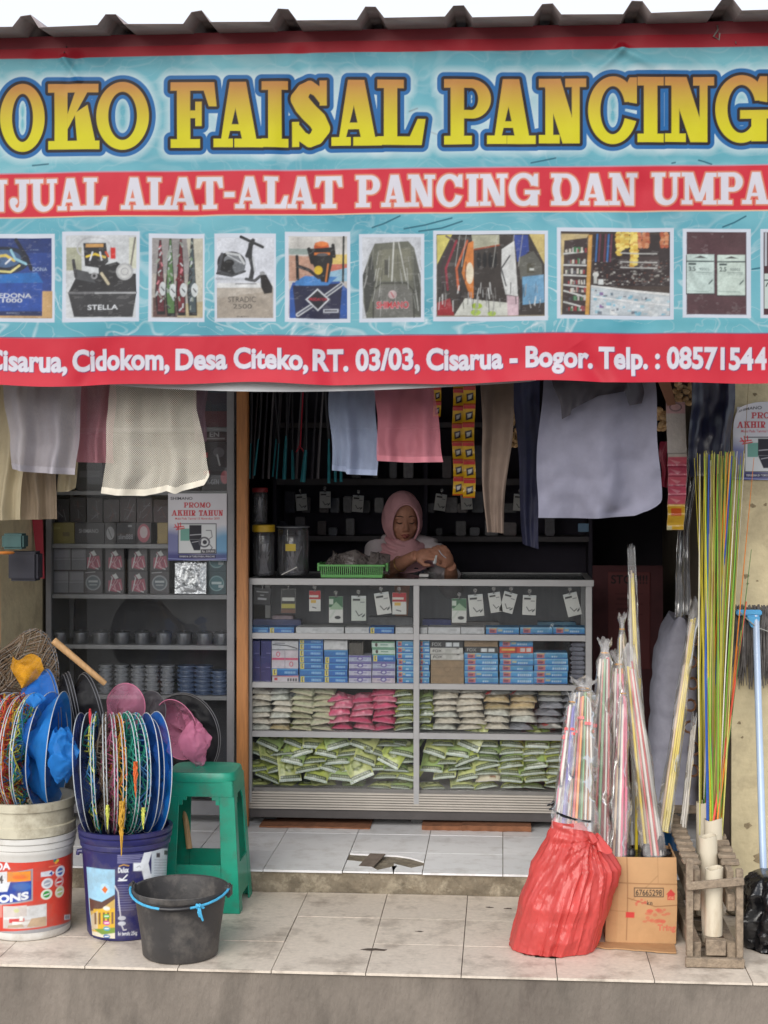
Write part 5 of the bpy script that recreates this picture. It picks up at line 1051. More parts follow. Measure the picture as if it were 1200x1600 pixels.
reelbox(318, 355, 671, 690, c(70, 54, 58), lambda v, H: (v.text('EN', 26, 66, H*.2, H*.6, c(170, 166, 170), .02), v.rect(10, H*.7, 90, H*.82, c(150, 146, 150))), 'narrow dark box lettered EN on the upper cabinet shelf', YC+0.03)
reelbox(316, 355, 691, 731, c(50, 44, 50), lambda v, H: (v.rect(4, H*.4, 22, H*.6, c(170, 50, 60)), v.ell(66, H*.4, 22, 20, c(96, 92, 98)), v.line([(60, H*.5), (70, H*.9)], 6, c(196, 196, 200))), 'dark reel box with a red tag and a reel picture', YC+0.03)
reelbox(316, 355, 732, 766.5, c(50, 44, 50), lambda v, H: (v.rect(4, H*.1, 30, H*.3, c(170, 60, 70)), v.text('X-GEN', 18, 66, H*.5, H*.72, c(150, 150, 156), .01), v.ell(90, H*.4, 16, 26, c(190, 90, 100))), 'dark reel box with a pink oval below the red tagged one', YC+0.03)
reelbox(200, 312, 690, 766.5, c(44, 42, 48), lambda v, H: None, 'large dark box behind the white mesh sack', YC+0.06)
reelbox(316, 355, 605, 667.5, c(52, 56, 70), lambda v, H: v.rect(0, H*.6, 100, H, c(96, 52, 62)), 'blue grey box with a maroon foot at the top of the cabinet', YC+0.05)
reelbox(120, 160, 715, 766.5, c(46, 44, 50), lambda v, H: v.rect(10, H*.4, 90, H*.6, c(80, 80, 84)), 'dark box under the pink cloth in the cabinet', YC+0.05)
# wooden post between cabinet and counter
b = MB(); b.box(cx(369.5, 6.40), 6.40, FL, cx(387, 6.40), 6.44, 2.895); one('wooden_post', b, M_post, 'varnished wooden post standing between the cabinet and the counter', 'post', bevel=0.004)
# ================================================================== HANGING GOODS
def net_mat(name, col, pitch=0.008, hole=0.35, trans=0.3, rough=0.7, rot=45, var=0.1, axes='XZ', soft_alpha=0.0):
    """knotted or woven mesh: cloth with a regular grid of small see-through holes"""
    if name in MATS: return MATS[name]
    m = mat(name, col, rough, var=var, scale=9, trans=trans, spec=0.2); N = m.node_tree.nodes; L = m.node_tree.links
    out = N['Material Output']; sh = out.inputs[0].links[0].from_socket
    tc = N.new('ShaderNodeTexCoord'); mp = N.new('ShaderNodeMapping')
    if axes == 'XZ': mp.inputs['Rotation'].default_value = (0, R(rot), 0)
    k = 2*math.pi/pitch; mp.inputs['Scale'].default_value = (k, k, k); L.new(tc.outputs['Object'], mp.inputs[0])
    sp = N.new('ShaderNodeSeparateXYZ'); L.new(mp.outputs[0], sp.inputs[0])
    s1 = N.new('ShaderNodeMath'); s1.operation = 'SINE'; L.new(sp.outputs[0], s1.inputs[0])
    s2 = N.new('ShaderNodeMath'); s2.operation = 'SINE'; L.new(sp.outputs[2], s2.inputs[0])
    pr = N.new('ShaderNodeMath'); pr.operation = 'MULTIPLY'; L.new(s1.outputs[0], pr.inputs[0]); L.new(s2.outputs[0], pr.inputs[1])
    ab = N.new('ShaderNodeMath'); ab.operation = 'ABSOLUTE'; L.new(pr.outputs[0], ab.inputs[0])
    mr = N.new('ShaderNodeMapRange'); mr.inputs[1].default_value = hole; mr.inputs[2].default_value = min(1, hole+0.25); mr.inputs[3].default_value = soft_alpha; mr.inputs[4].default_value = 1.0
    L.new(ab.outputs[0], mr.inputs[0])
    t = N.new('ShaderNodeBsdfTransparent'); ms = N.new('ShaderNodeMixShader'); L.new(mr.outputs[0], ms.inputs[0]); L.new(sh, ms.inputs[1]); L.new(t.outputs[0], ms.inputs[2]); L.new(ms.outputs[0], out.inputs[0])
    return m
def lerpl(tab, t):
    if t <= tab[0][0]: return tab[0][1]
    for (a, x), (b_, y) in zip(tab, tab[1:]):
        if t <= b_: return x+(y-x)*(t-a)/(b_-a)
    return tab[-1][1]
def hang(name, label, cat, Y, left, right, bottom, m, folds=3, amp=0.02, seed=0, ytop=572, group=None, nu=60, nv=56, solid=0.0, hem=0, hem_m=None):
    """cloth hung from a line behind the banner; left/right: (y px, x px) edges, bottom: (u, y px) hem line"""
    ph = seed*1.7
    def fn(u, v):
        yb__ = lerpl(bottom, u); py = ytop+(yb__-ytop)*v; xl, xr = lerpl(left, py), lerpl(right, py)
        p = at(xl+(xr-xl)*u, py, Y)
        a = amp*(0.35+0.65*v); dy = a*(math.sin(u*math.pi*2*folds+ph)+0.5*math.sin(u*math.pi*2*folds*1.9+ph*2+v*2))+0.008*math.sin(v*5+u*4+ph)
        p.x += 0.004*math.sin(v*9+ph); q_ = Vector((p.x*1.0, seed, p.z*.7)); dy += .014*MN.noise(q_*11)+.006*MN.noise(q_*27)+crumple(q_, ((7, .006), (16, .003)), seed)*(.4+v)
        return (p.x, Y+dy, p.z)
    b = MB(); b.grid(nu, nv, fn); o = one(name, b, m, label, cat, group, solid=solid)
    if hem:
        b = MB(); b.grid(nu, 4, lambda u, v: (lambda t: (t[0], t[1]-.0022, t[2]))(fn(u, 1-hem*(1-v)))); b.build('hem', hem_m or m, o)
    return o
GC = 'mesh bags and cloths hung under the banner'
Mw = net_mat('white_net', c(232, 226, 212), 0.0085, 0.30, 0.3)
hang('mesh_bag', 'large cream white mesh bag with open holes hanging in front of the cabinet', 'mesh bag', 5.02, [(572, 170), (640, 169), (720, 163), (772, 157)], [(572, 306), (640, 309), (700, 318), (745, 330)], [(0, 771), (.15, 774), (.4, 775), (.55, 770), (.62, 767), (.7, 772), (.75, 767), (.95, 758), (1, 742)], Mw, 2.3, 0.016, 1, group=GC, nu=90, nv=80, hem=.05, hem_m=mat('cream_hem', c(232, 226, 212), .8, trans=.3))
Mc = net_mat('cream_net', c(190, 178, 150), 0.004, 0.6, 0.35)
hang('mesh_bag', 'long cream mesh bag hanging at the left edge of the shop', 'mesh bag', 5.16, [(572, -30), (812, -30)], [(572, 46), (812, 32)], [(0, 814), (1, 812)], Mc, 2, 0.02, 2, group=GC)
hang('mesh_bag', 'taupe brown mesh bag hanging lowest behind the white grey one', 'mesh bag', 5.2, [(572, 30), (812, 34)], [(572, 95), (812, 89)], [(0, 812), (1, 811)], net_mat('taupe_net', c(146, 130, 112), 0.004, 0.6, 0.35), 2, 0.015, 3, group=GC)
hang('mesh_bag', 'small cream cloth end hanging right of the taupe mesh bag', 'mesh bag', 5.22, [(572, 86), (768, 90)], [(572, 118), (768, 117)], [(0, 769), (.7, 768), (1, 762)], Mc, 1, 0.012, 4, group=GC)
Mg = net_mat('greywhite_net', c(178, 174, 182), 0.0036, 0.6, 0.35)
hang('mesh_bag', 'white grey mesh bag hanging second from the left edge', 'mesh bag', 5.06, [(572, 2), (640, 8), (735, 18)], [(572, 128), (740, 118)], [(0, 733), (.3, 738), (1, 742)], Mg, 2, 0.025, 5, group=GC, hem=.06, hem_m=mat('grey_hem', c(178, 174, 182), .8, trans=.3))
hang('mesh_bag', 'dusty pink cloth hanging left of the large cream white mesh bag', 'mesh bag', 5.14, [(572, 116), (722, 119)], [(572, 182), (722, 178)], [(0, 722), (1, 724)], net_mat('pink_net2', c(178, 122, 134), 0.004, 0.6, 0.35), 2, 0.012, 6, group=GC)
hang('mesh_bag', 'narrow mauve cloth end right of the large cream white mesh bag', 'mesh bag', 5.2, [(572, 300), (690, 304)], [(572, 326), (690, 321)], [(0, 690), (1, 690)], net_mat('mauve_net', c(132, 108, 122), 0.004, 0.6, 0.35), 1, 0.008, 7, group=GC)
hang('mesh_bag', 'pale blue mesh bag folded in two hanging left of the pink one', 'mesh bag', 5.16, [(572, 511), (742, 520)], [(572, 586), (742, 591)], [(0, 735), (.3, 737), (.33, 741), (1, 743)], net_mat('blue_net', c(160, 172, 200), 0.004, 0.6, 0.35), 1.6, 0.016, 8, group=GC, hem=.05, hem_m=mat('blue_hem', c(160, 172, 200), .8, trans=.3))
hang('mesh_bag', 'pink mesh bag hanging right of the pale blue one', 'mesh bag', 5.12, [(572, 586), (722, 590)], [(572, 676), (660, 684), (722, 694)], [(0, 720), (.5, 723), (1, 722)], net_mat('pink_net', c(206, 130, 144), 0.0045, 0.5, 0.3), 1.8, 0.016, 9, group=GC, hem=.06, hem_m=mat('pink_hem', c(206, 130, 144), .8, trans=.3))
hang('cloth', 'long narrow brown cloth hanging to a point in the middle of the shop', 'cloth', 5.2, [(572, 752), (700, 752), (832, 760)], [(572, 806), (700, 798), (800, 788), (832, 786)], [(0, 831), (1, 833)], mat('brown_cloth', c(118, 102, 92), 0.85, var=0.15, trans=0.25), 1.2, 0.018, 10, group=GC)
hang('cloth', 'large white grey cloth with rounded corners hanging on the right', 'cloth', 5.1, [(572, 850), (620, 846), (750, 838), (808, 840)], [(572, 1020), (620, 1024), (700, 1030), (780, 1034), (790, 1030), (800, 1018)], [(0, 809), (.5, 810), (.85, 806), (.96, 798), (1, 786)], mat('whitegrey_cloth', c(130, 130, 148), 0.8, var=0.12, trans=0.25, bump=0.15, bscale=400), 1.5, 0.022, 11, group=GC, hem=.03)
hang('cloth', 'dark sheer cloth corner draped over the white grey cloth', 'cloth', 5.06, [(572, 858), (655, 880)], [(572, 1006), (640, 1005)], [(0, 655), (.12, 648), (.15, 640), (.5, 618), (.8, 612), (.84, 634), (1, 630)], mat('dark_sheer', c(62, 58, 66), 0.6, var=0.2, sheer=0.12), 2, 0.012, 12, group=GC)
hang('raincoat', 'dark navy raincoat hanging behind the brown cloth', 'coat', 5.9, [(572, 800), (860, 818)], [(572, 845), (860, 842)], [(0, 850), (1, 858)], mat('navy_coat', c(34, 36, 66), 0.6, var=0.3), 1, 0.012, 13)
hang('umbrella_cover', 'dark blue folded tarpaulin in clear film hanging by the right pier', 'tarpaulin', 5.62, [(572, 1080), (720, 1076)], [(572, 1150), (720, 1142)], [(0, 745), (1, 740)], mat('navy_tarp', c(27, 30, 54), 0.35, var=0.4, scale=10, stretch=(6, 6, .5), spec=.6), 1.3, 0.014, 14, nu=60)
hang('clear_bag', 'clear plastic bag of grey tackle hanging beside the long rods', 'plastic bag', 5.9, [(700, 1072), (830, 1062), (900, 1054), (960, 1054)], [(700, 1092), (830, 1080), (900, 1078), (960, 1082)], [(0, 965), (1, 960)], glass('bag_film', (.8, .8, .84), 1.5, .15, .25, (.5, .5, .55)), 2, 0.02, 15, ytop=700)
# yellow and red sachet strips
def sachets(x0, x1, y0, y1, n, Y, cols, label, name='sachet_strip'):
    p0 = at(x0, y1, Y); p1 = at(x1, y0, Y); w, h = p1.x-p0.x, p1.z-p0.z
    v = Cv(0, 0, w, h, w/18, cols[0], lambda x, y: (x/100*w, h-y/n*h)); 
    for k in range(n):
        v.rect(0, k+.02, 100, k+.22, cols[1]); v.rect(0, k+.0, 100, k+.03, tuple(q*.5 for q in cols[1])); v.rect(0, k+.93, 100, k+1, cols[1])
        v.poly([(22, k+.42), (80, k+.34), (84, k+.74), (28, k+.84)], c(50, 46, 60)); v.poly([(36, k+.5), (72, k+.44), (64, k+.66), (40, k+.72)], c(206, 206, 200))
    st = thing(name, label, 'sachets', (p0.x+w/2, Y, p1.z), 'sachet strips')
    print_mesh('strip', v, lambda X, Z: (p0.x+X+0.003*np.sin(Z*20), Y+0.010*np.abs(np.sin(Z/h*n*np.pi))+0.004*np.sin(Z*9), p0.z+Z), M_pack, st); return st
YR = (c(226, 178, 40), c(196, 44, 50))
sachets(707, 723.5, 580, 774, 7, 5.92, YR, 'left strip of yellow and red sachets hanging over the counter')
sachets(723, 742, 574, 778, 7, 5.90, YR, 'right strip of yellow and red sachets, hanging lowest over the counter')
sachets(676, 688, 580, 652, 3, 5.95, YR, 'short strip of yellow sachets partly behind the pink mesh bag')
v = Cv(0, 0, 1, 1, 0.02, c(206, 200, 192)); p0 = at(1042, 828, 5.7); p1 = at(1072, 628, 5.7); w, h = p1.x-p0.x, p1.z-p0.z
v = Cv(0, 0, w, h, w/26, c(196, 186, 178), lambda x, y: (x/100*w, h-y/200*h))
v.rect(0, 0, 100, 18, c(206, 160, 160)); v.ell(50, 8, 30, 6, c(90, 70, 76), 1, 5); v.rect(0, 86, 100, 160, c(206, 92, 116))
for k in range(5): v.rect(0, 100+k*15, 100, 102+k*15, c(150, 50, 76)); v.poly([(10, 90+k*15), (70, 94+k*15), (50, 98+k*15)], c(226, 150, 164))
v.rect(0, 160, 100, 200, c(214, 170, 50)); v.rect(20, 166, 80, 178, c(206, 90, 40)); v.rect(0, 194, 30, 200, c(206, 200, 160))
ps = thing('sachet_strip', 'pink sachet strip with a white top card and a yellow end hanging by the rods', 'sachets', (p0.x+w/2, 5.7, p1.z), 'sachet strips')
print_mesh('strip', v, lambda X, Z: (p0.x+X*(1-0.25*np.clip(0.5-Z/h, 0, 1))+0.004*np.sin(Z*9), 5.7+0.008*np.sin(Z/h*40)*(Z < h*.6), p0.z+Z), M_pack, ps)
hang('sachet_strip', 'dark pink sachet strip half behind the white grey cloth', 'sachets', 5.8, [(700, 1030), (760, 1034)], [(700, 1044), (760, 1044)], [(0, 760), (1, 762)], mat('dark_pink_film', c(150, 50, 70), 0.3), 1, .01, 16, ytop=690)
# strings of wooden rings
M_wood = mat('bare_wood', c(206, 170, 124), 0.6, var=0.3, scale=30)
def beads(px, y0, y1, label, Y, seed, wpx=11):
    rs = random.Random(seed); b = MB(); k = ppm(px, Y); y = y0
    while y < y1:
        for j in range(2):
            x = px+rs.uniform(-wpx, wpx)*.7; p = at(x, y, Y+rs.uniform(-.02, .02)); d = Vector((rs.uniform(-1, 1), rs.uniform(-.6, .2), rs.uniform(-.5, .5))).normalized()*0.012
            b.tube([p-d, p-d*.5, p, p+d*.5, p+d], [.006, .010, .011, .010, .006], 8)
        y += 0.014*k
    return one('float_string', b, M_wood, label, 'wooden floats', 'strings of wooden floats')
beads(783, 605, 690, 'string of wooden floats hanging left of the navy raincoat', 5.95, 1); beads(804, 610, 700, 'string of wooden floats hanging beside the brown cloth on its right', 5.95, 2)
beads(1034, 640, 672, 'short string of wooden floats at the edge of the white grey cloth', 5.75, 3, 8); beads(1062, 600, 628, 'string of wooden floats over the white top card', 5.75, 4); beads(1078, 600, 634, 'string of wooden floats next to the blue tarpaulin', 5.75, 5)
b = MB(); b.prism([at(1026, 590, 5.68), at(1046, 590, 5.68), at(1056, 632, 5.68), at(1043, 634, 5.68)], (0, .006, 0)); one('wood_slat', b, mat('brown_slat', c(150, 104, 78), .7), 'brown wooden slat hanging above the pink sachet strip', 'slat')
# fishing rods in teal sleeves hanging from the ceiling
M_teal = mat('teal_sleeve', c(52, 136, 150), 0.55, var=0.2, scale=20); M_blank = mat('rod_blank', c(40, 38, 44), 0.35, var=0.2)
for k, (xt, xs_, ys_, xb_, yb__, wd) in enumerate(((412, 404, 683, 397, 743, 5), (440, 432, 683, 426, 745, 4), (450, 447, 681, 444, 749, 8), (456, 457, 703, 458, 749, 7), (480, 478, 703, 473, 753, 10), (505, 514, 683, 514, 755, 6), (520, 524, 700, 524, 753, 6), (528, 532, 700, 533, 753, 6), (425, 436, 690, 432, 748, 3), (395, 392, 690, 390, 748, 4))):
    Y = 6.72+0.02*(k % 4); r = thing('fishing_rod', 'dark fishing rod with a teal lower sleeve hanging inside, %s from the wooden post' % NTH[[1, 2, 4, 5, 6, 7, 8, 9, 3, 0][k]], 'fishing rod', at(xb_, yb__, Y), 'fishing rods hanging over the counter')
    b = MB(); b.tube([at(xt, 560, Y), at((xt+xs_)/2, 630, Y), at(xs_, ys_+3, Y)], [.004, .006, .008], 8); b.build('blank', M_blank, r)
    q = wd*.75/ppm(xs_, Y); b = MB(); b.tube([at(xs_, ys_, Y), at((xs_+xb_)/2, (ys_+yb__)/2, Y), at(xb_, yb__, Y)], [q*.6, q, q*1.1], 8, flat=.5); b.build('sleeve', M_teal, r)
b = MB(); b.tube([at(474, 600, 6.68), at(471, 660, 6.68), at(469, 700, 6.68), at(463, 706, 6.67), at(468, 696, 6.67), at(474, 705, 6.67)], 0.003, 6); one('cord', b, mat('red_cord', c(176, 30, 56), 0.6), 'red knotted cord hanging among the teal sleeved rods', 'cord')
rs = random.Random(44)
for k in range(9):
    xt = 398+k*13+rs.uniform(-3, 3); Y = 6.82+rs.uniform(0, .1); b = MB(); b.tube([at(xt+8, 570, Y), at(xt, 690, Y), at(xt-3, 748, Y)], [.003, .006, .007], 7)
    one('fishing_rod', b, mat('rodtone%d' % (k % 3), [c(70, 60, 66), c(54, 50, 60), c(120, 116, 122)][k % 3], 0.35), 'plain thin dark fishing rod hanging behind the teal sleeved ones', 'fishing rod', 'plain dark rods behind the teal sleeves')

# ================================================================== DARK INSIDE
def simple_box(name, x0, x1, y0, y1, Y, d, m, label, cat, group=None, bev=.003):
    p0 = at(x0, y1, Y); p1 = at(x1, y0, Y); b = MB(); b.box(p0.x, Y, p0.z, p1.x, Y+d, p1.z); return one(name, b, m, label, cat, group, bevel=bev)
YBK = 7.75
bs = thing('wall_shelf', 'dark shelf unit on the back wall behind the woman', 'shelf', (cx(600, YBK), YBK, FL))
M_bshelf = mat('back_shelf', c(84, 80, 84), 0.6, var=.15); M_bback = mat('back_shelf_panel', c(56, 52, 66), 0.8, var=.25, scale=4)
sx0, sx1 = xat(432, YBK), xat(920, YBK)
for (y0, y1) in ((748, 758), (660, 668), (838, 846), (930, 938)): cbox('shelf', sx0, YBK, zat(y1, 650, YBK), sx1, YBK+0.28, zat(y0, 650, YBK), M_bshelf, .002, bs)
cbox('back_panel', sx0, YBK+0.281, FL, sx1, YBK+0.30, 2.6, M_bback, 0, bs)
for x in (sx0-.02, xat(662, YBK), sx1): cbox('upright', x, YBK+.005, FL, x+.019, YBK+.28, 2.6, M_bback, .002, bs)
rs = random.Random(77); n_ = 0
for (ya_, yb__, xs_) in ((770, 800, (452, 475, 500, 522, 545, 566, 590, 672, 700, 722, 748, 775, 800, 840)), (810, 836, (446, 470, 498, 520, 548, 690, 715, 742, 765, 792, 830, 860)), (700, 746, (560, 585, 612, 640, 700, 745, 780, 830, 870))):
    for ix_, x in enumerate(xs_):
        n_ += 1; t = rs.uniform(60, 130); x += rs.uniform(-4, 4)
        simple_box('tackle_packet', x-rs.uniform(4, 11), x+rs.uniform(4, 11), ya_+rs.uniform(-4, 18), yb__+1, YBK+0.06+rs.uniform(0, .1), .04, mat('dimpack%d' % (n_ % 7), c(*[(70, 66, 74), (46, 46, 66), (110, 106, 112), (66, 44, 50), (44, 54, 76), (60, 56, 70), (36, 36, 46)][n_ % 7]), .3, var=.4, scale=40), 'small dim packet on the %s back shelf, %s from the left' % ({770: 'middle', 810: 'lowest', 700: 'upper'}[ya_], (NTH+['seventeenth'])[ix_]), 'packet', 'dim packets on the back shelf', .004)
# dark board and notice on the right of the passage
simple_box('notice_board', 926, 1036, 884, 1240, 7.5, .02, mat('dark_red_board', c(84, 40, 46), .7, var=.2), 'dark red board standing at the back of the passage', 'board')
p0 = at(950, 1045, 7.49); p1 = at(1016, 894, 7.49); w, h = p1.x-p0.x, p1.z-p0.z
v = Cv(0, 0, w, h, w/60, c(110, 54, 56), lambda x, y: ((x-950)/66*w, h-(y-894)/151*h)); v.text('STOP!!!', 955, 1012, 899, 912, c(30, 24, 30), .02)
for k, t in enumerate(('DAN', 'BACA', 'DULU')): v.line([(962, 928+k*16), (1004, 928+k*16)], 1.5, c(90, 40, 44)); v.line([(966, 936+k*16), (996, 936+k*16)], 4, c(88, 40, 44))
nb = print_mesh('notice', v, lambda X, Z: (p0.x+X, 7.495+0*X, p0.z+Z), M_paper, at_base=True); nb.modifiers.new('t', 'SOLIDIFY').thickness = .001
tag(nb, 'dark red notice headed STOP on the board at the back of the passage', 'notice')
simple_box('price_tag', 903, 920, 818, 831, 6.9, .003, mat('blue_tag', c(96, 130, 160), .5), 'small blue tag hanging in the dark right of the woman', 'tag')
# big white foam roll / sacks in the passage
rs = random.Random(8); b = MB(); Yq = 6.35
def sack(u, v_):
    py = 1262-(1262-968)*v_; xl = lerpl([(0, 1018), (.3, 1020), (.6, 1024), (.8, 1030), (.93, 1042), (1, 1056)], v_); xr = lerpl([(0, 1098), (.9, 1096), (1, 1076)], v_)
    p = at((xl+xr)/2, py, Yq); w = (xr-xl)/2/ppm(1060, Yq); a = 2*math.pi*u; s_ = 1-.06*abs(math.sin(v_*math.pi*5.3))**8
    sg = lambda q: math.copysign(abs(q)**.6, q)
    return (p.x+w*sg(math.cos(a))*s_, Yq+.17+.17*sg(math.sin(a))*s_, p.z+.01*math.sin(a*3+v_*7))
b.grid(40, 60, sack, closeu=True); b._cap([40*59+i for i in range(40)])
one('white_sack', b, mat('dirty_white_sack', c(150, 150, 164), .7, var=.2, bump=.5, bscale=12), 'tall dirty white sack with seams standing in the passage behind the rods', 'sack')
# brown coiled things beside it
b = MB()
for k in range(7):
    o = at(1080+random.uniform(-3, 5), 1000+k*34, 6.0); b.tube([o+Vector((.022*math.cos(a*.7), .01*math.sin(a*.7*2), .022*math.sin(a*.7))) for a in range(9)], .005, 6, closed=True)
one('ring_string', b, mat('brown_ring', c(110, 76, 52), .5), 'string of brown rings hanging in front of the white sack', 'rings')
# ---- on the counter: basket, jars
bk = thing('basket', 'green slatted plastic basket full of clear packets on the counter', 'basket', (xat(550, 6.56), 6.6, topz))
M_green = mat('green_plastic', c(92, 168, 84), .4, var=.1); x0, x1 = xat(502, 6.52), xat(597, 6.52); z0 = topz+.001; hB = .055
b = MB(); b.box(x0, 6.52, z0, x1, 6.70, z0+.004); b.box(x0, 6.518, z0, x1, 6.522, z0+.012)
b.build('base', M_green, bk)
b = MB(); b.box(x0-.012, 6.512, z0+hB-.008, x1+.012, 6.526, z0+hB); b.box(x0-.012, 6.694, z0+hB-.008, x1+.012, 6.708, z0+hB); b.box(x0-.012, 6.5262, z0+hB-.008, x0, 6.6938, z0+hB-.0005); b.box(x1, 6.5262, z0+hB-.008, x1+.012, 6.6938, z0+hB-.0005)
b.box(x0-.022, 6.56, z0+hB-.03, x0-.0122, 6.66, z0+hB+.004); b.box(x1+.0122, 6.56, z0+hB-.03, x1+.022, 6.66, z0+hB+.004); b.build('rim', M_green, bk, bevel=.001)
b = MB(); n_ = 30
for k in range(n_+1): x = x0+(x1-x0)*k/n_; b.box(x-.0018, 6.5185, z0+.004, x+.0018, 6.5215, z0+hB-.008)
for k in range(n_+1): x = x0+(x1-x0)*k/n_; b.box(x-.0018, 6.6985, z0+.004, x+.0018, 6.7015, z0+hB-.008)
o = b.build('slats', M_green, bk); o['kind'] = 'stuff'
cv_cl = lambda cvp, H: cvp.a.__setitem__(slice(None), np.array(c(120, 112, 110))*(0.6+0.8*fbm(cvp.X*80, cvp.Z*80, 4, 3)[..., None]))
pkc = pillow(.09, .10, .014, cv_cl, mat('clear_packet', (1, 1, 1), .15, attr=PR, var=.3, spec=.8, bump=.8, bscale=45, sheer=.25), 'clear_packet', .6, 6, .006)
for k, (px, tl, rl) in enumerate(((512, 50, -30), (528, 62, 30), (547, 75, -14), (562, 70, 25), (579, 55, -20), (592, 60, 10))):
    o = pkc if k == 0 else copy_thing(pkc, (0, 0, 0)); o.location = (xat(px, 6.6), 6.57+.012*(k % 3), z0+.012); o.rotation_euler = (R(tl), R(rl), R(rl*1.5)); tag(o, 'crumpled clear packet in the green basket, %s from the left' % NTH[k], 'packet', 'clear packets in the green basket')
M_jar = glass('jar_plastic', (.86, .87, .9), 1.6, .08, .14, (.6, .6, .64))
def jar(px, y0, y1, rpx, Y, lidc, label, lidh=.03, fill=True):
    x = xat(px, Y); k = ppm(px, Y); z1 = zat(y0, px, Y); z0 = zat(y1, px, Y); r = rpx/k; j = thing('jar', label, 'jar', (x, Y, z0))
    b = MB(); b.lathe([(0, z0+.001), (r*.9, z0+.001), (r, z0+.012), (r, z1-lidh-.012), (r*.9, z1-lidh)], x, Y, 28); b.build('jar_body', M_jar, j)
    b = MB(); b.lathe([(r*.86, z1-lidh), (r*1.04, z1-lidh), (r*1.04, z1-.002), (r, z1), (0, z1)], x, Y, 28); b.build('lid', mat('lid_'+label[:9], lidc, .45), j)
    if fill:
        b = MB(); rs = random.Random(int(px))
        for q in range(12): a = rs.uniform(0, 6.3); rr = r*.6*rs.random(); b.bar((x+rr*math.cos(a), Y+rr*math.sin(a), z0+.01), (x-rr*math.cos(a+1), Y-rr*math.sin(a+1), z0+(z1-z0)*rs.uniform(.35, .75)), rs.uniform(.004, .012), .002)
        b.build('jar_filling', mat('pale_bits', c(150, 146, 150), .3, var=.4), j)
    return j
jar(412, 820, 899, 17, 6.62, c(206, 168, 40), 'clear jar with a yellow lid on the counter beside the wooden post')
jar(406, 762, 818, 12, 6.74, c(140, 40, 44), 'narrow clear jar with a dark red lid behind the yellow lidded one', .02)
jar(458, 822, 898, 25, 6.66, c(110, 112, 118), 'wide clear drum with pale sticks on the counter', .006)
simple_box('jar_stand', 392, 420, 819, 830, 6.72, .12, M_black, 'dark little stand holding the red lidded jar behind the yellow lid', 'stand')
simple_box('yellow_label', 446, 462, 850, 861, 6.58, .002, mat('yellow_label', c(206, 180, 60), .5), 'yellow striped label stuck on the wide clear drum', 'label', bev=.0005)
b = MB(); b.bar(at(440, 898, 6.55), at(464, 886, 6.55), .006, .004); one('paper_stick', b, mat('white_stick', c(206, 204, 200), .5), 'white paper stick leaning in front of the clear drum', 'stick')
b = MB(); p0 = at(655, 897, 6.6); b.box(p0.x, 6.6, topz, p0.x+.04, 6.66, topz+.012); one('small_box', b, mat('white_small', c(190, 188, 186), .5), 'tiny white box on the counter in front of the woman', 'box', bevel=.002)

# ================================================================== POSTERS
def poster(M, x0, z0, x1, z1, fn, label, step):
    v = Cv(x0, z0, x1, z1, step, c(206, 206, 212), M)
    # drawn in the units of the cabinet poster seen close: x 60..492, y 850..1345
    t = np.clip(((v.Z-z0)/(z1-z0)), 0, 1)[..., None]; v.a[:] = np.array(c(206, 206, 214))
    v.ell(60, 1260, 190, 150, c(74, 84, 150), .8, soft=.05); v.ell(480, 1230, 120, 110, c(60, 140, 186), .8, soft=.05); v.rect(50, 1290, 500, 1350, c(60, 60, 120), .85, soft=.02)
    v.text('SHIMANO', 78, 240, 878, 898, c(60, 60, 70), .02)
    W = lambda s_, xs_, ya_, yb__: slab_text(v, [(ch, a, e, ya_, yb__) for ch, (a, e) in zip(s_, xs_)], [(0.0, c(190, 36, 52), None, 1)], 1.0)
    W('PROMO', [(176, 208), (212, 248), (251, 289), (292, 334), (337, 372)], 918, 956)
    W('AKHIR', [(86, 126), (129, 167), (170, 208), (211, 228), (231, 262)], 975, 1016); W('TAHUN', [(286, 318), (316, 352), (355, 391), (394, 428), (431, 464)], 975, 1016)
    v.text('Mulai Pada Tanggal 13 November 2019', 112, 438, 1028, 1044, c(190, 60, 70), .015)
    v.rect(132, 1072, 416, 1296, c(50, 50, 60)); v.rect(138, 1078, 410, 1290, c(206, 210, 214)); v.rect(150, 1110, 216, 1200, c(110, 160, 150)); v.rect(216, 1084, 306, 1190, c(44, 44, 54)); v.poly([(216, 1190), (306, 1190), (296, 1270), (250, 1270)], c(44, 46, 58)); v.line([(222, 1158), (304, 1152)], 5, c(190, 190, 200)); v.line([(236, 1212), (300, 1200)], 4, c(190, 190, 200))
    v.ell(326, 1210, 36, 34, c(90, 90, 100), 1, 12); v.ell(330, 1210, 16, 16, c(60, 60, 70)); v.line([(340, 1124), (376, 1124), (384, 1170), (350, 1196)], 6, c(110, 112, 120)); v.line([(360, 1220), (384, 1250), (370, 1272)], 8, c(120, 122, 130)); v.rect(300, 1262, 408, 1290, c(70, 70, 80)); v.text('Rp. 259.000', 310, 400, 1270, 1284, c(206, 206, 210), .02)
    for a, e in (((110, 1080), (130, 1110)), ((130, 1070), (140, 1104)), ((150, 1068), (152, 1100)), ((105, 1100), (175, 1094)), ((120, 1118), (180, 1106))): v.line([a, e], 7, c(200, 40, 50))
    v.rect(136, 1304, 410, 1326, c(40, 36, 70)); v.text('TERSEDIA DI TOKO FAISAL PANCING', 142, 404, 1309, 1321, c(206, 206, 216), .02); v.line([(60, 1330), (260, 1342), (492, 1330)], 4, c(150, 160, 210))
    o = print_mesh('poster', v, fn, M_paper, at_base=True); o.modifiers.new('t', 'SOLIDIFY').thickness = .0006; return tag(o, label, 'poster', 'sale posters')
YP = YC-0.004; k_ = lambda Y: (lambda x, y: (lambda p: (p.x, p.z))(at(250+x*.2124, 590+y*.2125, Y)))
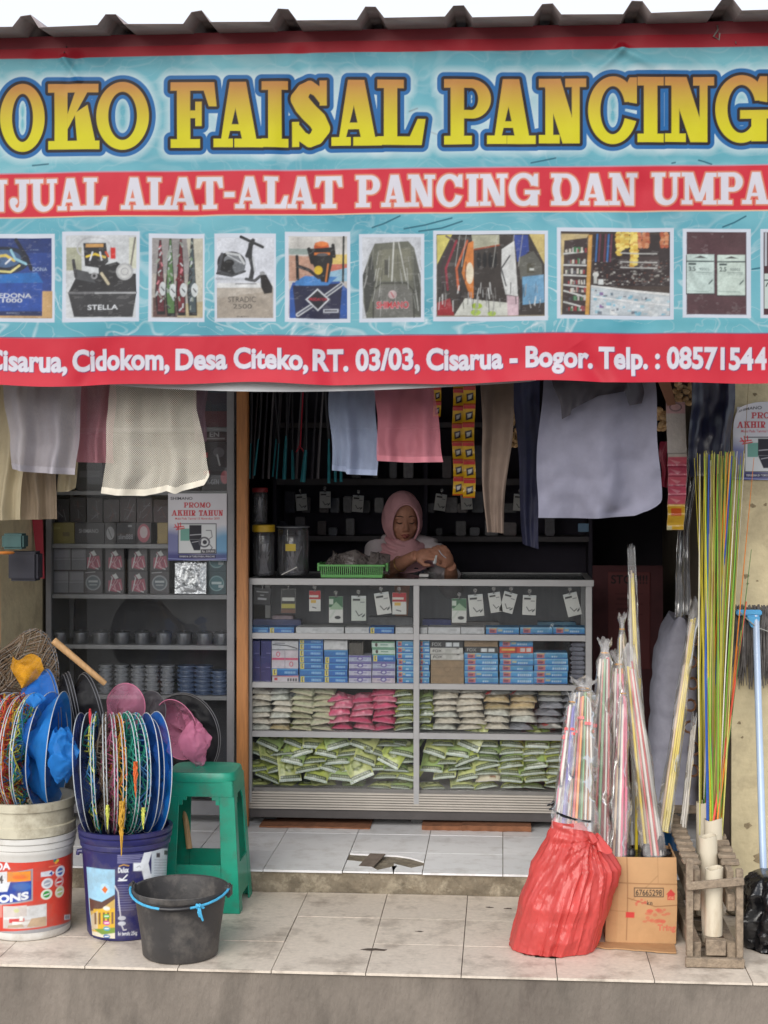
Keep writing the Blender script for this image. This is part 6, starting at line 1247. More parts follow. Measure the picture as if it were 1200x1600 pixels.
M1 = k_(YP); a = M1(60, 1345); e = M1(492, 852)
poster(M1, a[0], a[1], e[0], e[1], lambda X, Z: (X, YP+0.0015*np.sin(X*40)-0.001, Z), 'promotional sale poster with red slab lettering stuck on the glass cabinet', .0022)
YQ = 5.745; A0 = at(1145, 750, YQ); k2 = 0.252/432
M2 = lambda x, y: (A0.x+(x-60)*k2, A0.z+(1345-y)*k2)
def curl(X, Z):
    d = np.clip(((A0.x+.07-X)+(Z-A0.z-.24))/0.10, 0, 1); return X+0.01*d*d, YQ-0.002-0.03*d*d+0.001*np.sin(Z*40), Z-0.02*d*d
poster(M2, A0.x, A0.z, A0.x+.252, A0.z+.288, curl, 'promotional sale poster peeling at one corner on the beige right pier', .0022)

# a few cards hung along the back shelf as well
src = [o for o in bpy.data.objects if o.get('label', '').startswith('white hook card hanging straight')][0]
for k, (px, py) in enumerate(((470, 772), (508, 768), (560, 774), (690, 772), (728, 770), (768, 774), (812, 772))):
    o = copy_thing(src, at(px, py, 7.68), (0, R(-6+4*(k % 4)), 0), 'small pale card hanging on the dim back shelf, %s from the left' % NTH[k], 'pale cards on the back shelf')
# ================================================================== ON THE PORCH, LEFT
def bowl(prof, n=56):  return prof
M_white_pl = mat('white_pail', c(206, 204, 200), .38, var=.08, scale=8, dirt=c(150, 140, 124), dirtamt=.55, dirtscale=6)
M_cream_pl = mat('cream_pail', c(190, 184, 164), .5, var=.1, scale=10, dirt=c(120, 108, 88), dirtamt=.7, dirtscale=8)
def label_on(cvx, cxw, cyw, Rf, parent, name='printed_label', m=None):
    """wrap a print round a pail: canvas x is arc length from the side facing the street"""
    def fn(X, Z):
        r = Rf(Z)+.0008; a = X/r+math.atan2(-cxw, cyw); return cxw+r*np.sin(a), cyw-r*np.cos(a), Z
    return print_mesh(name, cvx, fn, m or M_label, parent)
def arcmap(cpx, Rpx, y0, z0, k, Rm, ecc=.25):
    def M(px, py):
        s = max(-.995, min(.995, (px-cpx)/Rpx)); a = math.asin(s); yb = y0-(1-math.cos(a))*Rpx*ecc; return (Rm*a, z0+(yb-py)/k)
    return M
# ---- red labelled white pail with a second pail stacked in it
YP1 = 5.19; cxr = xat(45, YP1); kr = ppm(45, YP1); Rb, Rt = .142, .153
pail = thing('paint_pail', 'white paint pail with a red label at the left edge of the porch', 'paint pail', (cxr, YP1, 0))
zr = .345; Rf1 = lambda z: Rb+(Rt-Rb)*z/zr
b = MB(); b.lathe([(0, .002), (Rb*.97, .002), (Rb, .008)]+[(Rf1(z), z) for z in (.02, .1, .2, .285)]+[(Rf1(.29)+.004, .29), (Rf1(.3)+.004, .300), (Rf1(.3)+.001, .303), (Rf1(.31)+.007, .306), (Rf1(.32)+.007, .322), (Rf1(.32)+.002, .325), (Rf1(.34)+.009, .328), (Rf1(.345)+.009, zr), (Rf1(.345)-.003, zr), (Rf1(.3)-.004, .2)], cxr, YP1, 64); b.build('pail_body', M_white_pl, pail)
M = arcmap(45, 67, 1475, 0, kr, .146)
lb = Cv(-.20, .028, .215, .268, .0026, c(196, 62, 48), M)
M0 = lambda x, y: M(x*.35, 1180+y*.35); lb.M = M0
lb.M = M; lb.poly([(-25, 1464), (10, 1466), (45, 1466), (80, 1464), (112, 1454), (112, 1446), (80, 1454), (45, 1457), (10, 1457), (-25, 1454)], c(150, 150, 154))
lb.M = M0
lb.text('ACOA', -52, 50, 488, 520, WH, .03)
lb.rect(-110, 524, 146, 664, c(150, 150, 156)); lb.rect(-104, 530, 140, 658, c(40, 66, 150)); lb.rect(-20, 530, 36, 610, c(214, 216, 220)); lb.rect(36, 532, 138, 576, c(226, 140, 40)); lb.ell(90, 558, 30, 12, c(220, 96, 40), .8, soft=.01); lb.rect(-60, 590, 14, 616, c(214, 110, 50)); lb.poly([(-14, 576), (50, 576), (36, 618), (-10, 618)], c(206, 210, 216)); lb.ell(100, 600, 40, 20, c(60, 110, 180), .7, soft=.01); lb.text('4', -4, 20, 546, 580, c(60, 60, 70), .02); lb.text('SEASONS', -120, 128, 622, 654, WH, .05)
lb.rect(-80, 672, 14, 730, c(214, 206, 196), .3)
lb.rect(18, 680, 206, 778, c(190, 180, 176)); lb.rect(20, 682, 204, 740, c(206, 208, 210)); lb.rect(20, 682, 120, 730, c(196, 188, 184)); lb.ell(76, 704, 12, 10, c(196, 196, 150)); lb.rect(44, 738, 110, 756, c(190, 70, 70)); lb.rect(58, 752, 150, 766, c(214, 214, 210)); lb.rect(88, 730, 104, 750, c(220, 220, 216)); lb.poly([(140, 742), (204, 736), (204, 778), (120, 778)], c(186, 160, 132)); lb.poly([(40, 766), (100, 764), (110, 778), (36, 778)], c(170, 150, 130))
for x, y, s_ in ((210, 546, 0), (264, 542, 1), (208, 592, 2), (260, 588, 3), (205, 640, 4), (262, 632, 5)):
    if s_ == 0: lb.poly([(180, 542), (225, 536), (240, 546), (226, 560), (180, 562)], c(206, 210, 220)); lb.text('4', 216, 232, 540, 558, c(50, 70, 150), .03); continue
    lb.ell(x, y, 25-(s_ in (1, 3, 5))*5, 20, [0, c(210, 214, 222), c(206, 208, 212), c(206, 150, 146), c(206, 214, 200), c(206, 204, 180)][s_]); lb.ell(x, y, 15-(s_ in (1, 3, 5))*3, 13, [0, c(60, 90, 160), c(150, 156, 170), c(190, 50, 50), c(50, 140, 60), c(170, 180, 120)][s_]); lb.line([(x-10, y+4), (x+10, y-2)], 5, c(214, 214, 214))
for x, y, cc in ((246, 486, c(80, 60, 140)), (240, 494, c(60, 120, 80)), (252, 494, c(206, 190, 60)), (246, 502, c(226, 150, 40)), (250, 480, c(206, 60, 120)), (240, 484, c(60, 110, 180))): lb.ell(x, y, 6, 5, cc)
lb.line([(216, 520), (266, 512)], 4, c(226, 120, 90)); lb.rect(284, 738, 312, 760, WH); [lb.rect(288+q*3, 742, 289.5+q*3, 756, c(60, 60, 60)) for q in range(7)]
label_on(lb, cxr, YP1, Rf1, pail)
p2_ = thing('paint_pail', 'dirty cream pail set into the white one, holding landing nets', 'paint pail', (cxr-.004, YP1+.004, .325))
zc2 = lambda y: zat(y, 45, YP1-.15); t2, t1 = zat(1258, 45, YP1-.15), .33
b = MB(); b.lathe([(0, .20), (Rt-.016, .20), (Rt-.008, .346), (Rt+.009, .348), (Rt+.010, .378), (Rt+.003, .381), (Rt+.003, t2-.03), (Rt+.010, t2-.028), (Rt+.011, t2), (Rt-.001, t2), (Rt-.006, .30), (Rt-.012, .22), (0, .21)], cxr-.004, YP1+.004, 64); b.build('pail_body', M_cream_pl, p2_)
# ---- blue labelled pail
YP2 = 5.20; cxb = xat(196, YP2); kb = ppm(196, YP2); Rb2, Rt2 = .128, .152
zt2 = zat(1305, 196, YP2-.15)
pail2 = thing('paint_pail', 'navy blue paint pail with a house picture on its label, full of landing nets', 'paint pail', (cxb, YP2, 0))
Rf2 = lambda z: Rb2+(Rt2-Rb2)*np.clip(z, 0, 1)/zt2
M_navy = mat('navy_pail', c(44, 44, 96), .35, var=.08, scale=9, dirt=c(90, 84, 96), dirtamt=.35, dirtscale=7)
b = MB(); b.lathe([(0, .002), (Rb2*.97, .002), (Rb2, .01)]+[(float(Rf2(z)), z) for z in (.05, .15, .25, zt2-.062)]+[(float(Rf2(zt2-.06))+.005, zt2-.058), (float(Rf2(zt2-.05))+.005, zt2-.045), (Rt2+.001, zt2-.042), (Rt2+.006, zt2-.036), (Rt2+.007, zt2-.022), (Rt2+.003, zt2-.019), (Rt2+.009, zt2-.014), (Rt2+.010, zt2), (Rt2-.002, zt2), (Rt2-.008, zt2-.1), (Rb2-.004, .012), (0, .012)], cxb, YP2, 64); b.build('pail_body', M_navy, pail2)
M = arcmap(192, 67, 1475, 0, kb, .138); lb = Cv(-.195, .012, .195, zt2-.066, .0026, c(42, 42, 94), None)
lb.M = lambda x, y: M(x*.35, 1180+y*.35)
lb.poly([(372, 500), (398, 505), (500, 520), (500, 845), (440, 845), (395, 820), (380, 700)], c(150, 196, 222)); lb.poly([(380, 640), (430, 690), (500, 640), (500, 845), (440, 845), (392, 810)], c(190, 160, 90)); lb.poly([(382, 640), (440, 660), (500, 630), (500, 650), (440, 690), (384, 700)], c(90, 64, 56)); lb.rect(400, 690, 500, 790, c(206, 166, 50)); lb.poly([(386, 720), (420, 700), (420, 790), (390, 780)], c(196, 180, 150)); [lb.rect(404+q*20, 708, 414+q*20, 760, c(120, 90, 60)) for q in range(5)]; lb.poly([(390, 790), (500, 800), (500, 845), (440, 845), (396, 822)], c(206, 200, 180)); lb.poly([(400, 780), (500, 776), (500, 800), (440, 806)], c(110, 140, 60)); lb.ell(454, 602, 22, 26, c(170, 206, 226)); lb.poly([(440, 606), (454, 590), (468, 606), (456, 624)], c(206, 110, 50))
for y, cc in ((690, c(206, 206, 190)), (725, c(90, 160, 70)), (755, c(190, 90, 150)), (780, c(80, 150, 170)), (815, c(70, 110, 160))): lb.ell(462, y, 16, 12, cc); lb.line([(454, y), (470, y)], 4, c(226, 226, 226))
for k in range(8): lb.rect(512, 432+k*8, 640-(k % 3)*12, 436+k*8, c(150, 150, 186), .75)
for k in range(11): lb.rect(512, 588+k*11, 612-(k % 4)*12, 592+k*11, c(130, 130, 170), .6)
lb.text('Dulux', 514, 564, 512, 534, WH, .04); lb.line([(520, 506), (540, 500), (564, 506)], 4, c(206, 160, 60)); lb.line([(520, 560), (535, 566), (556, 546)], 6, WH); lb.rect(514, 566, 556, 572, WH)
lb.rect(585, 494, 628, 530, WH); lb.line([(600, 514), (612, 508), (622, 516)], 3, c(150, 150, 160))
lb.line([(700, 410), (655, 440), (636, 500), (650, 560), (690, 575)], 24, WH); lb.rect(668, 430, 760, 572, c(196, 206, 214)); [lb.rect(680, 480+k*12, 740, 484+k*12, c(130, 140, 156), .7) for k in range(7)]; lb.rect(690, 452, 706, 472, c(60, 60, 70)); lb.rect(724, 440, 740, 460, c(60, 60, 70))
lb.line([(500, 592), (515, 620), (520, 680), (528, 740)], 5, c(206, 206, 214)); lb.ell(532, 736, 18, 10, c(190, 194, 206)); lb.ell(532, 760, 18, 10, c(190, 194, 206)); lb.line([(532, 770), (540, 790), (552, 788)], 5, c(206, 206, 214))
lb.text('Isi bersih: 25kg', 516, 602, 796, 812, WH, .02)
label_on(lb, cxb, YP2, Rf2, pail2)
# side ear of the handle
b = MB(); q = Vector((cxb-float(Rf2(.25))-.003, YP2-.03, zt2-.085)); b.tube([q+Vector((.006, 0, 0)), q+Vector((-.008, -.004, 0)), q+Vector((-.010, -.006, -.012))], [.010, .009, .006], 10); b.build('handle_ear', M_navy, pail2)
# ---- black builder's bucket
YP3 = 4.965; cxk = xat(282, YP3); zt3 = zat(1405, 282, YP3-.15)
bk3 = thing('bucket', 'black rubber bucket with a blue rope handle in front of the stool', 'bucket', (cxk, YP3, 0))
M_bb = mat('black_rubber', c(60, 58, 58), .5, var=.2, scale=12, dirt=c(116, 110, 104), dirtamt=.55, dirtscale=9, bump=.1, bscale=60)
b = MB(); b.lathe([(0, .003), (.118, .002), (.123, .008), (.128, .06), (.143, .16), (.1485, zt3-.022), (.156, zt3-.020), (.158, zt3-.012), (.159, zt3-.002), (.157, zt3), (.150, zt3-.003), (.146, zt3-.03), (.132, .10), (.120, .014), (0, .012)], cxk, YP3, 64); b.build('bucket_body', M_bb, bk3)
b = MB(); b.lathe([(0, .085), (.1315, .085)], cxk, YP3, 48); b.build('water', mat('dark_water', c(40, 42, 46), .05), bk3)
for s_ in (-1, 1):
    b = MB(); x = cxk+s_*.160; b.box(x-.010, YP3-.02, zt3-.03, x+.010, YP3+.02, zt3+.012); b.build('handle_lug', M_bb, bk3, bevel=.006)
hp = [(cxk+.163*math.cos(a), YP3-.166*abs(math.sin(a)), zt3+.002+.0-.032*abs(math.sin(a))) for a in [math.pi*(1+t/16) for t in range(17)]]
M_rope = mat('blue_rope', c(70, 164, 206), .6, var=.25, scale=150); b = MB(); b.tube(hp, .0042, 8); rp_ = b.build('rope_handle', M_rope, bk3)
b = MB(); b.tube(hp[7:11], .008, 10); b.build('hand_grip', M_black, bk3)
kn = Vector(hp[11]); b = MB(); b.tube([kn+Vector((-.010, 0, .004)), kn+Vector((.004, -.008, .002)), kn+Vector((.012, 0, -.004)), kn+Vector((0, .004, .004)), kn+Vector((-.010, -.004, -.006))], .005, 8); b.tube([kn, kn+Vector((.004, -.006, -.022)), kn+Vector((.012, -.004, -.045))], [.004, .005, .003], 6); b.tube([kn, kn+Vector((-.002, -.008, -.018)), kn+Vector((.002, -.006, -.032))], [.004, .004, .003], 6); b.build('rope_knot', M_rope, bk3)
# ---- green plastic stool
sx = xat(374, 5.43)-.150; sy = 5.43+.135; st = thing('stool', 'green plastic stool with an open frame standing behind the black bucket', 'stool', (sx, sy, 0))
M_st = mat('green_stool', c(24, 146, 118), .35, var=.14, scale=14, dirt=c(70, 110, 92), dirtamt=.6, dirtscale=16, bump=.08, bscale=220)
Hs = .498; hw = lambda z: (.152-.030*z/Hs, .135-.026*z/Hs)
b = MB()
def seat(u, v):
    a = 2*math.pi*u; sg = lambda q: math.copysign(abs(q)**.38, q); r = [0, .55, .80, .94, 1.0, 1.03, 1.05, 1.05][v]; dz = [-.004, -.004, -.003, 0, -.002, -.009, -.022, -.034][v]
    w, d = hw(Hs); return (sx+w*r*sg(math.cos(a)), sy+d*r*sg(math.sin(a)), Hs+dz)
b.grid(48, 8, lambda u, v: seat(u, int(round(v*7))), closeu=True); b.build('seat', M_st, st)
def face(side, rects, inset=0.0):
    """rects in face units (u -1..1 across, z up) on one sloping side; returns quads with real thickness"""
    mb = MB()
    for (u0, z0, u1, z1) in rects:
        pts = []
        for (u, z) in ((u0, z0), (u1, z0), (u1, z1), (u0, z1)):
            w, d = hw(z); w -= inset; d -= inset
            pts.append({'f': (sx+u*w, sy-d, z), 'b': (sx+u*w, sy+d, z), 'l': (sx-w, sy+u*d, z), 'r': (sx+w, sy+u*d, z)}[side])
        off = {'f': (0, .006, 0), 'b': (0, -.006, 0), 'l': (.006, 0, 0), 'r': (-.006, 0, 0)}[side]; mb.prism(pts, off)
    return mb
def arch(side):
    mb = face(side, [(-1, Hs-.085, 1, Hs-.030)])
    for s_ in (-1, 1):                                              # rounded corners of the opening
        mb2 = face(side, [(s_*.57, Hs-.115, s_*.47, Hs-.0855), (s_*.47, Hs-.098, s_*.36, Hs-.0855)]) if s_ > 0 else face(side, [(-.47, Hs-.115, -.57, Hs-.0855), (-.36, Hs-.098, -.47, Hs-.0855)])
        mb.add(mb2.v, mb2.f, False)
    return mb
for sd_ in 'fblr':
    arch(sd_).build('skirt', M_st, st)
    face(sd_, [(-.57, .052, .57, .17)], .001).build('stretcher', M_st, st)
for sx_, sy_ in ((-1, -1), (1, -1), (1, 1), (-1, 1)):
    mb = MB()
    f_ = face('f' if sy_ < 0 else 'b', [(min(sx_*.57, sx_), 0.0, max(sx_*.57, sx_), Hs-.0855)]); g_ = face('l' if sx_ < 0 else 'r', [(min(sy_*.57, sy_*.952), 0.0, max(sy_*.57, sy_*.952), Hs-.0855)])
    mb.add(f_.v, f_.f, False); mb.add(g_.v, g_.f, False); mb.build('leg', M_st, st, bevel=.0015, seg=1)
# ---- landing nets
def hoopframe(px, py, Y, ang, lean):
    o = at(px, py, Y); e1 = Vector((math.cos(ang), -math.sin(ang), 0)); e2 = Vector((math.sin(lean), 0, math.cos(lean))); e1 = (e1-e2*e1.dot(e2)).normalized()
    return o, e1, e2, e1.cross(e2)
M_hoopw = mat('white_wire', c(176, 182, 188), .4, var=.1); M_hoopg = mat('grey_wire', c(120, 120, 124), .35, metal=.5)
FINE = {'blue': (c(28, 112, 206), .28), 'lblue': (c(44, 136, 220), .32), 'navy': (c(48, 64, 120), .3), 'black': (c(22, 22, 27), .06), 'pink': (c(226, 140, 176), .58), 'grey': (c(70, 66, 72), .15), 'dblue': (c(34, 84, 160), .28)}
def fine_mat(k): return mat('organza_'+k, FINE[k][0], .55, var=.22, scale=16, trans=.28, sheer=FINE[k][1], bump=.35, bscale=60, stretch=(1, 1, .35), spec=.3)
STR = [c(206, 96, 40), c(190, 50, 60), c(206, 190, 150), c(196, 150, 50), c(206, 206, 206), c(60, 120, 170), c(170, 90, 120), c(30, 130, 110), c(196, 200, 90), c(120, 110, 100), c(100, 80, 60)]
def strand(i): return mat('twine%d' % i, STR[i], .7, var=.3, scale=120)
def landing_net(px, py, Y, r, ang, lean, style, label, depth=.07, hoop=M_hoopw, seed=0, cols=(0,), nstr=26, hoops=1, rz=None, droop=.03, handle=None, wires=True, lump=.02):
    o, e1, e2, nn = hoopframe(px, py, Y, ang, lean); rz = rz or r; rs = random.Random(seed)
    t = thing('landing_net', label, 'landing net', o-e2*rz, 'landing nets in pails and behind the stool')
    for h in range(hoops):
        q = nn*(.010*h); rr = 1-.02*h; b = MB(); b.tube([o+q+e1*math.cos(a)*r*rr+e2*math.sin(a)*rz*rr for a in [2*math.pi*i/44 for i in range(44)]], .0016, 6, closed=True); b.build('hoop', hoop, t)
    def surf(phi, s):
        bul = depth*(1-(1-s)**2)*(1+.25*math.sin(phi*3+seed)+.15*math.sin(phi*5+seed*2)); rad = 1-s*.96
        wv = 0 if style in FINE else lump*math.sin(phi*7+s*9+seed)*s*(1-s)*4
        q = o+e1*math.cos(phi)*r*rad+e2*math.sin(phi)*rz*rad+nn*(bul+wv)-Vector((0, 0, droop*s*s))
        return q+nn*(crumple(q, ((9, .016), (20, .009), (40, .003)), seed)*min(1, s*5)) if style in FINE else q
    if style in FINE:
        b = MB(); b.grid(96, 26, lambda u, v: surf(2*math.pi*u, v), closeu=True); b._cap([96*25+i for i in range(96)]); b.build('net_bag', fine_mat(style), t)
    else:
        for ci, cidx in enumerate(cols):
            b = MB()
            for k in range(ci, nstr, len(cols)):
                for sgn in (-1, 1):
                    pts = [surf(2*math.pi*k/nstr+sgn*s*1.6+.05*rs.uniform(-1, 1), s*.95)+Vector((rs.uniform(-.003, .003), rs.uniform(-.003, .003), rs.uniform(-.004, .004))) for s in [i/9 for i in range(10)]]
                    b.tube(pts, .0023, 4, caps=False)
            b.build('net_bag', strand(cidx), t)
    if handle:
        a, e, wd = handle; b = MB(); b.tube([a, a.lerp(e, .5), e], [wd*.85, wd, wd*1.1], 12); b.build('handle', mat('handle_wood', c(206, 164, 116), .5, var=.25, scale=20, stretch=(5, 5, .6)), t)
    return t
A_ = math.radians; A14 = lambda d: math.radians(d-14)
# behind the pails
landing_net(50, 1058, 5.62, .13, A_(25), .1, 'x', 'large brown knotted landing net with a yellow orange end at the far left', .16, M_hoopg, 1, (9, 10, 10), 84, 2, .18, .05)
b = MB(); YLN = 5.40
def patch(u, v):
    py = 1026+48*v+5*math.sin(u*7)*(1-v); xl = lerpl([(0, 20), (.35, 15), (.7, 24), (1, 33)], v); xr = lerpl([(0, 64), (.35, 70), (.7, 58), (1, 40)], v); p = at(xl+(xr-xl)*u, py, YLN); return (p.x, YLN-.02*math.sin(math.pi*u)+crumple(p, ((12, .012), (28, .005)), 3), p.z)
b.grid(26, 22, patch)
nt_ = bpy.data.objects['landing_net']; oe = b.build('net_bag', net_mat('yellow_knit', c(214, 150, 24), .006, .5, .2, .7, 30, var=.5), nt_)
landing_net(78, 1115, 5.42, .10, A_(50), -.05, 'blue', 'blue fine meshed landing net standing behind the multicoloured ones', .08, M_hoopg, 2, rz=.162, hoops=2)
landing_net(60, 1110, 5.46, .06, A_(60), -.05, 'dblue', 'darker blue landing net pressed behind the left blue one', .05, M_hoopg, 3, rz=.155)
hk0, hk1 = at(84, 1001, 5.58), at(164, 1068, 5.66)
landing_net(118, 1115, 5.48, .07, A_(62), -.18, 'black', 'black landing net with a bare wooden handle pointing up to the left', .07, M_hoopg, 4, rz=.155, hoops=3, handle=(hk1, hk0, .0125))
landing_net(145, 1118, 5.52, .09, A_(48), -.2, 'black', 'black landing net behind the navy one, without a handle', .10, M_hoopg, 5, rz=.16, hoops=2)
landing_net(288, 1152, 5.95, .155, A_(14), -.05, 'black', 'big round black landing net leaning behind the stool', .05, M_hoopg, 6, rz=.175, hoops=2, handle=(at(276, 1230, 5.78), at(262, 1332, 5.62), .010))
landing_net(197, 1103, 5.70, .085, A_(20), .15, 'pink', 'small pink landing net in front of the cabinet spools', .07, mat('pink_wire', c(190, 110, 140), .5), 7, rz=.085, droop=.05, lump=.012)
landing_net(276, 1140, 5.72, .095, A_(22), -.35, 'pink', 'pink landing net with its bag hanging out over the stool', -.10, mat('pink_wire', c(190, 110, 140), .5), 8, rz=.118, droop=.03, lump=.014, handle=(at(280, 1200, 5.72), at(296, 1326, 5.66), .0105))
b = MB(); o = at(300, 1160, 5.60); b.grid(56, 44, lambda u, v: (o.x+(.048+.012*math.sin(u*19+v*5))*math.cos(2*math.pi*u)*math.sin(math.pi*(v*.9+.05))**.7+.02*v, o.y+.04*math.sin(2*math.pi*u)*math.sin(math.pi*(v*.9+.05)), o.z+.07-.15*v+.012*math.sin(u*12+v*3)), closeu=True)
b.v = [tuple(Vector(p)+Vector((.8, -.6, .2))*crumple(p, ((13, .018), (29, .008), (60, .003)), 7)) for p in b.v]
pk_ = [x for x in bpy.data.objects if x.get('label', '').startswith('pink landing net')][0]; b.build('net_bag', fine_mat('pink'), pk_)
landing_net(238, 1108, 5.78, .07, A_(30), 0, 'grey', 'small dark grey landing net between the two pink ones', .05, M_hoopg, 9, rz=.07)
# left pail: hoops open like a fan, front edges to the left
YL = YP1
for k, (px, r, ang, st_, cols, lab, dp) in enumerate((
    (8, .205, 112, 'x', (5, 1, 3), 'blue and red knotted landing net at the left edge', -.05), (22, .205, 108, 'x', (0, 1, 3), 'red and orange knotted landing net second in the left pail', .05), (34, .2, 106, 'x', (3, 1, 0), 'orange and red knotted landing net in the middle of the left pail', .05), (48, .205, 104, 'x', (7, 8, 5), 'pale green knotted landing net in the left pail', .03),
    (74, .20, 108, 'blue', (0,), 'deep blue fine meshed landing net in the left pail', .06), (92, .202, 100, 'lblue', (0,), 'bright blue landing net with a crumpled bag, right most in the left pail', .10))):
    landing_net(px, 1176-(st_ != 'x')*4, YL+.01*k-.02, r, A14(ang), -.04+.02*k, st_, lab, dp, M_hoopw, 20+k, cols, 30, 2 if st_ == 'x' else 1, r*1.0, .02, lump=.03)
b = MB(); o = at(98, 1180, 5.04)
b.grid(64, 48, lambda u, v: (o.x+(.046+.008*math.sin(u*25+v*6))*math.cos(2*math.pi*u)*math.sin(math.pi*(v*.86+.07))**.6-.02*abs(v-.45), o.y+.05*math.sin(2*math.pi*u)*math.sin(math.pi*(v*.86+.07)), o.z+.085-.17*v+.010*math.sin(u*18+v*4)), closeu=True)
b.v = [tuple(Vector(p)+Vector((.8, -.6, .2))*crumple(p, ((13, .016), (29, .008), (60, .003)), 2)) for p in b.v]
pk_ = [x for x in bpy.data.objects if x.get('label', '').startswith('bright blue landing net')][0]; b.build('net_bag', fine_mat('lblue'), pk_)
b = MB(); o = at(55, 1094, 5.04); b.grid(24, 12, lambda u, v: (o.x+(.028+.008*math.sin(u*31))*math.cos(2*math.pi*u)*math.sin(math.pi*(v*.9+.05)), o.y+.02*math.sin(2*math.pi*u), o.z+.02-.04*v+.006*math.sin(u*22)), closeu=True); b.build('net_bag', fine_mat('lblue'), pk_)
# blue pail
for k, (px, r, ang, lean, st_, cols, lab, dp) in enumerate((
    (133, .2, 99, -.10, 'navy', (0,), 'navy landing net, left most in the blue pail', -.06), (142, .2, 98, -.07, 'grey', (0,), 'dark grey landing net next to the navy one in the blue pail', .02), (154, .2, 93, -.05, 'x', (5, 8, 7), 'blue and yellow green knotted landing net in the blue pail', .04), (168, .2, 90, -.03, 'x', (9, 9, 10), 'grey knotted landing net in the blue pail', .03), (178, .2, 86, -.01, 'x', (6, 6, 9), 'pale pink knotted landing net in the middle of the blue pail', .03),
    (188, .2, 84, .0, 'x', (3, 0, 3), 'orange knotted landing net in the blue pail', .03), (200, .205, 79, .02, 'x', (7, 7, 7), 'green knotted landing net in the blue pail', .04), (212, .2, 76, .04, 'x', (5, 7, 7), 'blue and green knotted landing net right of the green one', .03), (228, .2, 78, .04, 'dblue', (0,), 'blue fine meshed landing net, third from the right in the blue pail', -.02), (236, .18, 77, .05, 'lblue', (0,), 'bright blue fine meshed landing net, second from the right in the blue pail', -.04), (243, .205, 76, .06, 'blue', (0,), 'blue fine meshed landing net, right most in the blue pail', -.02))):
    landing_net(px, 1207, YP2-.02+.006*k, r, A14(ang), lean, st_, lab, dp, M_hoopw, 40+k, cols, 34, 2 if st_ == 'x' else 1, r*1.02, .02, lump=.02)
def tail(px, y0, y1, ci, wpx, owner, seed):
    rs = random.Random(seed); b = MB(); Y = 5.02
    for k in range(12):
        pts = [at(px+rs.uniform(-wpx, wpx)*.55*(1-.75*t*t)*(.5+.5*math.sin(math.pi*(t*.8+.2))), y0+(y1-rs.uniform(0, 10)-y0)*t, Y+rs.uniform(-.01, .01)) for t in (0, .2, .4, .6, .8, 1)]
        b.tube(pts, [.0016, .0022, .0024, .0022, .0018, .001], 5)
    ob = [x for x in bpy.data.objects if x.get('label', '').startswith(owner)][0]; b.build('net_tail', strand(ci), ob)
tail(190, 1252, 1338, 3, 9, 'orange knotted', 1); tail(212, 1190, 1246, 0, 7, 'green knotted', 2); tail(224, 1262, 1296, 8, 6, 'blue and green knotted', 5); tail(141, 1108, 1136, 1, 3, 'dark grey landing', 7); tail(168, 1258, 1298, 8, 5, 'grey knotted', 3)
# things on the left pier, dim behind the cloths
simple_box('fabric_bundle', 12, 58, 862, 908, 5.64, .08, mat('black_bundle', c(30, 30, 42), .7, var=.3), 'black folded bundle hanging on the left pier below the cream bag', 'bundle', bev=.01)
simple_box('fabric_bundle', 2, 36, 834, 858, 5.62, .07, mat('teal_bundle', c(52, 84, 84), .7, var=.3), 'dull teal folded bundle on the left pier', 'bundle', bev=.008)
b = MB(); p = at(8, 866, 5.55); b.lathe([(0, p.z), (.03, p.z+.001), (.036, p.z+.006), (.03, p.z+.010), (0, p.z+.012)], p.x, 5.55, 24); one('orange_disc', b, mat('orange_plastic', c(190, 116, 50), .5), 'orange flat disc lying over the black bundle at the left edge', 'disc')
b = MB(); b.prism([at(50, 812, 6.30), at(66, 812, 6.30), at(69, 904, 6.30), at(61, 904, 6.30)], (0, .01, 0)); one('red_banner_strip', b, mat('red_strip', c(160, 36, 56), .5), 'narrow red strip hanging beside the cabinet frame', 'strip')
b = MB(); b.tube([at(-2, 900, 5.5), at(-1, 1000, 5.5), at(-6, 1060, 5.5)], .005, 8); one('thin_pole', b, mat('tan_pole', c(190, 150, 110), .6), 'thin tan pole standing at the left edge of the picture', 'pole')

# ================================================================== ON THE PORCH, RIGHT
# ---- carton
Yk = 5.18; kx0, kx1 = xat(946, Yk), xat(1056, Yk); kz = zat(1339, 1000, Yk); kd = .21
ct = thing('carton', 'brown corrugated carton with red print and an opened flap, holding bundled rods', 'carton', ((kx0+kx1)/2, Yk+kd/2, 0))
M_ct = mat('corrugated', c(176, 138, 98), .8, var=.14, scale=7, dirt=c(140, 104, 70), dirtamt=.5, dirtscale=4, bump=.15, bscale=30)
M_ctp = mat('corrugated_print', (1, 1, 1), .8, var=.12, scale=7, attr=PR, dirt=c(150, 112, 76), dirtamt=.35, dirtscale=5)
w = kx1-kx0; v = Cv(0, 0.004, w, kz, .0022, c(186, 146, 104), None)
A0 = at(946, 1480, Yk); kk = ppm(1000, Yk); v.M = lambda x, y: ((780+x*.35-946)/kk, (1476-(1180+y*.35))/kk+.003)
v.line([(566, 450), (566, 830)], 5, c(150, 112, 76)); v.line([(470, 572), (820, 578)], 5, c(150, 112, 76)); v.line([(566, 640), (690, 676), (800, 668)], 4, c(140, 100, 66)); v.rect(700, 450, 704, 578, c(160, 120, 84), .6); v.line([(585, 650), (700, 540)], 5, c(150, 114, 78), .5); v.rect(560, 704, 598, 730, c(196, 60, 56)); v.rect(480, 700, 560, 704, c(160, 122, 84), .7)
v.poly([(594, 592), (726, 592), (726, 634), (594, 634)], c(60, 50, 44)); v.poly([(598, 596), (722, 596), (722, 630), (598, 630)], c(186, 148, 106)); v.text('67665298', 602, 718, 601, 627, c(56, 48, 44), .02)
